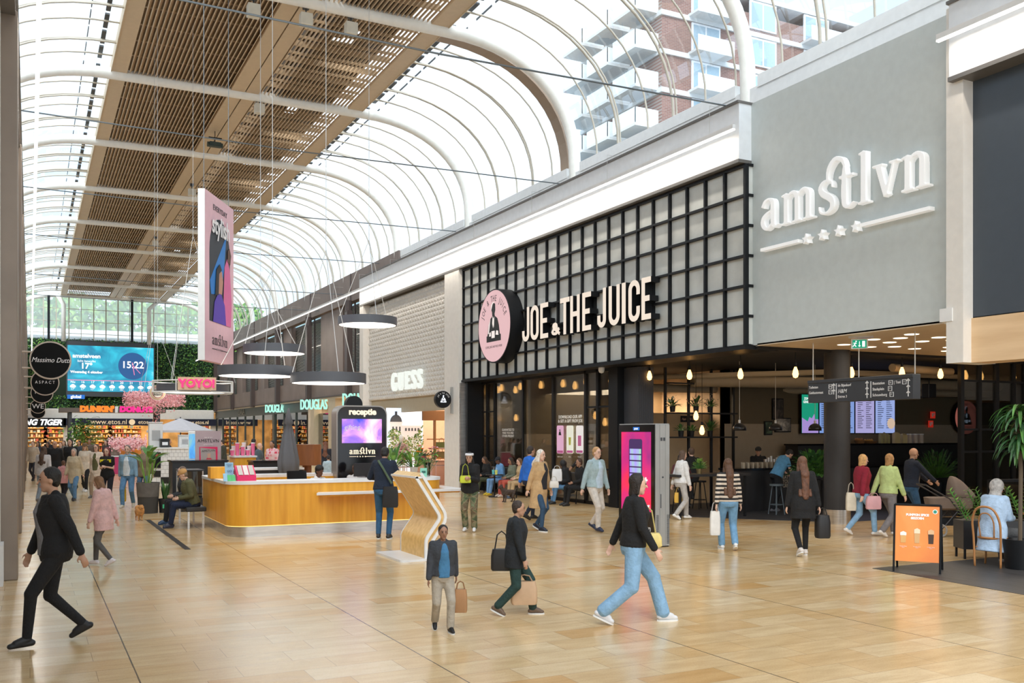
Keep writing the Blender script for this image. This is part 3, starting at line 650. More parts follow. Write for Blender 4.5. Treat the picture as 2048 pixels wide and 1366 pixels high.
def joe_round(name, label, loc, rz, r, face, dark, light, depth, rim=BLACK, small=True):
    t = thing(name, label, 'sign', loc, rz)
    m = MB(); m.disc_y((0, 0, 0), r, 0, depth, 48); m.build('drum', rim, t, 'auto')
    m = MB(); m.disc_y((0, 0, 0), r * .965, -.01, 0, 48); m.build('face', face, t, 'auto')
    figure(t, r * .95, -.012, dark, light); arc_text('JOE & THE JUICE', r * .74, r * .24, dark, t, -.013, 158, 22)
    text('COFFEE, JUICE AND MUCH MORE', r * .085, dark, t, (0, -.013, -r * .56), .001, 'CENTER', .8)
    return t
pc_ = aX(988, 652, 13.25); rr_ = 74 * pc_.dot(Vector((SN, CS, 0))) / F_PX
joe_round('round_sign', 'big round pink sign with seated man logo on the black grid facade', (13.25, pc_.y, pc_.z), -90, rr_, emat('pink_lit_face', (.95, .60, .62), .78), BTXT, emat('cream_line', (1, .9, .85), .9), .48)
p = aY(1933, 835, 21.0); joe_round('round_sign', 'round pink sign with seated man logo on the back wall inside the bar', p, 0, 34.5 * p.dot(Vector((SN, CS, 0))) / F_PX, mat('salmon_sign_face', (.42, .13, .10), .5, 0, (.42, .13, .10), .35), BTXT, emat('pale_blue_line', (.6, .75, .95), .6), .12)
def blade(label, px, py, Y, rpx, txt, tcol=WTXT, rim=mat('cream_rim', (.62, .52, .42), .4), sx=1, shear=0):
    p = aY(px, py, Y); r = rpx * p.dot(Vector((SN, CS, 0))) / F_PX; t = thing('blade_sign', label, 'sign', p, 0)
    m = MB(); m.disc_y((0, 0, 0), r, -.06, .06, 40); m.build('rim', rim, t, 'auto'); m = MB(); m.disc_y((0, 0, 0), r * .925, -.07, .07, 40); m.build('face', mat('black_sign_face', (.006, .006, .006), .6, spec=.15), t, 'auto')
    for i, (s_, z_, q) in enumerate(txt): text(s_, q * r, mat('print_white', (.9, .88, .88)), t, (0, -.073, z_ * r), .001, 'CENTER', sx, .0, shear)
    m = MB()
    for z_ in (.42 * r, -.42 * r): m.tube([(0, 0, z_), (-.17 - p.x, 0, z_)], .018, 8)
    m.build('bracket', rim, t)
    return t
blade('round black sign with cream rim and script lettering, nearest on the left wall', 101, 721, 21.95, 38, [('Massimo Dutti', 0, .36)], sx=.85, shear=.35)
blade('round black sign with widely spaced capitals, second on the left wall', 90, 765, 28.85, 26, [('A S P A C T', 0, .32)], sx=.85)
blade('round black sign with bold capitals, third on the left wall', 84, 786, 37.05, 20.5, [('KIKO', .1, .6)], sx=.9)
blade('small round black sign with two bold letters, fourth on the left wall', 76, 813, 45.25, 14, [('WE', 0, .95)], sx=1.05)
blade('lowest round black sign on the left wall, half hidden behind the two-letter one', 76, 824, 61.65, 13.5, [])
p = aX(885, 799, 13.1); t = thing('blade_sign', 'small round black blade sign with white figure beside the boutique', 'sign', p, 0)
r_ = 17 * p.dot(Vector((SN, CS, 0))) / F_PX
m = MB(); m.disc_y((0, 0, 0), r_, -.08, .08, 36); m.build('drum', BLACK, t, 'auto'); arc_text('JOE & THE JUICE', r_ * .74, r_ * .26, WTXT, t, -.083, 158, 22); figure(t, r_ * .8, -.083, emat('white_lit_mark', (.85, .9, 1), 1.3), BTXT)
m = MB(); m.box(r_, 13.5 - p.x, -.02, .02, .2, .24); m.box(r_, 13.5 - p.x, -.02, .02, -.24, -.2); m.box(13.42 - p.x, 13.5 - p.x, -.04, .04, -.5, .45); m.build('bracket', ALU, t)

# ---------------- boutique front ----------------
XG = 13.8
yl, yr = aX(738, 700, XG).y, aX(904, 700, XG).y; zb1, zt1 = 3.5, 7.75
m = MB(); m.box(XG, XG + .1, yr, yl, zb1, zt1); nx = 34; nz_ = 24
for i in range(nx):
    for j in range(nz_):
        yy = yr + (yl - yr) * (i + (.5 if j % 2 else 0)) / nx; z = zb1 + (zt1 - zb1) * j / nz_; h = (zt1 - zb1) / nz_; w = (yl - yr) / nx
        if yy + w > yl: continue
        c_ = (XG - .055, yy + w * (.25 if j % 2 else .75), z + h * .5)
        v = [(XG, yy, z), (XG, yy + w, z), (XG, yy + w, z + h), (XG, yy, z + h)]
        m.add(v + [c_], [(0, 1, 4), (1, 2, 4), (2, 3, 4), (3, 0, 4)])
o = m.build('relief_panel', mat('white_relief_panel', (.66, .645, .61), .6)); tag(o, 'white faceted relief panel over the boutique entrance', 'facade panel')
m = MB(); m.box(XG + .1, XG + .25, yr - .3, yl + .2, 2.9, 7.9); struct('wall_right', m, mat('gold_beige_frame', (.42, .36, .25), .5))
p = aX(787, 782, XG - .1); p2 = aX(847, 782, XG - .1); sz = .66
t = thing('shop_lettering', 'white lit serif letters on the faceted relief panel', 'sign', (XG - .1, (p.y + p2.y) / 2, p.z), -90)
ms, w_ = serif_word('GUESS', (p.y - p2.y) / 4.7, -.12, 0, .24)
for m in ms: m.v = [(a, b, c * 1.0) for a, b, c in m.v]; m.build('letter', emat('white_lit_letter', (.95, 1, .93), .9), t)
# interior of the boutique
m = MB(); m.box(14, 20, yl + .1, yl + .3, 0, 4); m.box(19.8, 20, 31.9, yl + .1, 0, 4); m.box(14.3, 15.9, 38.9, 39, 0, 3.4); struct('wall_right', m, mat('peach_plaster', (.74, .52, .38), .7))
m = MB(); m.box(13.9, 20, 31.9, yl + .2, 3.9, 4.0); struct('ceiling', m, WHITE)
m = MB(); m.box(13.8, 20, 31.9, yl, 0.004, .012); struct('floor', m, mat('pink_beige_floor', (.66, .45, .34), .35))
pa, pb = aY(773, 890, 37.5), aY(846, 890, 37.5); zt = aY(800, 816, 37.5).z
t = thing('mural', 'lit mural of a domed white city building behind trees, inside the boutique', 'picture', (pa.x, 37.5, .0))
wd = pb.x - pa.x; m = MB(); m.box(0, wd, 0, .06, 0, zt); m.build('panel', mat('mural_sky', (.70, .80, .92), .6, 0, (.70, .80, .92), .5), t)
m = MB(); bz = aY(800, 858, 37.5).z
m.box(.15, wd * .42, -.02, 0, bz - .9, bz + .28); m.box(wd * .4, wd - .1, -.018, 0, bz - .9, bz + .12); m.box(.1, wd * .45, -.03, 0, bz + .25, bz + .31); m.box(wd * .4, wd - .1, -.025, 0, bz + .10, bz + .15); m.build('city_building', mat('mural_stone', (.72, .66, .62), .6, 0, (.7, .66, .62), .35), t)
m = MB(); m.poly_y([(.15 + .26 + .26 * math.cos(R(a)), bz + .3 + .3 * math.sin(R(a))) for a in range(0, 181, 15)], -.035, -.02); m.box(.36, .46, -.035, -.02, bz + .58, bz + .74)
for i in range(3):
    for j in range(2): m.box(.25 + i * .15, .31 + i * .15, -.035, -.02, bz - .1 - j * .35, bz + .1 - j * .35)
for i in range(5): m.box(wd * .5 + i * .14, wd * .5 + .07 + i * .14, -.035, -.02, bz - .08, bz + .04)
m.build('dome', mat('mural_slate', (.10, .11, .13), .6), t)
m = MB(); rn = random.Random(3)
for i in range(900):
    x = rn.uniform(.02, wd - .02); top = bz - .30 + .30 * math.sin(x * 4.2 + .3) + (.25 if x > wd * .55 else 0); z = rn.uniform(.9, top); s_ = rn.uniform(.03, .07); m.m = rn.choice((0, 1, 2)); m.quad((x, -.045, z), (x + s_, -.05, z + .02), (x + s_ * .6, -.045, z + s_), (x - s_ * .3, -.05, z + s_ * .7))
m.build('tree_foliage', [LEAF, LLEAF, mat('olive_leaf', (.38, .38, .12), .6)], t, False, False)
def mannequin(loc, label, topcol, h=1.75, rz=180, group=None):
    t = thing('mannequin', label, 'mannequin', loc, rz, group); s = h / 1.75; SK = mat('mannequin_white', (.80, .74, .66), .35)
    m = MB(); m.lathe([(.02, 1.46), (.05, 1.47), (.045, 1.53), (.07, 1.57), (.095, 1.65), (.08, 1.73), (.03, 1.77), (.005, 1.775)], n=14)
    m.tube([(-.08, 0, .9), (-.09, 0, .5), (-.08, 0, .08)], [.08, .055, .04], 10); m.tube([(.08, 0, .9), (.09, .03, .5), (.09, 0, .08)], [.08, .055, .04], 10)
    m.v = [(a * s, b * s, c * s) for a, b, c in m.v]; m.build('figure', SK, t, True)
    m = MB(); m.lathe([(.13, .78), (.17, .9), (.13, 1.08), (.17, 1.3), (.18, 1.42), (.06, 1.49), (.02, 1.5)], n=18, sy=.62)
    for q in (-1, 1): m.tube([(q * .17, 0, 1.42), (q * .25, .03, 1.18), (q * .17, -.12, 1.0)], [.062, .055, .045], 10)
    m.v = [(a * s, b * s, c * s) for a, b, c in m.v]; m.build('jacket', topcol, t, True)
    m = MB(); m.cyl((0, 0), .2 * s, 0, .02); m.build('base_plate', STEEL, t); return t
JP = ramp_mat('brown_floral_print', [(.3, (.05, .02, .02)), (.48, (.30, .10, .08)), (.55, (.60, .45, .35)), (.7, (.08, .04, .04))], 14, 0)
mannequin(aY(803, 1000, 34.6) * Vector((1, 1, 0)) if False else Vector((aY(803, 900, 34.6).x, 34.6, 0)), 'white mannequin in brown floral jacket in the boutique window', JP, 1.95, 0)
OKD = mat('dark_oak_rail', (.22, .11, .04), .5)
def rack(px, Y, label):
    x = aY(px, 900, Y).x; t = thing('display_rack', label, 'display rack', (x, Y, 0))
    m = MB()
    for q in (0, 1.3): m.box(q, q + .09, 0, .09, .3, 3.1); m.box(q, q + .5, 0, .05, 3.1, 3.2); 
    m.box(-.5, 2.6, -.02, .1, 2.55, 2.95); m.box(-.3, 2.6, .04, .06, 1.75, 1.79); m.build('frame', OKD, t)
    for z in (.55, .95, 1.35): s_ = MB(); s_.box(0, 1.4, 0, .45, z, z + .04); s_.build('shelf', OKD, t)
    return t, x
t, x_ = rack(868, 36.4, 'dark oak display rack with shelves of handbags in the boutique')
for i, (dx, z, c_, w_, lab) in enumerate(((.15, 1.39, (.10, .13, .04), .52, 'olive green handbag on the top shelf of the oak rack'), (.1, .99, (.16, .13, .05), .5, 'brown handbag on the middle shelf of the oak rack'), (.2, .59, (.35, .18, .10), .5, 'tan handbag on the low shelf of the oak rack'), (.85, .99, (.03, .03, .03), .36, 'black handbag on the middle shelf beside the brown one'))):
    b_ = thing('handbag', lab, 'handbag', (x_ + dx, 36.5, z), 0, 'handbags on the oak rack'); m = MB(); m.poly_y([(0, 0), (w_, 0), (w_ * .92, .26), (w_ * .08, .26)], -.0, .16); m.build('body', mat('leather_%d' % i, c_, .4), b_)
    m = MB(); m.tube([(w_ * .3, .08, .25), (w_ * .32, .08, .38), (w_ * .5, .08, .43), (w_ * .68, .08, .38), (w_ * .7, .08, .25)], .012, 6); m.build('handle', mat('leather_%d' % i, c_), b_)
PKM = mat('rose_metal', (.62, .40, .36), .35, .3)
for i, (px, Y, w_, h_) in enumerate(((796, 33.4, .5, 1.35), (832, 33.0, .6, 1.0), (872, 32.8, .7, 1.45))):
    x = aY(px, 900, Y).x; t = thing('display_stand', ('rose metal frame stand in front of the floral mannequin', 'low rose metal frame stand with a box bag between two taller ones', 'tall rose metal frame stand at the right of the boutique window')[i], 'display stand', (x, Y, 0))
    m = MB()
    for a_ in (0, w_):
        for b_ in (0, .4): m.tube([(a_, b_, 0), (a_, b_, h_)], .014, 6)
    for z in (h_, h_ * .55):
        m.tube([(0, 0, z), (w_, 0, z), (w_, .4, z), (0, .4, z)], .014, 6, True)
    m.build('frame', PKM, t); m = MB(); m.box(0, w_, 0, .4, h_ * .55, h_ * .57); m.build('shelf', mat('smoked_glass', (.2, .17, .15), .1), t)
    if i == 1: q = MB(); q.box(.1, .45, .1, .3, 1.02, 1.26); o = q.build('box_bag', mat('charcoal_leather', (.04, .045, .05), .4)); o.location = (x, Y, 0); tag(o, 'charcoal box bag standing on the low rose metal stand', 'bag')
m = MB(); m.box(0, 1.6, 0, .5, 0, .9); m.box(0, 1.6, 0, .5, .92, .96); 
o = m.build('display_plinth', mat('coral_plinth', (.66, .38, .26), .6)); o.location = (aY(838, 900, 34.2).x, 34.2, 0); tag(o, 'coral display plinth in the boutique window', 'plinth')

# ---------------- shops in the brown block ----------------
m = MB(); m.box(19.8, 20, 42, YE, 0, 4.1); m.box(15.4, 20, 41.95, 42.05, 0, 4.1); m.box(15.4, 15.9, 57.6, 58.0, 0, 4.1); struct('wall_right', m, mat('beige_shop_wall', (.60, .50, .38), .7, 0, None, 1, .2, 1.2))
m = MB(); m.box(15.4, 20, 41.9, YE, 4.0, 4.08); struct('ceiling', m, mat('pale_shop_ceiling', (.7, .66, .58), .6))
for y0, y1 in ((43.3, 43.9), (46.6, 47.9), (52.3, 53.7), (56.8, 58.2)):
    m = MB(); m.box(15.42, 15.9, y0, y1, 0, 4.05); struct('wall_right', m, mat('gold_beige_column', (.50, .42, .30), .5))
DG2 = mat('dark_green_grey_frame', (.05, .065, .06), .4)
m = MB(); m.box(15.5, 15.62, 58.2, YE, 3.35, 4.05); m.box(15.5, 15.6, 58.2, YE, 0, .12)
for k in range(11): y = 58.2 + k * 3.3; m.box(15.48, 15.62, y, y + .12, 0, 3.4); 
for y in (63.5, 67.5): m.box(15.45, 15.64, y, y + .5, 0, 3.4)
tr += 1; struct('trim_%d' % tr, m, DG2)
m = MB(); m.box(15.55, 15.57, 58.2, YE, .1, 3.35); m.box(15.7, 15.72, 42, 43.3, 0, 4); m.box(15.7, 15.72, 47.9, 50, 0, 3.2); m.box(15.7, 15.72, 53.7, 56.8, 0, 3.2)
wi += 1; struct('window_%d' % wi, m, glass('grey_green_shop_glass', (.72, .8, .76), 0, 1.3))
p = aX(484, 826, 15.5); t = thing('shop_lettering', 'thin dark letters above the grey green shop windows', 'sign', (15.46, p.y, 3.7), -90); text('ZARA', .62, mat('bronze_letter', (.16, .15, .12), .4), t, (0, -.01, 0), .02, 'CENTER', 1.6, name='letters')
TEAL = emat('pale_teal_lit_letter', (.45, .95, .80), 1.0)
for i, (px, py, s_) in enumerate(((551, 818, .8), (628, 810, .9), (719, 800, .95))):
    p = aX(px, py, 15.1); t = thing('shop_lettering', ('pale teal lit letters farthest along the brown block', 'pale teal lit letters on the middle beige column', 'pale teal lit letters nearest the boutique, half behind the white column')[i], 'sign', p, -55, 'teal perfumery signs')
    text('DOUGLAS', s_ * .95, TEAL, t, (0, -.03, 0), .04, 'CENTER', .52, .01, name='letters'); m = MB(); m.box(-.1, .1, .0, .35, -.04, .04); m.build('bracket', DGREY, t)
# simple shelving with goods behind the windows
rn = random.Random(11)
SHC = [mat('goods_%d' % i, c_, .5) for i, c_ in enumerate(((.75, .6, .4), (.5, .12, .1), (.12, .1, .1), (.8, .75, .7), (.75, .45, .1), (.2, .3, .35)))]
for k, (y0, y1, lab) in enumerate(((44.2, 46.4, 'lit shelving with cosmetics nearest the boutique'), (48.2, 52.0, 'lit orange shelving with cosmetics behind the middle perfumery opening'), (54, 56.6, 'lit shelving with cosmetics behind the farthest perfumery window'))):
    t = thing('shelving_unit', lab, 'shelving', (18.2, (y0 + y1) / 2, 0), 0)
    m = MB(); L_ = y1 - y0
    m.box(-1.2, 1.0, .4, .45, 0, 3.0)
    for z in (.3, .7, 1.1, 1.5, 1.9, 2.3): m.box(-1.2, 1.0, 0, .4, z, z + .03)
    m.build('carcass', mat('warm_white_shelf', (.72, .62, .48), .5), t)
    g = MB()
    for z in (.33, .73, 1.13, 1.53, 1.93):
        x = -1.15
        while x < .9: w_ = rn.uniform(.05, .14); g.m = rn.randrange(6); g.box(x, x + w_, .05, .3, z, z + rn.uniform(.1, .3)); x += w_ + rn.uniform(.01, .08)
    tag(g.build('goods', SHC, t), None, None, None, 'stuff')
    h_ = MB(); h_.box(-1.2, 1.0, -.02, .02, 2.6, 3.0); h_.build('header', BLACK, t)
    if k == 1: text('MAC', .3, WTXT, t, (-.2, -.03, 2.8))
mannequin((16.2, aX(503, 900, 16.2).y, 0), 'white mannequin in dark coat behind the grey green shop window', mat('cloth_dark_coat', (.03, .03, .035), .8), 1.9, 90)
mannequin((16.4, aX(463, 900, 16.4).y, 0), 'mannequin in red brown coat farther behind the grey green shop window', mat('cloth_rust_coat', (.18, .05, .03), .8), 1.85, 90)

# ---------------- end wall: screen, shops, signs ----------------
q0, q1, q2 = aY(135, 690, 91.3), aY(307, 695, 91.3), aY(135, 782, 91.3)
w_, h_ = q1.x - q0.x, q0.z - q2.z
t = thing('video_screen', 'huge blue LED screen with weather forecast and 15:22 clock on the green wall', 'screen', (q0.x, 91.25, q2.z))
m = MB(); m.box(-.1, w_ + .1, 0, .4, -.45, h_ + .4); m.build('housing', DGREY, t)
m = MB(); m.box(0, w_, -.03, 0, 0, h_); m.build('display', ramp_mat('blue_cloud_screen', [(.25, (.005, .10, .20)), (.45, (.01, .24, .36)), (.58, (.02, .38, .50)), (.75, (.30, .66, .75))], .35, 1.15, 3, (1, 1, 1.6), 1.2), t)
m = MB(); m.disc_y((w_ * .75, 0, h_ * .58), h_ * .30, -.05, -.03, 40); m.build('clock_face', emat('clock_blue', (.03, .12, .32), 1), t, 'auto')
WE_ = emat('screen_white', (1, 1, 1), 1.4); PKE = emat('screen_pink', (.9, .25, .45), 1.1)
text('amstelveen', .5, WE_, t, (w_ * .215, -.06, h_ * .77), .005, off=.012); text('licht bewolkt', .28, WE_, t, (w_ * .215, -.06, h_ * .66)); text('17°', .7, WE_, t, (w_ * .215, -.06, h_ * .55), off=.02); text('Woensdag 4 oktober', .30, WE_, t, (w_ * .215, -.06, h_ * .42), off=.01); text('15:22', .85, WE_, t, (w_ * .75, -.07, h_ * .6), off=.015)
m = MB(); m.box(0, w_, -.05, -.03, h_ * .235, h_ * .25); m.stroke([(w_ * .745, h_ * .66), (w_ * .77, h_ * .38)], .06, -.08, -.07); m.stroke([(w_ * .75, h_ * .6), (w_ * .84, h_ * .42)], .05, -.08, -.07); m.build('hand_and_rule', PKE, t)
for i, (a_, b_) in enumerate((('Nu', '17°'), ('16', '17°'), ('17', '17°'), ('18', '17°'), ('19', '16°'), ('20', '15°'), ('21', '15°'), ('22', '15°'), ('23', '14°'))):
    x = w_ * (.06 + .112 * i)
    text(a_, .3, WE_, t, (x, -.06, h_ * .2)); text(b_, .26, WE_, t, (x, -.06, h_ * .045)); c_ = MB(); c_.disc_y((x, 0, h_ * .115), .16, -.06, -.05, 16); c_.disc_y((x - .13, 0, h_ * .105), .11, -.06, -.05, 12); c_.disc_y((x + .14, 0, h_ * .105), .1, -.06, -.05, 12); c_.build('cloud_symbol', WE_, t)
p = aY(152, 793.5, 91.2); t = thing('name_plate', 'small bright blue name plate under the LED screen', 'sign', p); m = MB(); m.box(-.7, .7, 0, .1, -.18, .18); m.build('plate', emat('plate_blue', (.02, .18, .65), .9), t); text('global', .36, WE_, t, (0, -.02, 0), off=.01)
def far_sign(name, label, px, py, w_, h_, back, s_, tm, size, Y=91.0, sx=1, shear=0, off=.0, align='CENTER', dx=0):
    p = aY(px, py, Y); t = thing(name, label, 'sign', p); m = MB(); m.box(-w_ / 2, w_ / 2, 0, .15, -h_ / 2, h_ / 2); m.build('board', back, t); text(s_, size, tm, t, (dx, -.02, 0), .01, align, sx, off, shear, name='letters'); return t
NAVY = mat('navy_fascia_board', (.008, .01, .03), .35)
t = far_sign('shop_sign', 'long navy drugstore fascia sign with web address below the canopy', 218, 844, 7.3, .62, NAVY, 'www.etos.nl', emat('gold_letter', (.9, .68, .42), .9), .62, 90.9, .95)
m = MB(); m.disc_y((1.9, 0, 0), .26, -.05, -.02, 24); m.build('emblem', emat('gold_letter', (.9, .68, .42)), t); text('etos', .5, emat('gold_letter', (.9, .68, .42)), t, (2.85, -.03, 0))
far_sign('shop_sign', 'short navy fascia sign with web address above the pale parasol', 392, 845, 3.6, .62, NAVY, 'www.etos.nl', emat('gold_letter', (.9, .68, .42)), .5, 90.9, .9)
far_sign('shop_sign', 'black fascia sign with bold white slanted letters at far left', 78, 845, 4.2, .8, BLACK, 'FLYING TIGER', emat('screen_white', (1, 1, 1)), .68, 90.9, .95, .3, .03, 'RIGHT', 1.75)
# canopy with doughnut lettering
p0, p1 = aY(119, 823, 80), aY(332, 823, 80)
t = thing('kiosk_canopy', 'long dark canopy on posts carrying orange and magenta doughnut shop letters', 'canopy', (p0.x, 80, 0)); W_ = p1.x - p0.x
m = MB(); m.box(0, W_, 0, 3, 3.62, 3.95); m.build('roof_edge', mat('taupe_canopy', (.14, .11, .095), .5), t)
for x in (.75, W_ * .93): 
    for y in (.2, 2.6): m = MB(); m.box(x - .12, x + .12, y, y + .2, 0, 3.62); m.build('post', DGREY, t)
text("DUNKIN'", .72, emat('orange_lit_letter', (1, .22, .02), 1.3), t, (W_ * .36, -.04, 3.8), .05, 'RIGHT', .95, .045, align and 0 if False else 0, name='orange_letters') if False else None
text("DUNKIN'", .56, emat('orange_lit_letter', (1, .22, .02), 1.2), t, (W_ * .50, -.04, 3.86), .05, 'RIGHT', 1.05, .05, name='orange_letters'); text('DONUTS', .56, emat('magenta_lit_letter', (.9, .02, .25), 1.2), t, (W_ * .555, -.04, 3.86), .05, 'LEFT', 1.05, .05, name='magenta_letters')
m = MB(); m.poly_y([(W_ * .51, 3.6), (W_ * .535, 3.6), (W_ * .54, 4.1), (W_ * .51, 4.1)], -.06, 0); m.build('cup_symbol', mat('white_paint'), t)
# shop contents behind
for k, (px, w_, lab) in enumerate(((68, 2.2, 'lit shelf wall of colourful goods in the shop at far left'), (112, 2.0, 'lit shelf wall of small goods beside the white pillar'), (186, 3.3, 'long lit shelf wall of bottles in the drugstore'), (250, 3.0, 'lit shelf wall of jars in the drugstore, right half'), (395, 3.0, 'lit red and orange shelf wall behind the pale parasol'))):
    p = aY(px, 865, 95.5); t = thing('shelving_unit', lab, 'shelving', (p.x, 95.5, 0)); m = MB(); m.box(-w_ / 2, w_ / 2, .5, .6, 0, 2.9)
    for z in (.4, .8, 1.2, 1.6, 2.0, 2.4): m.box(-w_ / 2, w_ / 2, 0, .5, z, z + .05)
    m.build('carcass', mat('amber_shelf', (.70, .42, .14), .5), t); g = MB()
    for z in (.45, .85, 1.25, 1.65, 2.05, 2.45):
        x = -w_ / 2
        while x < w_ / 2 - .2: ww = rn.uniform(.1, .25); g.m = rn.randrange(6); g.box(x, x + ww, .02, .3, z, z + rn.uniform(.12, .32)); x += ww + rn.uniform(.02, .12)
    tag(g.build('goods', SHC, t), None, None, None, 'stuff')
# ================= HANGING THINGS =================
m = MB()
def led(y0, y1, X, lab):
    t = thing('linear_led_lamp', lab, 'lamp', (X, y0, 8.45)); L_ = y1 - y0
    m = MB(); m.box(-.035, .035, 0, L_, 0, .09); m.build('housing', mat('white_paint'), t)
    m = MB(); m.box(-.032, .032, 0, L_, -.03, 0); m.build('diffuser', LEDM, t)
    y = .8
    while y < L_: m = MB(); m.tube([(0, y, .09), (0, y, .72), (.5 if X > 5 else -.5, y, .72)], .006, 4); m.build('bracket', WIRE, t); y += 4.1
led(15.6, 88, 13.2, 'long thin lit linear lamp along the right fascia, running to the far end'); led(YB, 10.59, 13.2, 'short lit linear lamp on the fascia above the slate blue panel'); led(12, 88, .12, 'long bright linear lamp along the left fascia')
def ring_lamp(px, py, wpx, d, lab, hook):
    p = aD(px, py, d); r = wpx * d / F_PX / 2; t = thing('ring_pendant_lamp', lab, 'lamp', p, 0, None)
    m = MB(); m.rings([[(q * math.cos(2 * math.pi * k / 56), q * math.sin(2 * math.pi * k / 56), z) for k in range(56)] for q, z in ((r, -.1), (r, .1), (r - .03, .1), (r - .03, -.1))], False, True); m.build('ring_housing', mat('dark_grey_ring', (.10, .105, .12), .45), t, 'auto')
    m = MB(); m.cyl((0, 0), r - .032, -.10, -.05, 56); m.build('diffuser', LAMPW, t, 'auto')
    h = aD(*hook, d) - p; top = ZT - p.z
    for k in range(3):
        a_ = 2 * math.pi * k / 3 + .5; w = MB(); w.tube([(r * math.cos(a_), r * math.sin(a_), .1), (h.x, h.y, h.z)], .008, 4); w.build('suspension_wire', WIRE, t)
    w = MB(); w.tube([(h.x, h.y, h.z), (h.x, h.y, top)], .008, 4); w.build('suspension_cable', WIRE, t)
ring_lamp(735, 643, 117, 24.2, 'flat round ring lamp highest and farthest right of the four', (738, 480))
ring_lamp(549, 699, 122, 23.2, 'flat round ring lamp second highest, just above the widest left ring lamp', (521, 560))
ring_lamp(513, 743, 150, 19.6, 'flat round ring lamp lowest left of the four, beside the pink banner', (545, 540))
ring_lamp(657, 757, 149, 19.2, 'flat round ring lamp lowest of the four, above the grey closed parasol', (652, 500))
# tension cables across the hall
for i, (a_, b_) in enumerate((((395, 0), (1455, 212)), ((39, 218), (1122, 368)), ((75, 378), (912, 463)), ((60, 478), (760, 527)), ((60, 552), (700, 590)), ((60, 620), (640, 622)))):
    Xe = 13.52 if i == 0 else 15.45; q = aX(*b_, Xe); Yc = q.y; p = aY(*a_, Yc); zc = q.z
    m = MB(); m.tube([(-1.9, Yc, zc), (CX, Yc, zc - .10), (Xe, Yc, zc)], .018, 6)
    o = m.build('tension_cable', CABLE); tag(o, ('dark steel cable stretched across the hall, nearest to the camera', 'second nearest steel cable across the hall, passing above the banner top', 'third steel cable across the hall, crossing the banner lettering', 'fourth steel cable across the hall, crossing the banner picture', 'fifth steel cable across the hall, above the highest ring lamp', 'farthest steel cable across the hall in front of the green wall')[i], 'cable')
# winch and box lights on the ceiling
for i, (px, py, d) in enumerate(((507, 22, 17.5), (612, 40, 17.5), (702, 58, 17.5), (519, 218, 26), (384, 385, 36), (311, 487, 50))):
    q_ = ray(px, py); k_ = (ZT - .42 - EYE) / q_.z; p = Vector((q_.x * k_, q_.y * k_, ZT - .42)); t = thing('ceiling_box_unit', ('cream box unit hanging from the ceiling, nearest and leftmost', 'cream box unit hanging from the ceiling, middle of the three nearest', 'cream box unit hanging from the ceiling, right of the three nearest', 'cream box unit on the centre beam above the pink banner', 'small cream box unit on the ceiling beside the banner top', 'smallest cream box unit on the ceiling left of the banner')[i], 'box unit', (p.x, p.y, 0))
    zz = p.z; s_ = .17
    m = MB(); m.box(-s_, s_, -.14, .14, zz - s_, zz + s_); bevel(m.build('box', mat('cream_box', (.66, .62, .52), .5), t), .02); m = MB(); m.tube([(0, 0, zz + s_), (0, 0, ZT + .05)], .02, 6); m.box(-.08, .08, -.08, .08, ZT - .12, ZT + .02); m.build('bracket', mat('dark_grey_metal'), t)
q_ = ray(430, 290); k_ = (ZT - .55 - EYE) / q_.z; p = Vector((q_.x * k_, q_.y * k_, ZT - .55)); t = thing('ceiling_winch', 'small dark motor winch hanging from the ceiling centre beam', 'winch', (p.x, p.y, p.z)); m = MB(); m.box(-.22, .22, -.12, .12, -.08, .1); m.tube([(-.3, 0, 0), (.3, 0, 0)], .1, 12); m.build('motor', mat('green_black_motor', (.03, .05, .045), .4), t); m = MB(); m.tube([(0, 0, .1), (0, 0, ZT + .1 - p.z)], .015, 6); m.box(-.25, .25, -.1, .1, .25, .28); m.build('hook', BLACK, t)
# pink banner
P1 = aD(410, 720, 21.9); P2 = aD(467, 735, 24.0); P2.z = P1.z; L_ = (Vector((P2.x, P2.y)) - Vector((P1.x, P1.y))).length; ang = math.degrees(math.atan2(P2.y - P1.y, P2.x - P1.x))
t = thing('hanging_banner', 'tall pink hanging banner box with picture of two figures', 'banner', P1, ang); H = aD(410, 377, 21.9).z - P1.z
m = MB(); m.box(-.01, L_, 0, .16, 0, H); m.build('box', mat('pale_pink_banner', (.82, .52, .58), .6), t); m = MB(); m.box(-.02, -.011, 0, .16, 0, H); m.build('white_edge', WHITE, t)
m = MB(); arch_ = [(.3, H * .24)] + [(L_ / 2 + (L_ / 2 - .3) * math.cos(R(a)), H * .66 + .85 * math.sin(R(a))) for a in range(180, -1, -12)] + [(L_ - .3, H * .24)]
m.poly_y(arch_, -.006, 0); m.build('picture', mat('banner_dark_grey', (.035, .04, .05), .6), t)
def pic(name, pts, c_, y, par=t, rough=.6): m = MB(); m.poly_y(pts, y - .004, y); return m.build(name, mat('print_%d_%d_%d' % tuple(int(v * 99) for v in c_), c_, rough), par)
pic('blue_field', [(.31, H * .48), (1.5, H * .80), (1.35, H * .6), (1.1, H * .42), (.4, H * .40)], (.03, .22, .62), -.008)
pic('pink_figure', [(1.25, H * .24), (1.85, H * .24), (1.9, H * .4), (1.75, H * .6), (1.55, H * .66), (1.35, H * .60), (1.3, H * .45)], (.72, .16, .36), -.014)
pic('purple_figure', [(.5, H * .24), (1.45, H * .24), (1.35, H * .36), (1.1, H * .42), (.85, H * .42), (.6, H * .36)], (.10, .05, .42), -.02)
pic('face', [(.86, H * .42), (1.12, H * .42), (1.2, H * .5), (1.12, H * .56), (.95, H * .56), (.85, H * .5)], (.52, .27, .19), -.026)
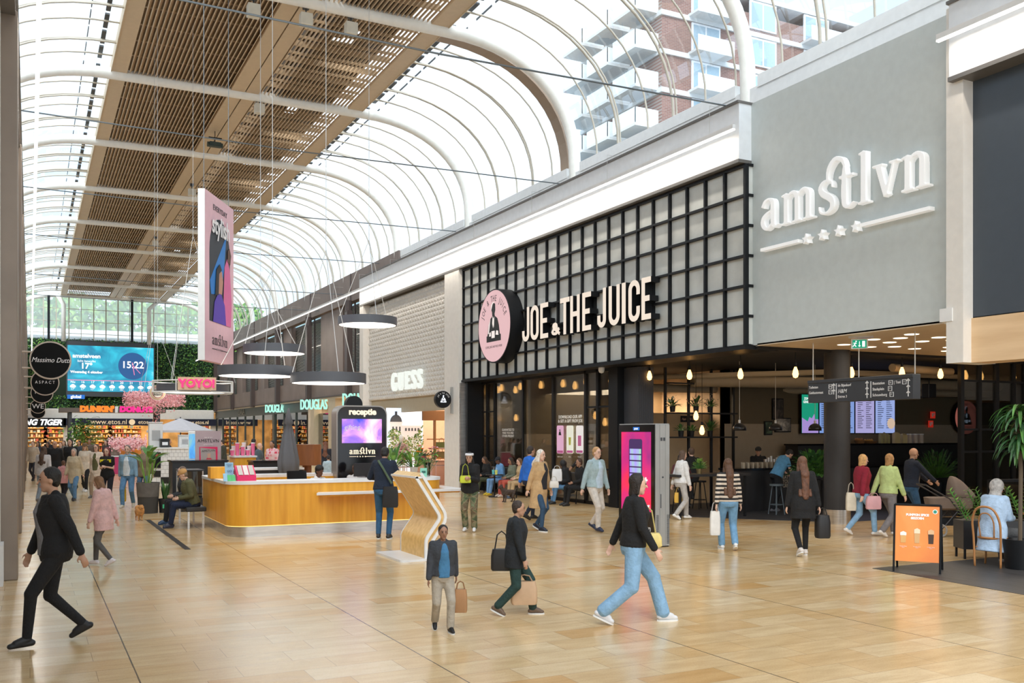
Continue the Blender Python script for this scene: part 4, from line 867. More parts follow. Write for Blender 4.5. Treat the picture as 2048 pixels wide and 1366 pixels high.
pic('hair', [(.62, H * .40), (.86, H * .41), (.9, H * .54), (1.1, H * .57), (.95, H * .6), (.72, H * .56)], (.015, .012, .012), -.03)
pic('face', [(1.55, H * .64), (1.75, H * .63), (1.82, H * .69), (1.7, H * .73), (1.56, H * .71)], (.13, .06, .04), -.026)
text('EVERYDAY', .19, BTXT, t, (L_ / 2, -.01, H * .925), spacing=1.15); text('stylish', .62, mat('print_white', (.9, .88, .88)), t, (L_ / 2, -.034, H * .82), sx=.85, off=.012)
logo(t, L_ * .52 / 6.45, -.006, -.001, BTXT, (L_ / 2, H * .105)); 
m = MB()
for x in (.15, L_ - .15): m.tube([(x, .08, H), (x, .08, ZT - P1.z)], .008, 4)
m.build('suspension_wire', CABLE, t)
# flower ring and YOYO sign
p = aD(386, 775, 28); t = thing('ring_sign_frame', 'white ring frame hanging with a pink lettered tan board', 'sign', p, -8)
m = MB()
for z in (-.16, .16):
    m.tube([(1.2 * math.cos(2 * math.pi * k / 8 + .39), 1.2 * math.sin(2 * math.pi * k / 8 + .39), z) for k in range(8)], .02, 6, True)
for k in range(8): a_ = 2 * math.pi * k / 8 + .39; m.tube([(1.2 * math.cos(a_), 1.2 * math.sin(a_), -.16), (1.2 * math.cos(a_), 1.2 * math.sin(a_), .16)], .02, 6)
m.build('frame', mat('white_frame_metal', (.8, .79, .75), .4), t)
m = MB(); m.cyl((0, 0), .98, -.14, -.06, 40); m.build('diffuser', LAMPW, t, 'auto'); m = MB(); m.rings([[(q * math.cos(2 * math.pi * k / 40), q * math.sin(2 * math.pi * k / 40), z) for k in range(40)] for q, z in ((1.02, -.15), (1.02, .08), (.99, .08), (.99, -.15))], False, True); m.build('ring_housing', mat('dark_grey_ring'), t, 'auto')
m = MB(); m.box(-.42, .62, -1.26, -1.22, -.13, .24); bd = m.build('board', mat('tan_board', (.72, .52, .34), .5), t); m = MB(); m.poly_y([(-.2, .12), (-.05, .22), (.02, .14), (-.08, .06)], -1.28, -1.265); m.poly_y([(.2, .1), (.35, .22), (.3, .06)], -1.28, -1.265); m.build('leaf_shapes', emat('lime_shape', (.5, .8, .05), .8), bd)
text('YOYO!', .31, emat('hot_pink_letter', (1, .05, .25), 1.1), t, (.1, -1.29, .05), .01, off=.014, name='letters')
m = MB()
for k in range(3): a_ = 2 * math.pi * k / 3; m.tube([(1.2 * math.cos(a_), 1.2 * math.sin(a_), .16), (0, 0, 4.5)], .007, 4)
m.tube([(0, 0, 4.5), (0, 0, ZT - p.z)], .007, 4); m.build('suspension_wire', WIRE, t)
p = aD(309, 800, 29.5); rn = random.Random(5); m = MB()
for i in range(3600):
    a_ = rn.uniform(0, 6.283); q = rn.uniform(.55, .92); z = rn.uniform(-.2, .25)
    if rn.random() < .35: q = rn.uniform(0, .9); z = .2 - abs(rn.gauss(0, .35)) * (1.2 - q)
    x, y = q * math.cos(a_), q * math.sin(a_); z = max(z, -.95); s_ = rn.uniform(.02, .045); m.m = rn.choice((0, 0, 1))
    d_ = Vector((rn.uniform(-1, 1), rn.uniform(-1, 1), rn.uniform(-1, 1))).normalized() * s_; e_ = d_.orthogonal().normalized() * s_; c_ = Vector((x, y, z)); m.quad(c_, c_ + d_, c_ + d_ + e_, c_ + e_)
m.m = 2
for k in range(3): m.tube([(.8 * math.cos(k * 2.1), .8 * math.sin(k * 2.1), .2), (0, 0, 2.5), (0, 0, ZT - p.z)], .006, 4)
o = m.build('blossom_garland', [mat('pink_petal', (.90, .42, .45), .7), mat('pale_petal', (.95, .62, .62), .7), WIRE], None, False, False); o.location = p; tag(o, 'hanging ring of dense pink blossoms below the white ring frame', 'flowers', None, 'stuff')
p = aD(315, 785, 28.2); t = thing('waffle_sign', 'small round cream sign with coloured rings in front of the blossoms', 'sign', p)
for q, y, c_ in ((.23, -.02, (.85, .78, .68)), (.205, -.035, (.75, .45, .10)), (.19, -.045, (.82, .72, .60)), (.165, -.055, (.6, .1, .08)), (.15, -.065, (.88, .82, .72))): m = MB(); m.disc_y((0, 0, 0), q, y, 0.02, 30); m.build('ring' if q < .23 else 'face', mat('ring_%d' % int(q * 1000), c_, .5), t, 'auto')
text('Waffle', .11, BTXT, t, (0, -.07, .04), shear=.2); text('Island', .11, BTXT, t, (0, -.07, -.06), shear=.2); m = MB(); m.tube([(0, 0, .2), (0, 0, ZT - p.z)], .006, 4); m.build('suspension_wire', WIRE, t)
# direction sign
pa, pb = aX(1616, 806, 14.3), aX(1826, 795, 14.3); W_ = pa.y - pb.y; h_ = .46
t = thing('direction_sign', 'long dark grey hanging direction sign with arrows', 'sign', pa, -90)
m = MB(); m.box(0, W_, 0, .2, 0, h_); m.box(0, W_, -.02, 0, h_ * .86, h_); bevel(m.build('board', mat('charcoal_sign', (.045, .05, .058), .4), t), .008)
u = W_ / 210
def ar(x, z, s_=.05): m = MB(); m.stroke([(x, z - s_), (x, z + s_)], s_ * .3, -.012, -.002); m.stroke([(x - s_ * .7, z + s_ * .3), (x, z + s_), (x + s_ * .7, z + s_ * .3)], s_ * .3, -.012, -.002); m.build('arrow', WTXT, t)
for x in (62, 132): m = MB(); m.box(x * u, x * u + .012, -.012, -.002, h_ * .12, h_ * .8); m.build('divider', WTXT, t)
for s_, x, z in (('Toiletten', 3, .68), ('Geldautomaat', 3, .44), ('de Bijenkorf', 66, .70), ('H&M', 66, .45), ('Entree 3', 66, .22), ('Busstation', 136, .70), ('Stadsplein', 136, .46), ('Schouwburg', 136, .22), ('| Taxi', 176, .70)): text(s_, .072 if s_ != 'H&M' else .11, WTXT, t, (x * u, -.01, h_ * z), .001, 'LEFT', .95, .001, .0 if s_ != 'H&M' else .3)
for x, z in ((57, .68), (57, .44), (125, .7), (125, .46), (125, .22), (202, .7), (202, .46), (202, .22)): ar(x * u, h_ * z)
for x, z, s_ in ((170, .7, 'B'), (169, .46, 'P'), (172, .22, 'P'), (195, .7, 'T'), (50, .44, 'Y'), (50, .68, 'WC')):
    m = MB(); m.stroke([(x * u - .04, h_ * z - .04), (x * u + .04, h_ * z - .04), (x * u + .04, h_ * z + .04), (x * u - .04, h_ * z + .04), (x * u - .04, h_ * z - .04)], .008, -.012, -.002); m.build('symbol', WTXT, t); text(s_[0], .05, WTXT, t, (x * u, -.01, h_ * z), .001)
for x in (.04, W_ * .48, W_ - .04): m = MB(); m.tube([(x, .1, h_), (x, .1, 3.9 - pa.z)], .01, 6); m.build('suspension_rod', WIRE, t)
p = aX(1719, 688, 14.15); t = thing('exit_sign', 'green emergency exit sign with running man under the passage ceiling', 'sign', p, -50); m = MB(); m.box(-.15, .15, 0, .05, -.09, .1); m.build('housing', mat('white_paint'), t)
m = MB(); m.box(-.125, .125, -.01, 0, -.075, .075); m.build('panel', emat('exit_green', (0, .38, .20), .9), t); m = MB(); m.box(.05, .1, -.015, -.01, -.055, .055); m.stroke([(0, .05), (0, -.05)], .01, -.016, -.011); m.stroke([(-.02, -.03), (0, -.05), (.02, -.03)], .01, -.016, -.011); m.stroke([(-.07, .03), (-.09, -.01), (-.06, -.05)], .016, -.016, -.011); m.stroke([(-.09, -.01), (-.12, -.05)], .014, -.016, -.011); m.stroke([(-.11, .02), (-.05, .01)], .012, -.016, -.011); m.disc_y((-.06, 0, .05), .014, -.016, -.011, 10); m.build('running_man', emat('screen_white', (1, 1, 1)), t)
m = MB(); m.box(-.2, .25, 0, .12, .12, .17); m.tube([(0, .03, .17), (0, .03, 3.9 - p.z)], .015, 6); m.build('bracket', STEEL, t)
# recessed ceiling lights of the passage
k = 0
for u_, v_ in ((195, 350), (240, 350), (500, 373), (535, 298), (700, 327), (748, 370), (808, 284), (920, 246), (950, 391), (1027, 317), (1192, 277), (1278, 413), (1300, 376), (1335, 306), (1410, 218), (1525, 336)):
    if u_ == 195: continue
    px, py = 1640 + u_ / 5.02, 620 + v_ / 5.02; q = ray(px, py); tt = (3.89 - EYE) / q.z
    if tt > 0: t = thing('downlight', 'round warm lit recessed downlight in the beige passage ceiling', 'downlight', (q.x * tt, q.y * tt, 3.9), 0, 'passage ceiling downlights'); m = MB(); m.cyl((0, 0), .13, -.012, 0, 20); m.build('diffuser', emat('warm_downlight', (1, .80, .55), 3.5), t, 'auto'); m = MB(); m.cyl((0, 0), .15, -.006, 0.0, 20); m.build('trim_ring', mat('white_paint'), t, 'auto')
p = aX(1893, 633, 13.7); t = thing('camera', 'small white security camera at the corner of the grey wall', 'camera', p, -90); m = MB(); m.box(-.04, .2, -.12, .0, -.1, .12); m.box(0, .3, -.05, .05, -.13, -.1); m.build('housing', mat('white_paint'), t)
m = MB(); m.disc_y((0, 0, 0), .05, -.02, .14, 16); m.build('lens', BLACK, t)
p = aX(1203, 733, 13.95); t = thing('dome_camera', 'white dome camera under the black facade edge', 'camera', (p.x, p.y, 3.83)); m = MB(); m.lathe([(.001, -.16), (.06, -.14), (.085, -.08), (.085, 0), (.001, 0)], n=18); m.build('dome', mat('white_paint'), t, 'auto')
# bulbs
BULB = emat('amber_filament_bulb', (1, .50, .14), 6)
t0 = None
blist = [(p_[0], p_[1], p_[2]) for p_ in ((969, 773, 28), (995, 777, 29), (1002, 773, 27), (1030, 777, 28), (1040, 770, 26), (1065, 773, 26.5), (1081, 767, 25.5), (1125, 764, 25), (1149, 768, 26), (1171, 759, 24.5), (1190, 828, 26), (1209, 841, 27), (1031, 833, 28), (1048, 844, 28), (1086, 833, 27.5), (1101, 844, 28), (1069, 863, 28.5), (1221, 757, 21.5), (1299, 748, 19.6), (1379, 746, 19), (1481, 744, 18.2), (1591, 741, 20), (1703, 741, 20), (1804, 741, 20), (1881, 744, 21.5), (1931, 747, 20.5), (1962, 748, 19.5), (2027, 749, 19), (1392, 828, 23), (1404, 857, 23))]
for i, (px, py, d) in enumerate(blist):
    a_ = (px - 1024) / F_PX; d = max(14.7 / (SN + CS * a_) + (1.5 if 820 < py else 0), 15.9 / (CS - SN * a_) if px > 1550 else 0); p = aD(px, py, d)
    if t0 is None:
        t0 = thing('filament_bulb', 'glowing amber filament bulb on a black cord inside the juice bar', 'light bulb', p, 0, 'filament bulbs of the juice bar')
        m = MB(); m.lathe([(.001, -.17), (.05, -.15), (.07, -.08), (.055, 0), (.03, .06), (.026, .08)], n=12); m.build('bulb', BULB, t0, True)
        m = MB(); m.cyl((0, 0), .03, .08, .17, 10); m.build('socket', BLACK, t0)
        m = MB(); m.tube([(0, 0, 0), (0, 0, 1)], .007, 4); c_ = m.build('cord', BLACK, t0); c_.location.z = .16; c_.scale.z = 3.86 - p.z - .16
    else:
        c_ = copy_tree(t0); c_.location = p
        for q in c_.children:
            if q.name.startswith('cord'): q.scale.z = max(.05, 3.86 - p.z - .16)
# ================= RECEPTION DESK =================
def rr(x0, x1, y0, y1, r, n=6):
    out = []
    for cx_, cy_, a0 in ((x1 - r, y0 + r, -90), (x1 - r, y1 - r, 0), (x0 + r, y1 - r, 90), (x0 + r, y0 + r, 180)):
        for i in range(n + 1): a = R(a0 + 90 * i / n); out.append((cx_ + r * math.cos(a), cy_ + r * math.sin(a)))
    return out
def rim(m, o_, i_, z0, z1): m.rings([[(x, y, z) for x, y in P_] for P_, z in ((o_, z0), (o_, z1), (i_, z1), (i_, z0))], False, True)
D0 = (3.43, 18.8)
t = thing('reception_desk', 'long orange oak reception desk with white top and steel plinth', 'desk', (*D0, 0))
WX, WY = 4.55, 3.5
m = MB(); rim(m, rr(.04, WX - .04, .04, WY - .04, .38), rr(.7, WX - .7, .7, WY - .7, .1), 0, .2); m.build('plinth', STEEL, t, 'auto')
m = MB(); rim(m, rr(0, WX, 0, WY, .42), rr(.66, WX - .66, .66, WY - .66, .1), .22, 1.03); m.build('oak_panelling', OAK, t, 'auto')
m = MB(); rim(m, rr(.03, WX - .03, .03, WY - .03, .4), rr(.5, WX - .5, .5, WY - .5, .2), .20, .222); m.build('light_strip', emat('plinth_glow', (1, .62, .2), 1.6), t, 'auto')
m = MB(); rim(m, rr(-.02, WX + .02, -.02, WY + .02, .44), rr(.6, WX - .6, .6, WY - .6, .12), 1.03, 1.09); m.build('worktop', CORIAN, t, 'auto')
xs = aY(632, 990, 18.55).x - D0[0]
m = MB(); m.rings([[(x, y, z) for x, y in ((xs, -.30), (WX + .22, -.30), (WX + .36, -.16), (WX + .36, 1.1), (WX, 1.1), (WX, 0), (xs + .12, 0))] for z in (.80, .845)]); m.build('ledge', CORIAN, t)
m = MB(); m.rings([[(x, y, z) for x, y in ((xs + .1, -.26), (WX + .2, -.26), (WX + .3, -.1), (WX + .3, 1.0), (WX, 1.0), (WX, 0), (xs + .2, 0))] for z in (.77, .80)]); m.build('ledge_underside', OAK, t)
pL_, pR_ = aY(673, 900, 21.4), aY(774, 900, 21.4)
t = thing('reception_totem', 'tall black reception totem with lit lettering and colourful screen', 'totem', (pL_.x, 21.4, 0)); W_ = pR_.x - pL_.x; H = aY(720, 811, 21.4).z
r_ = .2; prof = [(W_ - r_ + r_ * math.sin(R(a)), H - r_ + r_ * math.cos(R(a))) for a in range(90, -1, -15)] + [(r_ - r_ * math.sin(R(a)), H - r_ + r_ * math.cos(R(a))) for a in range(0, 91, 15)]
prof = [(W_, 0)] + prof + [(0, 0)]
m = MB(); m.poly_y(prof, 0, .42); m.build('casing', mat('champagne_metal', (.38, .35, .32), .35, .6), t, 'auto')
m = MB(); m.poly_y([(.03 + x * (W_ - .06) / W_, z * (H - .03) / H) for x, z in prof], -.02, 0); m.build('front_panel', mat('black_gloss_panel', (.008, .008, .010), .12), t, 'auto')
zz = lambda py: aY(720, py, 21.4).z
m = MB(); m.box(W_ * .10, W_ * .885, -.035, -.02, zz(886), zz(838)); m.build('screen', ramp_mat('abstract_screen', [(.3, (.02, .05, .75)), (.42, (.35, .15, .65)), (.5, (.85, .40, .60)), (.62, (.62, .72, .75)), (.75, (.55, .45, .10))], 1.6, 1.0, 5), t)
LG = emat('warm_lit_letter', (1, .82, .60), 1.25)
text('receptie', .20, LG, t, (W_ * .5, -.04, zz(824)), .01, off=.008, name='lit_lettering'); text('gifting', .16, mat('print_white'), t, (W_ * .3, -.04, zz(855)), .002)
logo(t, W_ * .50 / 6.45, -.05, -.02, LG, (W_ * .5, zz(908)))
m = MB(); m.disc_y((W_ * .38, 0, H + .03), .2, .12, .3, 30); o = m.build('round_fin', BLACK, t, 'auto')
# on and around the desk
def leafblade(m, base, d, L_, w, droop, n=5, fold=.2, mi=0):
    b_ = Vector(base); d = Vector(d).normalized(); up = Vector((0, 0, 1)); side = d.cross(up); side = side.normalized() if side.length > .05 else Vector((1, 0, 0)); pts = []
    p_ = b_.copy(); dd = d.copy(); m.m = mi
    for i in range(n + 1):
        f_ = i / n; ww = w * math.sin(math.pi * min(1, (f_ * .9 + .08))) ** .8; nn = side.cross(dd).normalized(); pts.append((p_ - side * ww / 2 + nn * fold * ww, p_.copy(), p_ + side * ww / 2 + nn * fold * ww)); p_ += dd * L_ / n; dd = (dd - up * droop / n).normalized()
    for i in range(n): a_, b2_ = pts[i], pts[i + 1]; m.quad(a_[0], a_[1], b2_[1], b2_[0]); m.quad(a_[1], a_[2], b2_[2], b2_[1])
def plant(name, label, loc, mk, cat='plant', pot=None, group=None):
    t = thing(name, label, cat, loc, 0, group)
    if pot:
        r, h, m_ = pot[:3]; m = MB(); m.lathe([(r * .8, 0), (r, h), (r * .93, h), (r * .9, h * .9), (.001, h * .9)], n=28); m.build('pot', m_, t, 'auto')
    m = MB(); mk(m); m.build('foliage', [LEAF, LLEAF, DLEAF], t, False, False); return t
def tuft(n, L_, w, z0, spread=.6, droop=.7, seed=1, stem=0, r0=.05, mis=(0, 1)):
    def f_(m):
        rn = random.Random(seed)
        for i in range(n):
            a_ = rn.uniform(0, 6.283); e_ = rn.uniform(1 - spread, 1); d_ = Vector((math.cos(a_) * (1 - e_ * .8), math.sin(a_) * (1 - e_ * .8), e_)); b_ = Vector((math.cos(a_) * r0, math.sin(a_) * r0, z0)); s_ = stem * rn.uniform(.5, 1)
            if s_: q = b_ + d_.normalized() * s_; m.m = 0; m.tube([b_, q], .006, 5); b_ = q
            leafblade(m, b_, d_, L_ * rn.uniform(.7, 1.1), w * rn.uniform(.8, 1.1), droop, 5, .18, rn.choice(mis))
    return f_
for i, (px, py, s_) in enumerate(((786, 930, .9), (828, 928, .75))):
    p = aY(px, py, 21.6); plant('potted_plant', ('light green leafy plant on the desk right behind the customer', 'smaller light green leafy plant on the desk, left of the flowers')[i], (p.x, 21.6, 1.09), tuft(34, .42 * s_, .10, .1, .75, 1.0, 8 + i, .34 * s_, .05, (0, 1, 1)), pot=(.10, .12, mat('white_pot', (.8, .8, .78), .4)))
p = aY(855, 947, 19.35); t = thing('flower_vase', 'glass vase with a mixed orange and pink bouquet on the desk end', 'vase', (p.x, 19.35, 1.09))
m = MB(); m.lathe([(.05, 0), (.055, .02), (.05, .15), (.075, .30), (.07, .30), (.045, .15), (.045, .02), (.001, .015)], n=20); m.build('vase', glass('vase_glass', (.86, .93, .9)), t, True)
m = MB(); rn = random.Random(2); heads = []
for i in range(26): a_ = rn.uniform(0, 6.28); q = rn.uniform(.03, .27); z = rn.uniform(.36, .68); h_ = Vector((q * math.cos(a_), q * math.sin(a_) * .8, z)); heads.append(h_); m.tube([(0.01 * math.cos(a_), .01 * math.sin(a_), .03), h_], .004, 4)
for i in range(60): h_ = heads[i % 26]; leafblade(m, h_ * .8, (rn.uniform(-1, 1), rn.uniform(-1, 1), rn.uniform(-.2, .8)), .13, .05, .6, 3, .2, rn.choice((0, 1, 2)))
m.build('greenery', [LEAF, LLEAF, DLEAF], t, False, False)
for i, h_ in enumerate(heads[:22]):
    m = MB()
    for k in range(9): leafblade(m, h_, (math.cos(k * .7), math.sin(k * .7), rn.uniform(.1, .9)), .065, .045, .4, 2)
    m.build('flower', mat('flower_%d' % (i % 4), ((.9, .35, .05), (.85, .45, .5), (.9, .75, .35), (.75, .15, .2))[i % 4], .6), t, False, False)
p = aY(847, 947, 19.1); t = thing('card_stand', 'mint green card standing beside the flower vase', 'card', (p.x, 19.1, 1.09)); m = MB(); m.box(-.075, .075, -.01, .01, 0, .19); m.build('card', mat('mint_card', (.30, .68, .52), .5), t); m = MB(); m.box(-.045, .045, -.013, -.01, .08, .13); m.build('printed_picture', mat('dark_green_print', (.04, .15, .12)), t)
def stand(px, Y, w, h, c_, lab, z=1.09, py=960, lean=.06):
    p = aY(px, py, Y); t = thing('brochure_card', lab, 'card', (p.x, Y, z)); m = MB(); m.add([(-w / 2, -.02, 0), (w / 2, -.02, 0), (w / 2, lean, h), (-w / 2, lean, h), (-w / 2, .01, 0), (w / 2, .01, 0), (w / 2, lean + .012, h), (-w / 2, lean + .012, h)], [(0, 1, 2, 3), (5, 4, 7, 6), (0, 4, 5, 1), (3, 2, 6, 7), (0, 3, 7, 4), (1, 5, 6, 2)]); m.build('card', c_, t); return t
BLC = mat('pale_blue_card', (.32, .55, .72), .5); GRC = mat('green_card', (.10, .50, .18), .5)
t = stand(459, 19.35, .165, .36, BLC, 'tall pale blue card stand on the desk left corner'); text('OPENING\nTIJDEN', .028, mat('navy_print', (.02, .05, .2)), t, (0, .02, .31)); text('GO', .06, mat('navy_print', (.02, .05, .2)), t, (0, .0, .19))
for i, px in enumerate((451, 459.5, 467.5)): stand(px, 19.12, .075, .15 - .03 * (i > 0), (BLC, GRC, GRC)[i], ('small blue leaflet in front of the tall blue card stand', 'small green leaflet in the middle in front of the blue card stand', 'small green leaflet nearest the pink rack')[i])
p = aY(490, 960, 19.15); t = thing('brochure_rack', 'slanted bright pink brochure rack on the desk', 'brochure rack', (p.x - .16, 19.1, 1.09)); PKR = mat('crimson_card', (.75, .02, .12), .5)
m = MB(); m.rings([[(0 + dx * .0 + x, y, z) for y, z in ((0, 0), (.32, 0), (.32, .30), (.28, .30), (0, .1))] for x, dx in ((0, 0), (.37, 0))]); m.build('rack', PKR, t)
for i in range(3): q = MB(); q.box(.03 + i * .11, .12 + i * .11, .0, .01, .02, .2); q.v = [(a_, b_ + c_ * 1.3 - .02, c_ + .1) for a_, b_, c_ in q.v]; q.build('brochure', mat('print_brochure_%d' % i, ((.55, .5, .46), (.7, .62, .6), (.5, .46, .42))[i], .5), t)
p = aY(398, 940, 20.4); t = thing('wooden_box', 'orange oak box standing on the desk left side', 'box', (aY(421, 940, 20.3).x, 20.3, 1.09)); m = MB(); m.box(0, .44, 0, .35, 0, .24); bevel(m.build('box', OAK, t), .006)
for i, (px, Y, lab) in enumerate(((607, 20.6, 'black rounded office chair back behind the desk'),)):
    p = aY(px, 940, Y); t = thing('office_chair', lab, 'chair', (p.x, Y, 0), 20); m = MB(); m.lathe([(.001, .46), (.24, .47), (.25, .52), (.001, .54)], n=24); m.build('seat', BLACK, t, 'auto'); m = MB(); m.rings([[(.26 * math.sin(R(a)) * 1.0, .2 + .06 * math.cos(R(a)) + dy, z) for a in range(-80, 81, 16)] + [(.24 * math.sin(R(a)), .24 + .06 * math.cos(R(a)) + dy, z) for a in range(80, -81, -16)] for z, dy in ((.62, 0), (.9, .02), (1.1, .04), (1.2, .05))]); m.build('backrest', BLACK, t, 'auto'); m = MB(); m.cyl((0, 0), .03, .08, .47); m.build('gas_lift', STEEL, t)
    for k in range(5): a_ = 2 * math.pi * k / 5; m = MB(); m.tube([(0, 0, .1), (.28 * math.cos(a_), .28 * math.sin(a_), .04)], .02, 6); m.build('leg', BLACK, t)
p = aY(722, 942, 19.6); t = thing('monitor', 'dark computer monitor seen from behind on the reception desk', 'monitor', (p.x + .05, 19.55, 1.09), 12); m = MB(); m.box(-.24, .24, 0, .03, .02, .30); m.build('panel', mat('black_plastic', (.02, .02, .022), .4), t); m = MB(); m.box(-.1, .1, -.02, .12, 0, .012); m.build('foot', mat('black_plastic'), t)
# closed grey parasol
p = aD(577, 957, 24.4); t = thing('closed_parasol', 'tall closed dark grey parasol behind the desk', 'parasol', (p.x, p.y, 0)); m = MB(); rg = []
for z, q, am in ((.82, .09, .3), (.95, .16, .25), (1.05, .24, .12), (1.3, .25, .14), (1.7, .18, .16), (2.0, .13, .16), (2.25, .08, .1), (2.28, .12, .1), (2.55, .05, .05), (2.68, .015, 0)): rg.append([(q * (1 + am * math.sin(6 * a_ + z * 2)) * math.cos(a_), q * (1 + am * math.sin(6 * a_ + z * 2)) * math.sin(a_), z) for a_ in [2 * math.pi * k / 48 for k in range(48)]])
m.rings(rg); m.build('canopy', mat('cloth_charcoal_canvas', (.14, .145, .16), .9), t, True); m = MB(); m.cyl((0, 0), .028, 0, .9, 12); m.build('pole', DGREY, t, 'auto'); m = MB(); m.cyl((0, 0), .3, 0, .07, 30); m.build('base', mat('concrete_base', (.3, .3, .3)), t, 'auto')
p = aD(614, 920, 27); t = thing('wooden_drum', 'brown round wooden drum on a thick stem behind the desk', 'pedestal', (p.x, p.y, 0)); WB = wood_mat('red_brown_wood', (.22, .075, .025), (.33, .12, .04), (1.2, 1.2, .2), 6, .4)
m = MB(); m.cyl((0, 0), .40, 1.12, 1.71, 40); m.build('drum', WB, t, 'auto'); m = MB(); m.cyl((0, 0), .13, .0, 1.12, 24); m.build('stem', WB, t, 'auto')
# second counter and display cases behind
def counter(name, label, x0, x1, y0, y1, h, top, body, cat='counter', lip=.03):
    t = thing(name, label, cat, (x0, y0, 0)); m = MB(); m.box(0, x1 - x0, 0, y1 - y0, 0, h - .05); m.build('body', body, t); m = MB(); m.box(-lip, x1 - x0 + lip, -lip, y1 - y0 + lip, h - .05, h); m.build('worktop', top, t); return t
a_ = aY(470, 935, 24.6).x; b_ = aY(560, 935, 24.6).x; counter('side_counter', 'dark counter with long white top just behind the reception desk', a_, b_ + .6, 24.6, 25.3, 1.13, CORIAN, mat('black_plastic'))
a_ = aY(345, 935, 27.6).x; b_ = aY(455, 935, 27.6).x; t = counter('display_case', 'black topped glass display case left behind the desk', a_, b_, 27.6, 28.4, 1.27, mat('black_gloss_panel'), mat('black_plastic'))
a_ = aY(352, 950, 26.6).x; t = thing('display_case', 'low glass display case with steel frame beside the seated man', 'display case', (a_, 25.6, 0)); m = MB(); m.box(0, .55, 0, .95, 0, .35); m.box(-.02, .57, -.02, .97, 1.05, 1.08); m.build('frame', mat('black_plastic'), t)
m = MB()
for x in (0, .52):
    for y in (0, .92): m.box(x, x + .03, y, y + .03, .35, 1.05)
m.build('post', STEEL, t); m = MB(); m.box(.015, .53, .015, .93, .36, 1.04); m.build('glass_panel', glass('case_glass', (.72, .84, .88), 0, 1.2), t)
a_ = aY(508, 930, 27.2).x; b_ = aY(556, 930, 27.2).x; counter('display_case', 'black display case right behind the reception desk, near the parasol', a_, b_, 27.2, 28, 1.25, mat('black_gloss_panel'), mat('black_plastic'))
a_ = aY(470, 930, 28.6).x; b_ = aY(512, 930, 28.6).x; counter('oak_counter', 'oak food counter with white top between the two black cases', a_, b_, 28.6, 29.4, 1.36, CORIAN, OAK)
rn = random.Random(9)
for i in range(9):
    px = 463 + i * 5.2; p = aY(px, 911, 29); t = thing('takeaway_cup', 'small pink and white cup standing on the oak food counter', 'cup', (p.x, 28.9 + (i % 2) * .2, 1.36), 0, 'cups on the oak food counter'); m = MB(); h_ = .16 + .1 * (i % 3); m.cyl((0, 0), .045, 0, h_, 14, .06); m.build('cup', mat('cup_%d' % (i % 2), ((.8, .15, .3), (.85, .7, .7))[i % 2], .5), t, 'auto'); m = MB(); m.cyl((0, 0), .062, h_, h_ + .03, 14); m.build('lid', WHITE, t, 'auto')
# magazine poster
pa, pb = aY(391, 900, 29.6), aY(442, 900, 29.6); W_ = pb.x - pa.x; zt = aY(415, 862, 29.6).z
t = thing('poster_stand', 'lilac standing poster with a red magazine cover', 'poster', (pa.x, 29.6, 0)); m = MB(); m.box(0, W_, 0, .06, .35, zt); m.build('panel', mat('lilac_poster', (.50, .40, .44), .5), t); m = MB(); m.box(W_ * .2, W_ * .8, -.1, .2, 0, .35); m.build('foot', DGREY, t)
text('AMSTLVN', .135, BTXT, t, (W_ / 2, -.01, zt - .30), spacing=1.1); text('MAGAZINE', .045, WTXT, t, (W_ / 2, -.01, zt - .42), spacing=1.3); text('PAK ER EEN', .045, WTXT, t, (W_ / 2, -.01, zt - .2))
m = MB(); m.box(W_ * .15, W_ * .86, -.012, 0, zt - 1.1, zt - .48); cv = m.build('magazine_cover', PKR, t); pic('inner_cover', [(W_ * .22, zt - 1.1), (W_ * .8, zt - 1.1), (W_ * .78, zt - .55), (W_ * .18, zt - .5)], (.42, .38, .37), -.014, cv); text('AMSTLVN', .09, BTXT, t, (W_ / 2, -.02, zt - .6), rot=4)
pic('red_jacket_figure', [(W_ * .36, zt - 1.1), (W_ * .7, zt - 1.1), (W_ * .66, zt - .86), (W_ * .56, zt - .8), (W_ * .46, zt - .8), (W_ * .38, zt - .88)], (.62, .02, .08), -.020, cv); pic('face', [(W_ * .46, zt - .82), (W_ * .57, zt - .82), (W_ * .58, zt - .68), (W_ * .46, zt - .68)], (.62, .4, .3), -.024, cv)
pa = aD(386, 940, 32.5); t = thing('order_kiosk', 'white self-order kiosk with green and blue screen left of the lilac poster', 'kiosk', (pa.x, pa.y, 0), -30); m = MB(); m.box(-.18, .18, 0, .1, .9, 2.1); m.box(-.1, .1, 0, .1, 0, .9); bevel(m.build('casing', WHITE, t), .03); m = MB(); m.box(-.14, .14, -.01, 0, 1.15, 2.0); m.build('screen', ramp_mat('menu_screen', [(.35, (.5, .7, .1)), (.5, (.1, .4, .8)), (.7, (.05, .2, .6))], 2.5, .8, 2, (1, 1, .6)), t)
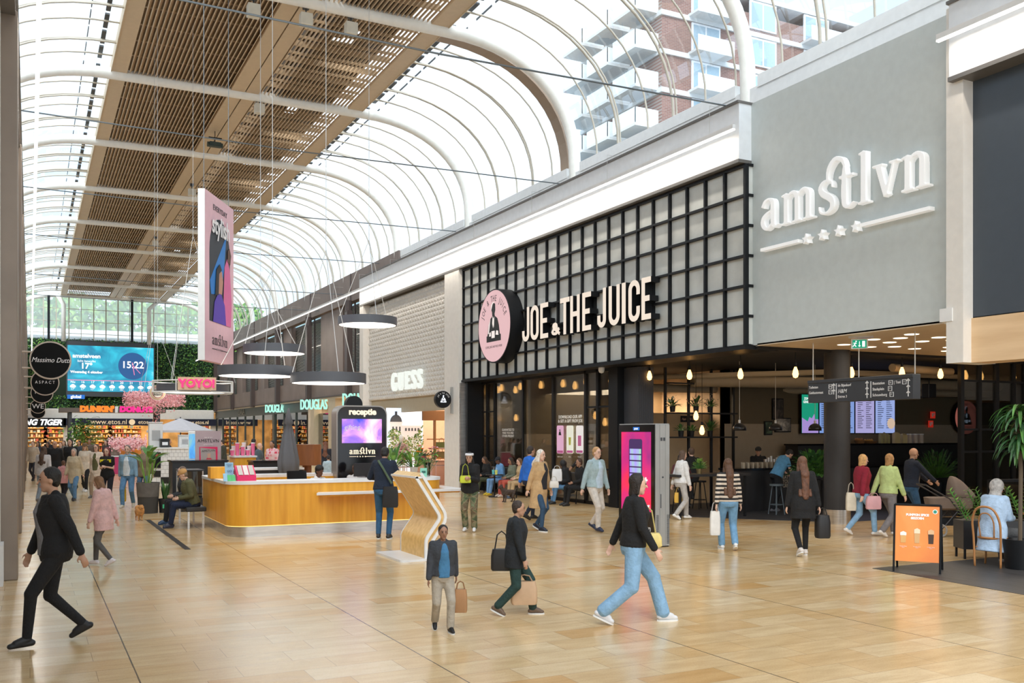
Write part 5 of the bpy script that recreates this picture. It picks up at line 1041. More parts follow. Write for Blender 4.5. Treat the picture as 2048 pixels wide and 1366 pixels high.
# pale open parasol
p = aD(361, 861, 46); t = thing('open_parasol', 'pale grey open parasol over the food court', 'parasol', (p.x, p.y, 0)); m = MB()
apex = (0, 0, 2.75); rg = [(1.62 * math.cos(2 * math.pi * k / 8 + .2), 1.62 * math.sin(2 * math.pi * k / 8 + .2), 2.15) for k in range(8)]
m.add([apex] + rg, [(0, k + 1, (k + 1) % 8 + 1) for k in range(8)]); rg2 = [(x, y, 2.05) for x, y, z in rg]; m.add(rg + rg2, [(k, (k + 1) % 8, 8 + (k + 1) % 8, 8 + k) for k in range(8)]); m.build('canopy', mat('cloth_pale_canvas', (.55, .53, .55), .9), t); m = MB(); m.cyl((0, 0), .03, 0, 2.8, 10); m.build('pole', DGREY, t, 'auto')
for k in range(8): m = MB(); m.tube([(0, 0, 2.3), tuple(c_ * .98 for c_ in rg[k][:2]) + (2.13,)], .01, 4); m.build('rib', DGREY, t)
# tiled food counter
pa, pb = aD(300, 975, 36), aD(384, 975, 36); t = thing('tiled_counter', 'white square tiled food counter with black checks below', 'counter', (pa.x, pa.y, 0), -22); W_ = 1.95
TL = brick_mat('white_square_tile', (.80, .79, .77), (.76, .75, .74), (.45, .44, .43), .16, .16, .008, .25); CK = mat('black_check_tile', (.02, .02, .02), .3)
m = MB(); m.box(0, W_, 0, 1.2, 0, 1.42); m.build('body', TL, t); m = MB(); m.box(-.03, W_ + .03, -.03, 1.23, 1.42, 1.47); m.build('worktop', WHITE, t); m = MB()
for i in range(6):
    for j in range(2):
        if (i + j) % 2: m.box(.1 + i * .3, .4 + i * .3, -.008, 0, .1 + j * .25, .35 + j * .25)
m.build('black_check', CK, t)
pf = MB(); pf.box(.02, .4, -.03, -.01, .7, 1.3); pf.build('menu_frame', BLACK, t); q = MB(); q.box(.06, .36, -.04, -.03, 1.15, 1.22); q.build('red_label', PKR, t)
p = aD(333, 893, 35.5); 
for i, (px, py, d, w_, h_, c_, nm, lab) in enumerate(((330, 899, 36.6, .34, .30, (.03, .03, .03), 'coffee_machine', 'black and white coffee machine on the tiled counter'), (312, 895, 36.8, .5, .95, (.75, .75, .74), 'fridge', 'white upright panel on the left of the tiled counter'), (372, 897, 36.8, .5, .45, (.7, .7, .68), 'pastry_cabinet', 'white pastry cabinet on the tiled counter right end'))):
    p = aD(px, py, d); t = thing(nm, lab, nm.replace('_', ' '), (p.x, p.y, 1.47)); m = MB(); m.box(-w_ / 2, w_ / 2, 0, .4, 0, h_); m.box(-w_ / 2 * 1.05, w_ / 2 * 1.05, -.03, .42, h_, h_ + .04); bevel(m.build('casing', mat('m_' + nm, c_, .35), t), .02); q = MB(); q.box(-w_ * .3, w_ * .3, -.02, 0, h_ * .3, h_ * .7); q.build('front_panel', CORIAN if i == 0 else mat('grey_panel', (.4, .4, .4)), t)
p = aD(254, 905, 47); t = thing('blossom_tree', 'pink blossom arrangement on the far food counter', 'flowers', (p.x, p.y, .9)); rn = random.Random(12); m = MB()
for i in range(1100):
    u_ = rn.gauss(0, .42); c_ = Vector((max(-.85, min(.85, u_)), rn.gauss(0, .18), .5 + rn.gauss(0, .16) + .15 * abs(u_))); s_ = .06; m.m = rn.choice((0, 1)); m.quad(c_, c_ + Vector((s_, 0, rn.uniform(-s_, s_))), c_ + Vector((s_, .02, s_)), c_ + Vector((0, .02, s_)))
m.build('blossom', [mat('pink_petal'), mat('pale_petal')], t, False, False); m = MB(); m.tube([(0, 0, 0), (0, 0, .5)], .06, 8); m.tube([(0, 0, .2), (-.5, 0, .55)], .02, 6); m.tube([(0, 0, .2), (.5, 0, .55)], .02, 6); m.build('branch', mat('bark'), t); 
counter('far_counter', 'long pale food counter carrying the pink blossoms', p.x - 1.6, p.x + 1.8, p.y - .3, p.y + .5, .9, CORIAN, mat('magenta_front', (.55, .04, .16), .5))
p = aD(168, 925, 60); plant('tree_in_pot', 'leafy green indoor tree behind the crowd', (p.x, p.y, 0), lambda m: [leafblade(m, (random.Random(i).gauss(0, .45), random.Random(i + 99).gauss(0, .4), 1.9 + random.Random(i + 7).gauss(0, .42)), (random.Random(i).uniform(-1, 1), random.Random(i + 3).uniform(-1, 1), .4), .3, .13, .8, 3, .2, i % 2) for i in range(420)] and m.tube([(0, 0, .3), (0, 0, 1.9)], .05, 8), 'tree', (.35, .5, DGREY))
# big planter, snake plant
pp = fl(296, 1026); GP = mat('two_tone_planter_top', (.125, .115, .105), .8, 0, None, 1, .15, 8); t = thing('planter', 'large round dark grey two-tone planter with a broad-leaved plant', 'planter', (pp.x, pp.y, 0))
m = MB(); m.lathe([(.235, 0), (.255, .42), (.257, .42)], n=36); m.build('lower_pot', mat('two_tone_planter_base', (.05, .047, .043), .8), t, 'auto'); m = MB(); m.lathe([(.262, .42), (.285, .78), (.262, .78), (.25, .72), (.001, .72)], n=36); m.build('upper_pot', GP, t, 'auto')
m = MB(); rn = random.Random(21)
for i in range(15):
    a_ = rn.uniform(0, 6.283); e_ = rn.uniform(.35, 1); hh = .25 + .55 * e_ * rn.uniform(.7, 1); d_ = Vector((math.cos(a_) * (1.1 - e_), math.sin(a_) * (1.1 - e_), 1)); q = Vector((0, 0, .78)) + d_.normalized() * hh; m.m = 1; m.tube([(0.05 * math.cos(a_), .05 * math.sin(a_), .72), q], .009, 5); leafblade(m, q, d_ + Vector((math.cos(a_) * .7, math.sin(a_) * .7, 0)), .42, .15, 1.1, 6, .15, rn.choice((0, 0, 1)))
m.build('foliage', [LEAF, LLEAF, DLEAF], t, False, False)
pp = fl(331, 1026); t = thing('planter', 'small black round planter with an upright snake plant', 'planter', (pp.x, pp.y + .15, 0)); m = MB(); m.lathe([(.13, 0), (.155, .36), (.14, .36), (.13, .32), (.001, .32)], n=28); m.build('pot', mat('black_plastic'), t, 'auto'); m = MB(); m.box(-.07, .05, -.165, -.15, .12, .22); m.build('green_label', mat('green_label', (.05, .5, .25)), t); m = MB(); rn = random.Random(4)
for i in range(26): a_ = rn.uniform(0, 6.28); q = rn.uniform(.0, .1); leafblade(m, (q * math.cos(a_), q * math.sin(a_), .3), (math.cos(a_) * .22, math.sin(a_) * .22, 1), rn.uniform(.3, .6), .05, .05, 5, .25, rn.choice((0, 2)))
m.build('foliage', [LEAF, LLEAF, DLEAF], t, False, False)
# bench for the seated man by the desk
t = thing('bench', 'black leather bench against the left end of the desk', 'bench', (2.95, 21.0, 0)); m = MB(); m.box(0, .42, 0, 1.5, .36, .46); bevel(m.build('seat', mat('black_leather', (.02, .02, .02), .35), t), .02)
for x in (.04, .34):
    for y in (.05, 1.4): m = MB(); m.box(x, x + .04, y, y + .04, 0, .36); m.build('leg', STEEL, t)
# ================= LECTERN =================
t = thing('folded_lectern', 'folded oak lectern with white edges and white foot in front of the desk', 'lectern', (5.55, 14.1, 0)); PF = [(.08, .03), (.08, .34), (.33, .68), (-.09, 1.33)]
def off(P_, d_):
    out = []
    for i, p_ in enumerate(P_):
        p_ = Vector(p_); a_ = Vector(P_[max(i - 1, 0)]); b_ = Vector(P_[min(i + 1, len(P_) - 1)]); t1 = (p_ - a_).normalized() if i else (b_ - p_).normalized(); t2 = (b_ - p_).normalized() if i < len(P_) - 1 else t1; n1 = Vector((t1.y, -t1.x)); n2 = Vector((t2.y, -t2.x)); nn = (n1 + n2).normalized(); out.append(p_ + nn * d_ / max(.4, nn.dot(n1)))
    return out
def rnd_path(P_, r=.07):
    out = [Vector(P_[0])]
    for i in range(1, len(P_) - 1):
        a_, b_, c_ = Vector(P_[i - 1]), Vector(P_[i]), Vector(P_[i + 1]); s_ = b_ + (a_ - b_).normalized() * r; e_ = b_ + (c_ - b_).normalized() * r
        for k in range(5): f_ = k / 4; out.append(s_ * (1 - f_) ** 2 + b_ * 2 * f_ * (1 - f_) + e_ * f_ ** 2)
    return out + [Vector(P_[-1])]
PR = rnd_path([Vector(q) for q in PF])
def slab(d0, d1, y0, y1): A_, B_ = off(PR, d0), off(PR, d1); m = MB(); loop = [(p_.x, p_.y) for p_ in A_] + [(p_.x, p_.y) for p_ in reversed(B_)]; m.poly_y(loop, y0, y1); return m
slab(0, .14, .02, 1.12).build('oak_sheet', wood_mat('light_orange_oak', (.68, .40, .12), (.86, .56, .22), (.3, 2.5, 2.5), 5, .38), t, 'auto')
for d0, d1 in ((-.004, .042), (.098, .144)): slab(d0, d1, -.012, .03).build('white_edge', CORIAN, t, 'auto'); slab(d0, d1, 1.115, 1.125).build('white_edge', CORIAN, t, 'auto')
slab(-.004, -.0, 1.09, 1.125).build('white_edge', CORIAN, t, 'auto')
q = MB(); A_ = off(PR, -.004); q.box(A_[-1].x - .0, A_[-1].x + .12, -.012, 1.125, A_[-1].y - .01, A_[-1].y + .02); q.build('top_edge', CORIAN, t)
m = MB(); m.rings([[(x, y, z) for x, y in rr(-.35, .3, -.06, 1.2, .06)] for z in (0, .035)]); m.build('foot_plate', CORIAN, t, 'auto')
# ================= AD KIOSK =================
t = thing('advertising_kiosk', 'tall grey advertising kiosk with magenta phone screen', 'kiosk', (9.93, 13.86, 0)); HK = 2.19
m = MB(); m.box(.0, .30, 0, 1.14, 0, HK); m.build('core', mat('black_plastic'), t)
m = MB()
for a_, b_ in ((.0, .085), (.09, .21), (.215, .30)): m.box(a_, b_, -.03, 0, .02, HK)
m.box(.0, .3, -.02, 1.14, HK, HK + .02); bevel(m.build('side_panel', ALU, t), .004)
m = MB()
for i in range(22): z = .06 + i * .024; m.box(.01, .06, -.036, -.03, z, z + .01); m.box(.24, .29, -.036, -.03, z, z + .01)
m.box(.1, .115, -.036, -.03, .7, .95); m.disc_y((.15, 0, 1.25), .018, -.036, -.03, 12); m.box(.1, .14, -.036, -.03, 1.9, 1.96); m.box(.16, .2, -.036, -.03, 1.9, 1.96); m.build('vent', DGREY, t)
K = thing('x', None, None); bpy.data.objects.remove(K)
fr = bpy.data.objects.new('front', None); COL.objects.link(fr); fr.parent = t; fr.location = (0, 1.14, 0); fr.rotation_euler = (0, 0, R(-90)); fr.name = 'front_door'
m = MB(); m.box(0, 1.14, -.012, 0, 0, HK); m.build('glass_front', mat('black_gloss_panel'), fr)
m = MB(); m.box(.1, 1.04, -.02, -.012, .62, 2.06); m.build('screen', ramp_mat('magenta_screen', [(.3, (.10, .02, .18)), (.45, (.55, .01, .16)), (.6, (.78, .015, .05)), (.75, (.55, .02, .32))], .9, .9, 7, (1, 1, .7)), fr)
m = MB(); m.rings([[(x, y, z) for x, z in [(p_[0], p_[1]) for p_ in rr(.36, .78, 1.12, 1.93, .05)]] for y in (-.026, -.02)]); m.build('phone_picture', emat('phone_dark_purple', (.07, .03, .14), .8), fr)
for i in range(5): m = MB(); z = 1.66 - i * .115; m.box(.39, .75, -.03, -.026, z, z + .09); m.build('screen_tile', ramp_mat('tile_gradient', [(.35, (.25, .75, .2)), (.55, (.35, .2, .8)), (.7, (.4, .05, .7))], 1.2, .9, 4, (2, 1, .2)), fr)
text('KitKat', .12, emat('screen_white', (1, 1, 1)), fr, (.86, -.03, .72), .001, off=.003); text('amstlvn', .16, WTXT, fr, (.8, -.02, .32), .001); m = MB(); m.box(.48, .68, -.016, -.012, 2.09, 2.15); m.build('blue_plate', emat('plate_blue', (.02, .18, .65)), fr); text('global', .05, emat('screen_white', (1, 1, 1)), fr, (.58, -.02, 2.12), .001)
m = MB(); m.stroke([(.9, 1.14), (.9, 1.24)], .03, -.03, -.025); m.stroke([(.85, 1.19), (.95, 1.19)], .03, -.03, -.025); m.stroke([(.5, .92), (.55, 1.02), (.6, .9), (.68, .85)], .05, -.03, -.025); m.build('screen_mark', emat('screen_white', (1, 1, 1)), fr)
# ================= SANDWICH BOARD =================
a_, b_ = fl(1787, 1143), fl(1880, 1149); W_ = (b_ - a_).length; ang = math.degrees(math.atan2(b_.y - a_.y, b_.x - a_.x))
t = thing('sandwich_board', 'black A-frame board with orange pumpkin drink poster on the dark floor', 'sandwich board', a_, ang)
m = MB()
for x in (0, W_): m.tube([(x, 0, 0), (x, .18, .98)], .016, 6); m.tube([(x, .5, 0), (x, .2, .98)], .016, 6)
m.tube([(0, .18, .98), (W_, .18, .98)], .018, 6); m.build('frame', BLACK, t)
pst = bpy.data.objects.new('poster', None); COL.objects.link(pst); pst.parent = t; pst.location = (0, .03, .16); pst.rotation_euler = (R(-10.4), 0, 0)
m = MB(); m.box(.0, W_, -.0, .02, 0, .82); m.build('panel', ramp_mat('orange_poster', [(.3, (.80, .22, .06)), (.5, (.88, .30, .07)), (.7, (.90, .45, .16))], .8, 0), pst); m = MB(); m.box(.02, W_ - .02, .3, .31, .1, .7)
text('PUMPKIN SPICE\nSEIZOEN', .045, WTXT, pst, (W_ / 2, -.005, .66), .001, off=.003, ls=1.1)
m = MB(); m.disc_y((W_ - .075, 0, .74), .034, -.006, 0, 20); m.build('emblem_disc', WTXT, pst); m = MB(); m.disc_y((W_ - .075, 0, .74), .024, -.009, -.006, 20); m.build('emblem_centre', mat('sea_green_print', (.02, .28, .2)), pst)
for i, (x, w1, h_, c1, c2) in enumerate(((.12, .085, .15, (.72, .40, .14), (.9, .85, .78)), (.30, .08, .20, (.68, .40, .18), (.85, .7, .5)), (.48, .08, .19, (.06, .03, .02), (.72, .45, .25)))):
    x = x * W_ / .6; pic('cup_picture', [(x - w1 * .8 / 2, .27), (x + w1 * .8 / 2, .27), (x + w1 / 2, .27 + h_), (x - w1 / 2, .27 + h_)], c1, -.003, pst); pic('cup_top', [(x - w1 / 2, .27 + h_ * .72), (x + w1 / 2, .27 + h_ * .72), (x + w1 / 2, .27 + h_), (x, .29 + h_), (x - w1 / 2, .27 + h_)], c2, -.007, pst); text('Pumpkin Spice\nLatte', .017, WTXT, pst, (x, -.004, .21), .001)
# ================= CAFE CORNER =================
BW = mat('bentwood_brown', (.42, .19, .065), .35); t = thing('bentwood_chair', 'brown bentwood cafe chair on the dark floor', 'chair', fl(1985, 1133), -77)
def bw(name, pts, r=.016, n=8): m = MB(); m.tube(cr([(*p_[:2], p_[2]) for p_ in pts], 4), r, n); return m.build(name, BW, t, True)
m = MB(); m.lathe([(.001, .43), (.2, .43), (.215, .45), (.2, .465), (.001, .465)], n=30); m.build('seat', BW, t, 'auto')
bw('back_bow', [(-.19, -.17, 0), (-.2, -.19, .45), (-.2, -.23, .7), (-.13, -.27, .88), (0, -.28, .93), (.13, -.27, .88), (.2, -.23, .7), (.2, -.19, .45), (.19, -.17, 0)], .017); bw('inner_bow', [(-.1, -.18, .46), (-.11, -.22, .68), (-.07, -.255, .80), (0, -.262, .83), (.07, -.255, .80), (.11, -.22, .68), (.1, -.18, .46)], .011)
for x in (-.16, .16): bw('leg', [(x, .15, .44), (x * 1.05, .17, .25), (x * 1.25, .21, 0)], .016); bw('brace', [(x, .13, .40), (x * .9, 0, .33), (x * 1.1, -.16, .3)], .009)
m = MB(); m.tube([(.15 * math.cos(a_), .15 * math.sin(a_), .25) for a_ in [k * .5236 for k in range(12)]], .009, 6, True); m.build('ring_stretcher', BW, t, True)
p = fl(2085, 1120); t = thing('cafe_table', 'round wooden cafe table at the right edge', 'table', (p.x + .15, p.y + .1, 0)); m = MB(); m.cyl((0, 0), .35, .72, .75, 36); m.build('tabletop', BW, t, 'auto'); m = MB(); m.cyl((0, 0), .03, .03, .72); m.build('column', BLACK, t, 'auto'); m = MB(); m.cyl((0, 0), .22, 0, .03); m.build('base', BLACK, t, 'auto')
pa, pb = fl(1938, 1120), fl(1960, 1140); t = thing('planter_box', 'black box planter on legs with leafy green plants behind the chair', 'planter', (pa.x, pa.y + .1, 0), -30); m = MB(); m.box(0, 1.6, 0, .4, .16, .62); m.build('trough', mat('black_plastic'), t)
for x in (.02, 1.55):
    for y in (.02, .35): m = MB(); m.box(x, x + .03, y, y + .03, 0, .16); m.build('leg', BLACK, t)
m = MB(); rn = random.Random(31)
for i in range(24):
    x = rn.uniform(.1, 1.5); y = rn.uniform(.1, .3); a_ = rn.uniform(0, 6.28); d_ = Vector((math.cos(a_) * .55, math.sin(a_) * .55, 1)).normalized(); L_ = rn.uniform(.35, .65); base = Vector((x, y, .6)); m.m = 0; m.tube([base, base + d_ * L_], .010, 5)
    sd_ = d_.cross(Vector((0, 1, .1))).normalized()
    for k in range(9):
        f_ = (k + 1) / 9; q = base + d_ * L_ * f_
        for s_ in (-1, 1): leafblade(m, q, sd_ * s_ + d_ * .7, .10 * (1.15 - f_ * .4), .04, .3, 3, .2, rn.choice((0, 1)))
m.build('foliage', [LEAF, LLEAF, DLEAF], t, False, False)
# hanging long leaved plant at top right
p = aD(2040, 830, 14.2); t = thing('dracaena', 'tall plant with drooping glossy leaves at the right edge', 'plant', (p.x, p.y, 0)); m = MB(); m.tube([(0, 0, .3), (.02, 0, 1.5), (-.02, .02, 2.35)], .03, 8); m.build('trunk', mat('bark'), t); m = MB(); m.lathe([(.2, 0), (.25, .45), (.22, .45), (.2, .4), (.001, .4)], n=24); m.build('pot', BLACK, t, 'auto')
m = MB(); rn = random.Random(41)
for i in range(150): a_ = rn.uniform(0, 6.28); z = rn.uniform(1.75, 2.45); leafblade(m, (0, 0, z), (math.cos(a_), math.sin(a_), rn.uniform(.1, .9)), rn.uniform(.35, .55), .05, 2.6, 6, .25, rn.choice((0, 2, 2)))
m.build('foliage', [LEAF, LLEAF, DLEAF], t, False, False)
m = MB(); q0 = aD(1978, 950, 17); m.box(0, 3, 0, .02, .3, 1.15); t = thing('glass_screen', 'low glass screen with black rail behind the cafe corner', 'screen', (q0.x, q0.y, 0), -5); m.build('glass_panel', glass('case_glass'), t); m = MB(); m.box(0, 3, -.02, .04, 1.15, 1.2); m.box(0, .05, -.02, .04, 0, 1.2); m.box(2.95, 3, -.02, .04, 0, 1.2); m.box(0, 3, -.01, .03, .26, .3); m.build('rail', BLACK, t)
# ================= INSIDE THE JUICE BAR =================
ym = 21.05
for i, (x0, x1) in enumerate(((1603.5, 1636), (1639, 1672), (1675, 1708), (1711, 1748), (1751, 1789))):
    a_, b_ = aY(x0, 866, ym), aY(x1, 866, ym); t = thing('menu_screen', ('green and purple drip picture menu screen, leftmost', 'blue text menu screen second from left, partly behind the pillar', 'blue text menu screen directly behind the pillar', 'lilac text menu screen fourth from left, right of the pillar', 'blue menu screen with coffee picture, rightmost')[i], 'screen', (a_.x, ym, a_.z)); W_ = b_.x - a_.x; h_ = aY(x0, 789, ym).z - a_.z
    m = MB(); m.box(-.02, W_ + .02, 0, .08, -.02, h_ + .02); m.build('casing', BLACK, t); m = MB(); m.box(0, W_, -.01, 0, 0, h_); m.build('display', emat('scr_%d' % i, ((.01, .34, .20), (.22, .36, .75), (.25, .38, .78), (.45, .42, .75), (.36, .46, .85))[i], .9), t)
    if i == 0: m = MB(); m.poly_y([(0, 0), (W_, 0), (W_, h_ * .36), (W_ * .8, h_ * .36), (W_ * .75, h_ * .5), (W_ * .6, h_ * .38), (W_ * .45, h_ * .42), (W_ * .35, h_ * .3), (0, h_ * .4)], -.015, -.01); m.build('lilac_field', emat('scr_lilac', (.42, .30, .70), .9), t); text('ZOMERS\nGENIETEN', .1, emat('screen_white', (1, 1, 1)), t, (W_ * .35, -.02, h_ * .85), .001, sx=.8)
    else:
        m = MB(); rn = random.Random(i)
        for c_ in (.1, .55):
            for k in range(17): m.box(W_ * c_, W_ * (c_ + rn.uniform(.15, .34)), -.014, -.01, h_ * (.93 - k * .05), h_ * (.945 - k * .05))
        m.build('menu_text', mat('menu_text_grey', (.05, .05, .09), .5), t)
    if i == 4: m = MB(); m.disc_y((W_ * .8, 0, h_ * .25), .17, -.02, -.014, 24); m.build('cup_picture', emat('cup_cream', (.8, .6, .45), .8), t)
a_ = aY(1470, 935, 19.0).x
t = counter('bar_counter', 'long black bar counter of the juice bar', a_, 24.5, 19.0, 19.6, 1.12, mat('black_gloss_panel'), mat('black_plastic')); text('EAT\nYOUR\nGREENS', .14, mat('dim_white_letter', (.5, .45, .38)), t, (1.6, -.01, .75), .001, 'LEFT', .8, ls=.8)
t = counter('back_counter', 'tall black back counter below the menu screens', 19.6, 26.5, 20.4, 20.9, 1.72, mat('black_gloss_panel'), mat('black_plastic'))
rn = random.Random(77); GOODS = [('bread_basket', (.45, .2, .05), .35, .16), ('paper_bag', (.75, .6, .3), .22, .34), ('paper_bag', (.7, .55, .28), .2, .3), ('canister', (.6, .5, .42), .17, .26), ('canister', (.55, .47, .4), .17, .26), ('canister', (.58, .5, .42), .17, .26), ('book', (.5, .45, .2), .06, .32), ('book', (.3, .32, .12), .06, .34), ('book', (.6, .55, .4), .06, .3), ('fruit_tray', (.6, .3, .05), .5, .12)]
gx = [1722, 1795, 1810, 1822, 1833, 1844, 1764, 1771, 1778, 1742]; gw = ['brown bread basket on the back counter, next to the pillar', 'pale crumpled paper bag on the back counter, left of two', 'pale crumpled paper bag on the back counter, right of two', 'cream canister leftmost of three on the back counter', 'cream canister middle of three on the back counter', 'cream canister rightmost of three on the back counter', 'thick cream book leftmost of three on the back counter', 'olive book middle of three on the back counter', 'pale book rightmost of three on the back counter', 'tray of orange fruit on the back counter']
for (nm, c_, w_, h_), px, lab in zip(GOODS, gx, gw):
    p = aY(px, 885, 20.5); t = thing(nm, lab, nm.replace('_', ' '), (p.x, 20.55, 1.72)); m = MB()
    if nm == 'canister': m.cyl((0, 0), w_ / 2, 0, h_, 20); m.build('body', mat('g_%s' % nm, c_, .5), t, 'auto'); q = MB(); q.cyl((0, 0), w_ / 2 + .005, h_, h_ + .03, 20); q.build('lid', WHITE, t, 'auto')
    elif nm in ('bread_basket', 'fruit_tray'): m.lathe([(w_ * .35, 0), (w_ * .5, h_ * .6), (w_ * .47, h_ * .6), (.001, h_ * .3)], n=20); m.build('basket', mat('wicker', (.25, .13, .05), .8), t, 'auto'); q = MB(); [q.lathe([(.001, -.05), (.05, 0), (.001, .05)], (rn.uniform(-.3, .3) * w_, rn.uniform(-.2, .2) * w_, h_ * .75), 8) for _ in range(9)]; tag(q.build('filling', mat('g_%s' % nm, c_, .5), t, True), None, None, None, 'stuff')
    else: m.box(-w_ / 2, w_ / 2, -.06, .06, 0, h_ * .85); m.rings([[(-w_ / 2, -.06, h_ * .85), (w_ / 2, -.06, h_ * .85), (w_ / 2, .06, h_ * .85), (-w_ / 2, .06, h_ * .85)], [(-w_ / 2 * .8, -.02, h_), (w_ / 2 * .7, -.02, h_ * .96), (w_ / 2 * .7, .02, h_), (-w_ / 2 * .8, .02, h_ * .97)]]); m.build('body', mat('g_%s' % nm, c_, .6), t)
for i in range(16):
    px = 1480 + i * 4.6; p = aY(px, 930, 19.3); t = thing('glass_jar', 'small clear drinking glass lined up on the bar counter', 'glass', (p.x, 19.15 + (i % 2) * .14, 1.12), 0, 'glasses on the bar counter'); m = MB(); m.cyl((0, 0), .035, 0, .15, 12, .042); m.build('glass_body', mat('pale_glassware', (.36, .30, .22), .15), t, 'auto')
for i in range(7): p = aY(1536 + i * 5.5, 915, 19.3); t = thing('steel_shaker', 'tall steel shaker standing at the middle of the bar counter', 'shaker', (p.x, 19.4, 1.12), 0, 'steel shakers on the bar'); m = MB(); m.cyl((0, 0), .04, 0, .22 + .04 * (i % 3), 14, .05); m.build('cup', STEEL, t, 'auto')
for i, px in enumerate((1479, 1551, 1630)):
    p = aY(px, 866, 18.6); t = thing('dome_pendant_lamp', ('black dome pendant lamp leftmost over the bar', 'black dome pendant lamp in the middle over the bar', 'black dome pendant lamp in front of the green screen')[i], 'lamp', (p.x, 18.6, p.z + .06)); m = MB(); rg = [(.17, .0), (.165, .08), (.12, .15), (.05, .19), (.045, .19), (.115, .145), (.155, .075), (.16, 0)]; m.lathe([(q * 1.0, z) for q, z in rg], n=28); m.build('shade', mat('black_enamel', (.015, .015, .016), .3), t, True); m = MB(); m.cyl((0, 0), .03, .19, .27); m.tube([(0, 0, .27), (0, 0, 3.84 - p.z - .06)], .006, 4); m.build('cord', WIRE, t); m = MB(); m.lathe([(.001, .03), (.05, .06), (.03, .12), (.001, .13)], n=12); m.build('bulb', BULB, t, True)
for i, (px, py, w_, h_, c_, Y) in enumerate(((1556, 818, .42, .62, (.04, .03, .025), 21.15), (1566, 850, .62, .42, (.3, .28, .25), 21.15), (1537, 856, .3, .4, (.05, .08, .05), 21.15))):
    p = aY(px, py, Y); t = thing('framed_picture', ('upper dark framed picture on the bar back wall', 'framed landscape picture with a horse rider under the dark one', 'small dark framed picture left of the landscape one')[i], 'picture', p); m = MB(); m.box(-w_ / 2, w_ / 2, 0, .03, -h_ / 2, h_ / 2); m.build('frame', BLACK, t); m = MB(); m.box(-w_ / 2 + .03, w_ / 2 - .03, -.01, 0, -h_ / 2 + .03, h_ / 2 - .03); m.build('print', ramp_mat('pic_%d' % i, [(.35, tuple(v * .4 for v in c_)), (.5, c_), (.65, tuple(min(1, v * 2.2) for v in c_))], 5, 0, i), t)
for i, (px, py) in enumerate(((1866, 830), (1862, 848))):
    p = aY(px, py, 21.1); t = thing('fire_sign', ('upper small red fire safety sign on the bar wall', 'lower small red fire safety sign on the bar wall')[i], 'sign', p); m = MB(); m.box(-.11, .11, 0, .02, -.11, .11); m.build('plate', mat('red_sign', (.6, .03, .02), .5, 0, (.4, .02, .01), .4), t); m = MB(); m.box(-.06, -.01, -.01, 0, -.06, .06); m.box(.02, .06, -.01, 0, -.02, .07); m.build('symbol', WTXT, t)
p = aY(1855, 800, 18); t = thing('loudspeaker', 'black loudspeaker box hanging in the bar', 'loudspeaker', (aY(1858, 782, 18.5).x, 18.5, aY(1858, 782, 18.5).z)); m = MB(); m.box(-.16, .16, -.12, .12, -.2, .2); bevel(m.build('cabinet', mat('black_plastic'), t), .02); m = MB(); m.tube([(0, 0, .2), (0, 0, 3.84 - t.location.z)], .015, 6); m.build('bracket', BLACK, t)
t = plant('fiddle_leaf_plant', 'bushy dark green plant left of the round pillar', (aY(1628, 960, 17.2).x, 17.2, 0), tuft(260, .17, .10, 1.0, .95, 1.0, 51, .55, .06, (0, 2, 2)), pot=(.2, .9, BLACK))
plant('bay_plant', 'dark bushy plant against the bar wall under the speaker', (aY(1872, 960, 17.9).x, 17.9, 0), tuft(200, .12, .05, .8, .9, .6, 52, .75, .05, (2,)), pot=(.2, .7, BLACK))
plant('lime_topiary', 'small round lime green topiary on the bar table', (aY(1398, 930, 18.2).x, 18.2, 1.06), tuft(60, .07, .04, .12, 1.0, .3, 53, .22, .01, (1,)), pot=(.07, .12, mat('brass_pot', (.3, .22, .1), .4, .6)))
for i, (px, z, Y, s_, fl_) in enumerate(((1345, 2.6, 20.6, .4, (.85, .85, .7)), (1392, 2.6, 20.6, .45, (.85, .5, .4)), (1420, 2.6, 20.6, .35, (.6, .5, .4)), (1362, 1.94, 20.6, .3, None), (1383, 1.94, 20.6, .3, None), (1420, 1.94, 20.6, .5, None))):
    p = aY(px, 860, Y); t = plant('shelf_plant', ('vase of white flowers on the upper grid shelf, leftmost', 'vase of pink lilies on the upper grid shelf, middle', 'dry flower pot on the upper grid shelf, right', 'small green plant on the middle grid shelf, leftmost', 'small green plant on the middle grid shelf next to a pink card', 'dark bushy plant on the middle grid shelf, right')[i], (p.x, Y, z), tuft(26, s_ * .5, .05, .15, .9, .8, 60 + i, s_ * .3, .02, (0, 2)), pot=(.08, .16, BLACK))
    if fl_:
        m = MB(); rn = random.Random(i)
        for k in range(40): leafblade(m, (rn.gauss(0, .10), rn.gauss(0, .06), .3 + rn.gauss(0, .08)), (rn.uniform(-1, 1), rn.uniform(-1, 1), rn.uniform(-.3, 1)), .08, .04, .4, 2)
        m.build('flower', mat('shelf_flower_%d' % i, fl_, .6), t, False, False)
t = thing('high_table', 'long black high table beside the shelving grid', 'table', (aY(1340, 930, 18.2).x, 17.9, 0)); m = MB(); m.box(0, 2.2, 0, .6, 1.0, 1.06); m.build('tabletop', mat('black_plastic'), t)
for x in (.1, 2.05):
    for y in (.05, .5): m = MB(); m.box(x, x + .05, y, y + .05, 0, 1.0); m.build('leg', BLACK, t)
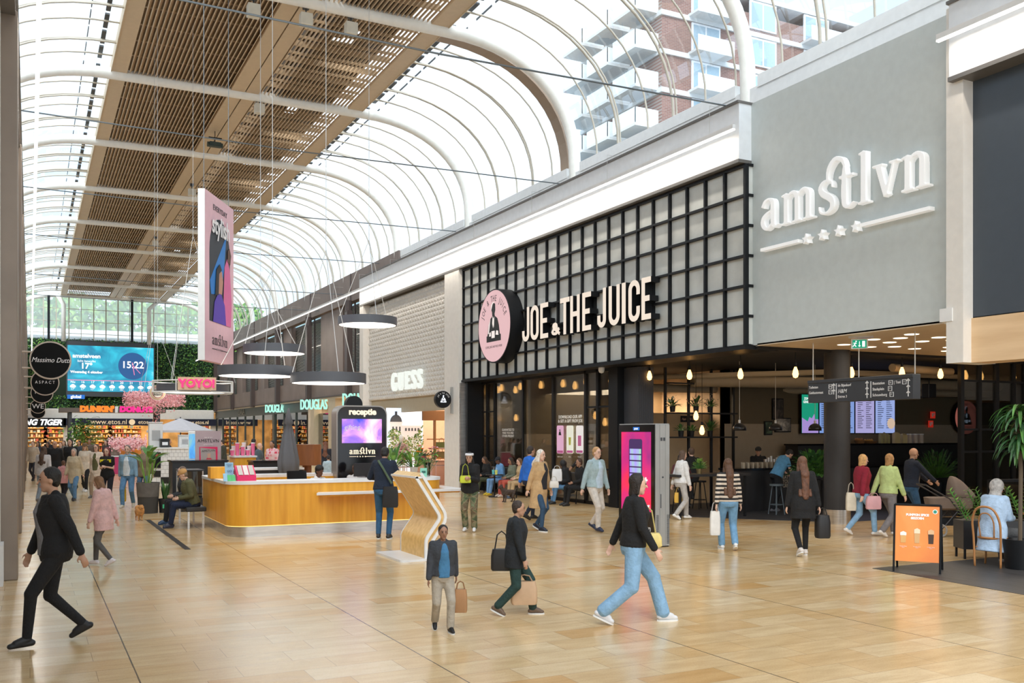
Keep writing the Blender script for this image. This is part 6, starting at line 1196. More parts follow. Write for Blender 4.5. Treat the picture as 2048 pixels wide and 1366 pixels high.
def stool(px, py, lab, c_=BLACK, w=.17):
    p = fl(px, py); t = thing('bar_stool', lab, 'stool', p); m = MB(); m.cyl((0, 0), w, .72, .76, 24); m.build('seat', c_, t, 'auto')
    for a_ in (45, 135, 225, 315): m = MB(); m.tube([(.1 * math.cos(R(a_)), .1 * math.sin(R(a_)), .72), (.2 * math.cos(R(a_)), .2 * math.sin(R(a_)), 0)], .014, 6); m.build('leg', c_, t)
    m = MB(); m.tube([(.16 * math.cos(R(a_)), .16 * math.sin(R(a_)), .25) for a_ in range(0, 360, 30)], .009, 6, True); m.build('foot_ring', c_, t); return t
stool(1490, 1022, 'black bar stool in front of the bar counter'); stool(1360, 1025, 'black bar stool at the high table, near the white-clad walker'); stool(1553, 1029, 'grey bar stool beside the man in the blue shirt', mat('grey_stool', (.12, .15, .17), .5)); stool(1400, 1018, 'black bar stool at the right end of the high table')
p = aY(1376, 838, 21.85); t = thing('pick_up_sign', 'small black pick-up sign with slanted peach lettering on the peach wall', 'sign', p); m = MB(); m.box(-.24, .24, 0, .03, -.09, .09); m.build('board', BLACK, t); text('App Pick Up', .09, mat('peach_letter', (.8, .5, .35)), t, (0, -.01, 0), .001, shear=.2)
# window lettering and posters on the juice bar glass
py_ = aX(1147, 860, 14.22); t = thing('window_lettering', 'white two-line lettering above the posters on the bar window', 'sign', (14.24, aX(1140, 838, 14.24).y, aX(1140, 838, 14.24).z), -90); text('DOWNLOAD OUR APP\n& GET A GIFT FROM JOE', .13, WTXT, t, (0, 0, 0), .001, off=.004, ls=.95)
t = thing('window_lettering', 'small white slogan lettering on the left bar window', 'sign', (14.24, aX(1016, 866, 14.24).y, aX(1016, 866, 14.24).z), -90); text('GUARANTEED TO\nMAKE YOU AND\nOTHERS PRESENT', .11, WTXT, t, (0, 0, 0), .001, ls=.95)
for i, px in enumerate((1120, 1139.5, 1159)):
    p = aX(px, 878, 14.22); zt = aX(px, 851, 14.22).z; zb = aX(px, 907, 14.22).z; w_ = .40; c_ = ((.72, .42, .62), (.80, .82, .72), (.82, .80, .80))[i]
    t = thing('window_poster', ('lilac phone-shaped poster with black figure on the bar window, left of three', 'pale phone-shaped poster with yellow drink on the bar window, middle of three', 'white phone-shaped poster with pink suitcase on the bar window, right of three')[i], 'poster', (14.23, p.y, zb), -90)
    m = MB(); m.rings([[(x, y, z) for x, z in rr(-w_ / 2, w_ / 2, 0, zt - zb, .06)] for y in (-.006, 0)]); m.build('panel', mat('poster_c%d' % i, c_, .5, 0, c_, .25), t); m = MB(); m.box(-w_ / 2 + .03, w_ / 2 - .03, -.01, -.006, .02, .09); m.build('pink_band', mat('poster_pink', (.7, .15, .42)), t)
    if i == 0: figure(t, .16, 0, BTXT, BTXT); [o_.__setattr__('location', (0, -.01, .62)) for o_ in t.children if o_.name.startswith('figure')]
    elif i == 1: pic('drink_picture', [(-.05, .25), (.05, .25), (.07, .48), (-.07, .48)], (.6, .6, .1), -.008, t)
    else: pic('suitcase_picture', [(-.09, .22), (.09, .22), (.09, .52), (-.09, .52)], (.75, .2, .45), -.008, t)
    text(('SCAN TO GET', 'GET A', 'COLLECT')[i], .05, WTXT, t, (0, -.01, -.1), .001)
# black benches and small tables outside the window
for i, (py0, y1, lab) in enumerate(((23.2, 25.1, 'black bench with back in front of the bar window, right'), (26.2, 29.6, 'black bench with back in front of the bar window, left'))):
    t = thing('bench', lab, 'bench', (13.55, py0, 0)); L_ = y1 - py0; m = MB(); m.box(0, .5, 0, L_, .40, .47); bevel(m.build('seat', mat('black_leather'), t), .02); m = MB(); m.box(.46, .54, 0, L_, .47, .9); bevel(m.build('backrest', mat('black_leather'), t), .02)
    for x in (.05, .42):
        for y in (.1, L_ - .15): m = MB(); m.tube([(x, y, .4), (x - .03, y, 0)], .016, 6); m.build('leg', BLACK, t)
p = fl(1042, 1000); t = thing('side_table', 'small black round table between the seated people', 'table', (13.15, 27.0, 0)); m = MB(); m.cyl((0, 0), .28, .69, .72, 30); m.build('tabletop', mat('black_plastic'), t, 'auto'); m = MB(); m.cyl((0, 0), .025, .02, .69); m.build('column', BLACK, t, 'auto'); m = MB(); m.cyl((0, 0), .2, 0, .02); m.build('base', BLACK, t, 'auto')
for i, (dx, c_, lab) in enumerate(((-.08, (.15, .6, .65), 'teal cup on the small black round table'), (.1, (.75, .8, .2), 'yellow green cup on the small black round table'))): t = thing('drink_cup', lab, 'cup', (13.15, 27 - dx * 1.2, .72)); m = MB(); m.cyl((0, 0), .035, 0, .14, 16, .045); m.build('cup', mat('dc_%d' % i, c_, .4), t, 'auto'); m = MB(); m.tube([(0, 0, .1), (.02, 0, .22)], .004, 4); m.build('straw', WTXT, t)
# opposite shop sign on the left wall, mirrored in the window glass
t = thing('wall_sign', 'white lit lettering on a grey band on the left wall of the hall', 'sign', (-1.44, 33, 3.3), 90); m = MB(); m.box(-4, 4, 0, .05, -.9, 1.1); m.build('band', mat('grey_band', (.35, .33, .33), .5), t); text('intimissimi', 1.3, emat('screen_white', (1, 1, 1)), t, (0, -.03, 0), .01); text('Italian lingerie', .5, emat('screen_white', (1, 1, 1)), t, (0, -.03, -.7), .01)
# stroller
p = fl(1905, 1072); t = thing('stroller', 'taupe baby stroller with carrycot pushed by the dark-haired man', 'stroller', p, -27); TP = mat('cloth_taupe', (.20, .155, .13), .9); FRM = mat('dark_frame', (.03, .03, .035), .4)
m = MB(); m.rings([[(x, y, z) for x, y in rr(-.5 - d_, .35 + d_, -.18 - d_, .18 + d_, .12)] for z, d_ in ((.52, -.06), (.56, 0), (.76, .03), (.77, .0))]); m.build('carrycot', TP, t, 'auto'); m = MB(); rg = []
for a_ in range(0, 101, 12): c_, s_ = math.cos(R(a_)), math.sin(R(a_)); rg.append([(.02 + .34 * c_, .2 * math.cos(R(b_)), .76 + .40 * s_ * 1.0 * max(.12, math.sin(R(b_))) + .0) for b_ in range(0, 181, 15)])
m.rings([[(.36 - .40 * k / 7, .2 * math.cos(R(b_)), .77 + (.12 + .30 * math.sin(R(90 * k / 7))) * math.sin(R(b_))) for b_ in range(0, 181, 15)] for k in range(8)]); m.build('hood', TP, t, True)
m = MB()
for y in (-.2, .2): m.tube([(-.35, y, .1), (0, y, .5), (.3, y, .14)], .014, 6); m.tube([(.2, y, .3), (-.15, y, .75), (-.62, y, 1.02)], .014, 6)
m.tube([(-.62, -.2, 1.02), (-.62, .2, 1.02)], .018, 8); m.build('frame', FRM, t); 
for x, r_ in ((-.34, .13), (.32, .11)):
    for y in (-.24, .24): m = MB(); m.tube([(x + (r_ - .015) * math.cos(R(a_)), y, r_ + (r_ - .015) * math.sin(R(a_))) for a_ in range(0, 360, 15)], .018, 8, True); m.tube([(x, y - .03, r_), (x, y + .03, r_)], .03, 10); [m.tube([(x, y, r_), (x + (r_ - .02) * math.cos(R(a_)), y, r_ + (r_ - .02) * math.sin(R(a_)))], .006, 4) for a_ in range(0, 360, 60)]; m.build('wheel', mat('grey_wheel', (.32, .31, .30), .5), t, 'auto')
m = MB(); m.box(-.3, .25, -.16, .16, .22, .36); m.build('basket', BLACK, t)
# ================= PEOPLE =================
def fuse(m, name, mt, parent, vox, it=4):
    o = m.build(name, mt, parent, False, True); r = o.modifiers.new('r', 'REMESH'); r.mode = 'VOXEL'; r.voxel_size = vox; r.use_smooth_shade = True
    s_ = o.modifiers.new('s', 'SMOOTH'); s_.factor = .5; s_.iterations = it; FUSE.append(o); return o
def flush():
    dg = bpy.context.evaluated_depsgraph_get()
    for o in FUSE:
        me = bpy.data.meshes.new_from_object(o.evaluated_get(dg)); ms = [x for x in o.data.materials]; o.modifiers.clear(); o.data = me
        if not len(me.materials):
            for x in ms: me.materials.append(x)
    FUSE.clear()
def caps(m, p0, p1, r0, r1, n=12, fl_=1.0, side=None):
    p0, p1 = Vector(p0), Vector(p1); ax = p1 - p0; L_ = ax.length; ax = ax / L_ if L_ > 1e-6 else Vector((0, 0, 1)); u = side.copy() if side is not None else ax.orthogonal(); u = (u - ax * u.dot(ax)).normalized(); w = ax.cross(u); rg = []
    for a_ in (-80, -50, -20): rg.append((p0 + ax * r0 * math.sin(R(a_)), r0 * math.cos(R(a_))))
    for a_ in (20, 50, 80): rg.append((p1 + ax * r1 * math.sin(R(a_)), r1 * math.cos(R(a_))))
    m.rings([[c_ + (u * math.cos(2 * math.pi * k / n) + w * math.sin(2 * math.pi * k / n) * fl_) * q for k in range(n)] for c_, q in rg])
def ell(m, c_, rx, ry, rz, M_=None, n=16):
    rg = []
    for a_ in (-82, -60, -35, -12, 12, 35, 60, 82):
        ring = []
        for k in range(n):
            v = Vector((rx * math.cos(R(a_)) * math.cos(2 * math.pi * k / n), ry * math.cos(R(a_)) * math.sin(2 * math.pi * k / n), rz * math.sin(R(a_))))
            if M_: v = M_ @ v
            ring.append(Vector(c_) + v)
        rg.append(ring)
    m.rings(rg)
def ik(a_, b_, l1, l2, pole):
    a_, b_ = Vector(a_), Vector(b_); d = b_ - a_; L_ = min(d.length, (l1 + l2) * .999); dn = d.normalized(); b_ = a_ + dn * L_
    x = (l1 * l1 - l2 * l2 + L_ * L_) / (2 * L_); h = math.sqrt(max(0, l1 * l1 - x * x)); p_ = Vector(pole); p_ = (p_ - dn * p_.dot(dn)).normalized(); return a_ + dn * x + p_ * h, b_
SKINS = {'f': (.70, .44, .33), 'm': (.50, .28, .18), 'd': (.16, .075, .045), 't': (.36, .19, .12)}
def walk(s_=.28, sw=.2, lead=1, back=.05):
    a_, b_ = (s_, .085, 0), (-s_, .085 + back, -25)
    L_, Q = (a_, b_) if lead > 0 else (b_, a_)
    return dict(lf=(-.09, L_[0], L_[1]), rf=(.09, Q[0], Q[1]), lp=L_[2], rp=Q[2], lh=(-.25, -sw * lead, .86), rh=(.25, sw * lead, .86), hz=.93 - s_ * s_ * .45)
STAND = dict(lf=(-.1, .02, .085), rf=(.1, -.02, .085), lh=(-.25, .06, .82), rh=(.25, .06, .82), hz=.93)
PHONE = dict(STAND, lh=(-.06, .26, 1.17), rh=(.07, .26, 1.16), pitch=9)
SIT = dict(lf=(-.13, .50, .085), rf=(.13, .46, .085), lh=(-.10, .30, .66), rh=(.10, .32, .66), hz=.53)
CAMO = None
def person(label, at, hdg, H=1.7, pose=STAND, skin='f', top=None, bot=None, shoe=(.8, .8, .8), hair=('short', (.03, .02, .015)), hem=.86, sleeve=1, wide=0, bulk=0, inner=None, vox=.012, group=None, z=0, topm=None, botm=None, sole=None, fem=0, legs=True, lift=0):
    S = H / 1.75; loc = at if isinstance(at, Vector) else fl(*at); t = thing('person', label, 'person', (loc.x, loc.y, z), -27.02 + hdg, group)
    P = dict(pose); hz = P['hz']; lean = R(P.get('lean', 3)); V = lambda p_: Vector(p_)
    def T(x, y, zz): dz = zz - .93; return V((x, y * math.cos(lean) + dz * math.sin(lean), hz + dz * math.cos(lean) - y * math.sin(lean))) * S
    def Gp(p_): return V(p_) * S
    sk = mat('skin_' + skin, SKINS[skin], .55, 0, None, 1, .06, 9)
    # skeleton
    sh = {s_: T(s_ * (.165 if not fem else .15), 0, 1.41) for s_ in (-1, 1)}; hp = {s_: T(s_ * .088, 0, .91) for s_ in (-1, 1)}
    ft = {-1: Gp(P['lf']), 1: Gp(P['rf'])}; hd = {-1: Gp(P['lh']), 1: Gp(P['rh'])}; kn, el = {}, {}
    for s_ in (-1, 1):
        kn[s_], ft[s_] = ik(hp[s_], ft[s_], .43 * S, .43 * S, (s_ * .12, 1, .25)); el[s_], hd[s_] = ik(sh[s_], hd[s_], .285 * S, .255 * S, (s_ * .5, -1, -.35))
    pitch = R(-P.get('pitch', 5)); yaw = R(P.get('yaw', 0)); HM = Matrix.Rotation(yaw, 3, 'Z') @ Matrix.Rotation(pitch - lean * .3, 3, 'X')
    nb = T(0, -.005, 1.46); hc = nb + HM @ (V((0, .022, .155)) * S); hh = lambda x, y, zz: hc + HM @ (V((x, y, zz)) * S)
    def torso(m, o_, z0, bot_flare=0, bust=0):
        pr = [(.84, .13, .10, 0), (.92, .165, .115, 0), (1.0, .155, .108, .0), (1.08, .135 - .01 * fem, .095, .0), (1.2, .15, .108, .008), (1.3, .165 - .012 * fem, .115, .012), (1.38, .168 - .018 * fem, .098, .002), (1.43, .125, .075, -.005), (1.465, .07, .06, -.005)]
        rg = []
        if z0 < .84:
            for zz in [z0 + (.84 - z0) * k / 3 for k in range(3)]: f_ = (.92 - zz) / .5; rg.append([T((.165 + o_ + bot_flare * f_) * math.cos(2 * math.pi * k / 20), (.12 + o_ + bot_flare * f_ * .8) * math.sin(2 * math.pi * k / 20), zz) for k in range(20)])
        for zz, a_, b_, c_ in pr:
            if zz < z0 - .001: continue
            if z0 < .84 and zz < .9: a_, b_ = .163, .118
            b_ += bulk * .03 + (.012 if bust and 1.25 < zz < 1.35 else 0); a_ += bulk * .02; rg.append([T((a_ + o_) * math.cos(2 * math.pi * k / 20), c_ + (b_ + o_) * math.sin(2 * math.pi * k / 20), zz + (o_ * .4 if zz > 1.4 else 0)) for k in range(20)])
        m.rings(rg)
    # body: one continuous surface
    m = MB(); torso(m, 0, .84)
    caps(m, T(0, -.01, 1.43), hh(0, -.02, -.05), .052 * S, .05 * S)
    ell(m, hh(0, -.008, .02), .074 * S, .092 * S, .095 * S, HM); ell(m, hh(0, .018, -.045), .056 * S, .062 * S, .065 * S, HM); caps(m, hh(0, .05, -.085), hh(0, .045, -.08), .03 * S, .03 * S)
    caps(m, hh(0, .082, .012), hh(0, .104, -.022), .009 * S, .0125 * S, 8)
    for s_ in (-1, 1):
        ell(m, hh(s_ * .073, -.005, -.01), .010 * S, .018 * S, .028 * S, HM, 8)
        caps(m, sh[s_], el[s_], .047 * S, .037 * S); caps(m, el[s_], hd[s_], .037 * S, .025 * S); caps(m, sh[s_], T(s_ * .09, 0, 1.42), .05 * S, .05 * S)
        caps(m, hp[s_], kn[s_], .082 * S, .052 * S); caps(m, kn[s_], ft[s_], .052 * S, .034 * S)
        fd = (hd[s_] - el[s_]).normalized(); sd = V((-s_, 0, 0)); nn = (sd - fd * sd.dot(fd)); nn = nn.normalized() if nn.length > .2 else V((0, 0, -1)); cs_ = fd.cross(nn)  # palm faces body, cs_ across the knuckles
        pm = hd[s_] + fd * .075 * S; m2 = m; caps(m2, hd[s_] + fd * .01 * S, pm, .026 * S, .036 * S, 10, .5, cs_)
        for k, q in enumerate((-.028, -.0095, .0095, .027)):
            b_ = pm + cs_ * q * S + fd * .012 * S; L1, L2 = (.030, .034, .032, .025)[k], (.034, .040, .038, .028)[k]; c1 = b_ + (fd + nn * .22).normalized() * L1 * S; c2 = c1 + (fd + nn * .9).normalized() * L2 * S; caps(m2, b_, c1, .0088 * S, .0082 * S, 7); caps(m2, c1, c2, .0082 * S, .007 * S, 7)
        fw = V((0, 1, 0)); th = cs_ if cs_.dot(fw) > 0 else -cs_; b_ = hd[s_] + fd * .03 * S + th * .024 * S; c1 = b_ + (fd * .7 + th * .8 + nn * .3).normalized() * .038 * S; caps(m2, b_, c1, .012 * S, .010 * S, 7); caps(m2, c1, c1 + (fd + nn * .4).normalized() * .028 * S, .010 * S, .008 * S, 7)
    fuse(m, 'body', sk, t, min(vox, .0095) if vox < .015 else vox, 2)
    # face
    if vox < .02:
        m = MB()
        for s_ in (-1, 1): ell(m, hh(s_ * .029, .080, .014), .012 * S, .007 * S, .007 * S, HM, 8); caps(m, hh(s_ * .018, .084, .036), hh(s_ * .043, .076, .036), .004 * S, .004 * S, 6)
        m.build('eyes', mat('eye_dark', (.02, .012, .01), .3), t, True); m = MB(); caps(m, hh(-.018, .083, -.058), hh(.018, .083, -.058), .0055 * S, .0055 * S, 6); m.build('mouth', mat('lip_' + skin, tuple(c_ * k for c_, k in zip(SKINS[skin], (.85, .5, .5))), .5), t, True)
    # hair and headwear
    st, hcol = hair[0], hair[1]; hm = mat('hair_%d_%d_%d' % tuple(int(c_ * 999) for c_ in hcol), hcol, .6, 0, None, 1, .3, 22, .6, 45)
    if st != 'bald':
        m = MB(); k_ = 1.0
        if st == 'hijab':
            ell(m, hh(0, -.02, .012), .098 * S, .112 * S, .122 * S, HM); caps(m, hh(0, -.02, -.06), T(0, -.01, 1.44), .085 * S, .11 * S); caps(m, T(-.09, 0, 1.42), T(.09, 0, 1.42), .075 * S, .075 * S); fuse(m, 'headscarf', hm, t, vox)
        else:
            ell(m, hh(0, -.026, .038), .084 * S, .092 * S, .092 * S, HM); ell(m, hh(0, -.045, -.005), .078 * S, .06 * S, .08 * S, HM)
            L_ = {'short': 0, 'bob': .13, 'long': .30, 'xlong': .46, 'bun': 0, 'afro': 0, 'pony': 0}.get(st, 0)
            if st == 'bob': caps(m, hh(0, -.045, 0), hh(0, -.05, -.10), .078 * S, .066 * S, 14, .8, V((1, 0, 0))); [caps(m, hh(s_ * .066, -.005, .02), hh(s_ * .07, -.01, -.1), .024 * S, .022 * S) for s_ in (-1, 1)]; L_ = 0
            if L_:
                yb = -.11 - .042 * bulk; q_ = T(0, yb, 1.43); caps(m, hh(0, -.05, 0), q_, .078 * S, .078 * S, 14, .6, V((1, 0, 0))); caps(m, q_, T(0, yb - .015, 1.50 - L_), .082 * S, .06 * S, 14, .5, V((1, 0, 0)))
                for s_ in (-1, 1): caps(m, hh(s_ * .066, -.01, .02), hh(s_ * .078, .0, -.13 if st != 'bob' else -.1), .026 * S, .026 * S)
                if st != 'bob':
                    for s_ in (-1, 1): caps(m, hh(s_ * .07, -.03, -.1), T(s_ * .09, yb + .01, 1.52 - L_), .035 * S, .028 * S)
            if st == 'bun': ell(m, hh(0, -.085, .075), .04 * S, .04 * S, .04 * S)
            if st == 'pony': caps(m, hh(0, -.11, .03), hh(0, -.15, -.16), .035 * S, .02 * S)
            if st == 'afro': ell(m, hh(0, -.02, .06), .1 * S, .1 * S, .09 * S)
            fuse(m, 'hair', hm, t, max(vox, .011))
        if len(hair) > 2:
            acc, ac = hair[2], mat('head_%d_%d_%d' % tuple(int(c_ * 99) for c_ in hair[3]), hair[3], .85)
            m = MB()
            if acc == 'cap': ell(m, hh(0, -.022, .055), .092 * S, .10 * S, .082 * S, HM); caps(m, hh(-.03, .085, .045), hh(.03, .085, .045), .04 * S, .04 * S, 10, .25, HM @ V((0, 1, -.1))); fuse(m, 'cap', ac, t, max(vox, .010))
            if acc == 'hat': ell(m, hh(0, -.01, .075), .085 * S, .09 * S, .075 * S, HM); m.rings([[hh(q * math.cos(a_), q * 1.1 * math.sin(a_) - .01, zz) for a_ in [k * .3927 for k in range(16)]] for q, zz in ((.15, .045), (.15, .055))]); m.build('hat', ac, t, 'auto')
            if acc == 'band': m.rings([[hh(q * .089 * math.cos(a_), q * .103 * math.sin(a_) - .012, zz + .012 * math.sin(a_)) for a_ in [k * .3142 for k in range(20)]] for q, zz in ((1, .052), (1.05, .06), (1.02, .095), (.93, .10))]); m.build('headband', ac, t, True)
            if acc == 'glasses':
                for s_ in (-1, 1): m.tube([hh(s_ * .032 + .022 * math.cos(a_), .098, .012 + .018 * math.sin(a_)) for a_ in [k * .524 for k in range(12)]], .003 * S, 5, True)
                m.build('glasses', mat('black_plastic'), t)
    # clothes
    def cm(c_, k_): return c_ if not isinstance(c_, tuple) else cloth('%d_%d_%d' % tuple(int(v * 999) for v in c_), c_)
    if top is not None or topm:
        m = MB(); torso(m, .016 + .012 * bulk, hem, .05 if hem < .75 else .0, fem)
        for s_ in (-1, 1):
            w_ = el[s_].lerp(hd[s_], .93) if sleeve == 1 else (el[s_].lerp(hd[s_], sleeve - .0) if sleeve > 0 else None); b_ = .012 * bulk
            caps(m, sh[s_], el[s_], (.066 + b_) * S, (.054 + b_) * S) if sleeve > 0 else caps(m, sh[s_], sh[s_].lerp(el[s_], .55), .064 * S, .062 * S)
            if w_: caps(m, el[s_], w_, (.053 + b_) * S, (.040 + b_) * S)
            caps(m, sh[s_], T(s_ * .08, 0, 1.425), .062 * S, .05 * S)
        if hair[0] != 'hijab': caps(m, T(-.035, -.02, 1.475), T(.035, -.02, 1.475), .045 * S, .045 * S)
        fuse(m, 'top', topm or cm(top, 0), t, vox, 3)
        if inner:
            m = MB(); z0 = max(hem, .90); rg = []
            for zz, a_, b_, c_ in ((z0, .10, .055, .078), (1.05, .10, .05, .076), (1.2, .09, .055, .084), (1.32, .075, .05, .102), (1.42, .05, .04, .065), (1.47, .03, .03, .03)): rg.append([T(a_ * math.cos(2 * math.pi * k / 14), c_ + bulk * .05 + b_ * math.sin(2 * math.pi * k / 14), zz) for k in range(14)])
            m.rings(rg); fuse(m, 'shirt', cm(inner, 0), t, vox, 3)
    if (bot is not None or botm) and legs:
        m = MB(); m.rings([[T((a_ + .014 + bulk * .02) * math.cos(2 * math.pi * k / 20), (b_ + .013 + bulk * .03) * math.sin(2 * math.pi * k / 20), zz) for k in range(20)] for zz, a_, b_ in ((.82, .10, .09), (.88, .155, .112), (.95, .165, .115), (1.02, .15, .105))])
        for s_ in (-1, 1): caps(m, hp[s_] + V((0, 0, -.01)), kn[s_], (.100 + wide * .4) * S, (.066 + wide * .6) * S); caps(m, kn[s_], kn[s_].lerp(ft[s_], .93), (.064 + wide * .6) * S, (.048 + wide) * S)
        fuse(m, 'trousers', botm or cm(bot, 0), t, vox, 3)
    for s_, pk in ((-1, 'lp'), (1, 'rp')):
        pr = R(P.get(pk, 0)); fwd = V((s_ * .12, math.cos(pr), math.sin(pr))).normalized(); dn = V((0, math.sin(pr), -math.cos(pr))); a_ = ft[s_]; m = MB(); sdv = fwd.cross(dn)
        caps(m, a_ - fwd * .035 * S + dn * .035 * S, a_ + fwd * .135 * S + dn * .048 * S, .044 * S, .036 * S, 12, .8, sdv); caps(m, a_ + dn * .0, a_ + fwd * .09 * S + dn * .03 * S, .046 * S, .04 * S)
        so = fuse(m, 'shoe', mat('shoe_%d_%d_%d' % tuple(int(v * 99) for v in shoe), shoe, .5), t, max(vox * .8, .009), 2)
        if sole: q = MB(); q.rings([[a_ + fwd * (.05 + .125 * math.cos(b_)) * S + sdv * .044 * math.sin(b_) * S + dn * zz * S for b_ in [k * .3927 for k in range(16)]] for zz in (.066, .085)]); q.build('sole', mat('sole_white', (.8, .8, .78), .5), so, 'auto')
    t['_r'] = 0; del t['_r']
    return t
def held(name, label, cat, p_, c_, w, h, d, rz=0, strap=0, m_=None):
    t = thing(name, label, cat, p_, rz); m = MB(); m.rings([[(x, y, zz) for x, y in rr(-w / 2 * k, w / 2 * k, -d / 2 * k, d / 2 * k, min(d, w) * .3)] for zz, k in ((-h, .9), (-h * .9, 1), (-h * .3, .98), (0, .85))]); m.build('bag_body', m_ or mat('bag_%d_%d_%d' % tuple(int(v * 99) for v in c_), c_, .5, 0, None, 1, .1), t, 'auto')
    if strap: m = MB(); m.tube([(-w * .32, 0, -.01), (-w * .2, 0, strap * .8), (0, 0, strap), (w * .2, 0, strap * .8), (w * .32, 0, -.01)], .008, 6); m.build('strap', mat('strap_%d_%d_%d' % tuple(int(v * 60) for v in c_), tuple(v * .7 for v in c_), .6), t)
    return t
def hpt(px, py, like): # world point at a pixel, at the depth of a floor pixel
    g = fl(*like); return aD(px, py, g.dot(Vector((SN, CS, 0))))
JEANS = (.10, .22, .38); LJ = (.24, .42, .62); NAVY_ = (.012, .018, .035); BLK = (.010, .010, .011)
STR = bpy.data.materials.new('striped_knit'); STR.use_nodes = True; n_ = STR.node_tree.nodes; l_ = STR.node_tree.links; tc_ = n_.new('ShaderNodeTexCoord'); wv = n_.new('ShaderNodeTexWave'); wv.bands_direction = 'Z'; wv.inputs['Scale'].default_value = 4.2; crp = n_.new('ShaderNodeValToRGB'); crp.color_ramp.interpolation = 'CONSTANT'; crp.color_ramp.elements[0].color = (.02, .018, .018, 1); crp.color_ramp.elements[1].position = .5; crp.color_ramp.elements[1].color = (.62, .52, .42, 1)
l_.new(tc_.outputs['Object'], wv.inputs['Vector']); l_.new(wv.outputs['Fac'], crp.inputs['Fac']); l_.new(crp.outputs[0], n_['Principled BSDF'].inputs['Base Color']); n_['Principled BSDF'].inputs['Roughness'].default_value = .9
CAMOM = ramp_mat('camouflage_cloth', [(.3, (.03, .04, .025)), (.44, (.10, .13, .06)), (.52, (.26, .22, .13)), (.58, (.12, .07, .04)), (.7, (.16, .19, .10))], 9, 0); CAMOM.node_tree.nodes['Principled BSDF'].inputs['Roughness'].default_value = .9
PLAID = brick_mat('red_white_plaid', (.65, .03, .08), (.75, .6, .6), (.70, .5, .52), .09, .09, .012, .9)
N = .0105
# foreground walkers
person('man in black jacket and grey t-shirt striding left at the left edge', (112, 1287), 122, 1.76, walk(.26, .2, 1, .06), 'm', BLK, BLK, BLK, ('short', (.01, .008, .006)), .84, 1, 0, .6, (.18, .18, .19), N)
person('girl in pale pink coat and grey trousers walking left with white shoes', (207, 1132), 80, 1.42, dict(walk(.22, .12, -1), pitch=22), 'f', (.66, .42, .40), (.10, .095, .09), (.75, .7, .72), ('bob', (.20, .10, .045)), .70, 1, 0, .8, None, N)
person('small boy in black jacket with blue front and beige trousers near the lectern', (885, 1262), 196, 1.12, walk(.18, .12, 1), 't', (.045, .05, .06), (.42, .37, .30), BLK, ('short', (.02, .015, .012)), .86, 1, .02, 1, (.06, .20, .38), N, sole=1)
held('paper_bag', 'small brown paper bag carried by the small boy in blue', 'bag', hpt(921, 1178, (885, 1262)), (.42, .22, .10), .14, .24, .08, -27, .08)
person('boy in black jacket with grey shoulders walking right in the foreground', (1030, 1230), -95, 1.32, walk(.26, .15, 1), 'm', (.015, .018, .022), (.02, .05, .045), (.14, .09, .06), ('short', (.04, .025, .018)), .74, 1, .02, .8, None, N, sole=1)
held('shoulder_bag', 'black bag hanging behind the boy in the black jacket', 'bag', hpt(1003, 1098, (1030, 1230)), (.015, .015, .017), .24, .24, .12, -27, .2); held('paper_bag', 'tan paper shopping bag carried low by the boy in black', 'bag', hpt(1048, 1162, (1030, 1230)), (.60, .40, .25), .3, .26, .12, -27, .07)
person('woman in black hoodie and wide light blue jeans striding right', (1266, 1246), -88, 1.68, walk(.36, .2, 1, .06), 'f', BLK, LJ, (.72, .72, .74), ('bob', (.02, .013, .01)), .90, 1, .035, .5, None, N, fem=1, sole=1)
held('shoulder_bag', 'pale yellow shoulder bag of the woman in wide jeans', 'bag', hpt(1290, 1066, (1266, 1246)), (.78, .62, .22), .36, .15, .14, -27, .3)
# middle distance
person('woman in black hoodie and camouflage trousers looking at her phone', (940, 1063), 172, 1.66, PHONE, 'm', (.012, .012, .013), None, (.7, .7, .7), ('long', (.012, .01, .01), 'band', (.75, .75, .78)), .84, 1, .025, .8, None, N, botm=CAMOM, fem=1)
held('crossbody_bag', 'lime yellow crossbody bag of the woman in camouflage trousers', 'handbag', hpt(932, 950, (940, 1063)) - Vector((SN, CS, 0)) * .26, (.55, .62, .04), .23, .15, .07, -20, .24)
o_ = thing('phone', 'dark phone held by the woman in camouflage trousers', 'phone', hpt(942, 931, (940, 1063)) - Vector((SN, CS, 0)) * .33, -27); q = MB(); q.box(-.035, .035, -.005, .005, -.07, .07); bevel(q.build('case', BLACK, o_), .004)
person('white-haired woman in long beige trench coat and dark jeans', (1078, 1062), -128, 1.72, walk(.13, .12, -1), 'f', (.52, .34, .17), (.03, .07, .13), NAVY_, ('long', (.72, .66, .58)), .50, 1, 0, .9, (.02, .02, .025), N, fem=1, sole=1)
held('white_pouch', 'small white bag in the hand of the trench coat woman', 'bag', hpt(1108, 962, (1078, 1062)), (.72, .68, .62), .2, .14, .1, -27, .1)
person('blond man in pale denim jacket and cream trousers', (1190, 1062), -140, 1.78, dict(walk(.18, .12, -1)), 'f', (.36, .47, .50), (.62, .56, .50), (.02, .03, .07), ('short', (.50, .28, .12)), .90, 1, .01, .6, (.50, .62, .74), N)
person('man in blue and white jacket half hidden behind the trench coat woman', (1058, 1040), -60, 1.76, walk(.15, .1, 1), 'm', (.02, .14, .55), NAVY_, BLK, ('short', (.03, .02, .015)), .86, 1, 0, .8, None, .013)
person('woman in striped knit and blue jeans walking away, long brown hair', (1457, 1100), 2, 1.62, walk(.14, .08, 1), 'f', None, (.16, .32, .50), (.75, .75, .75), ('xlong', (.10, .045, .022)), .90, 1, .02, .5, None, N, topm=STR, fem=1, sole=1)
held('shopping_bag', 'white shopping bag of the woman in the striped knit', 'bag', hpt(1430, 1022, (1457, 1100)), (.75, .73, .70), .18, .42, .1, -27, .16)
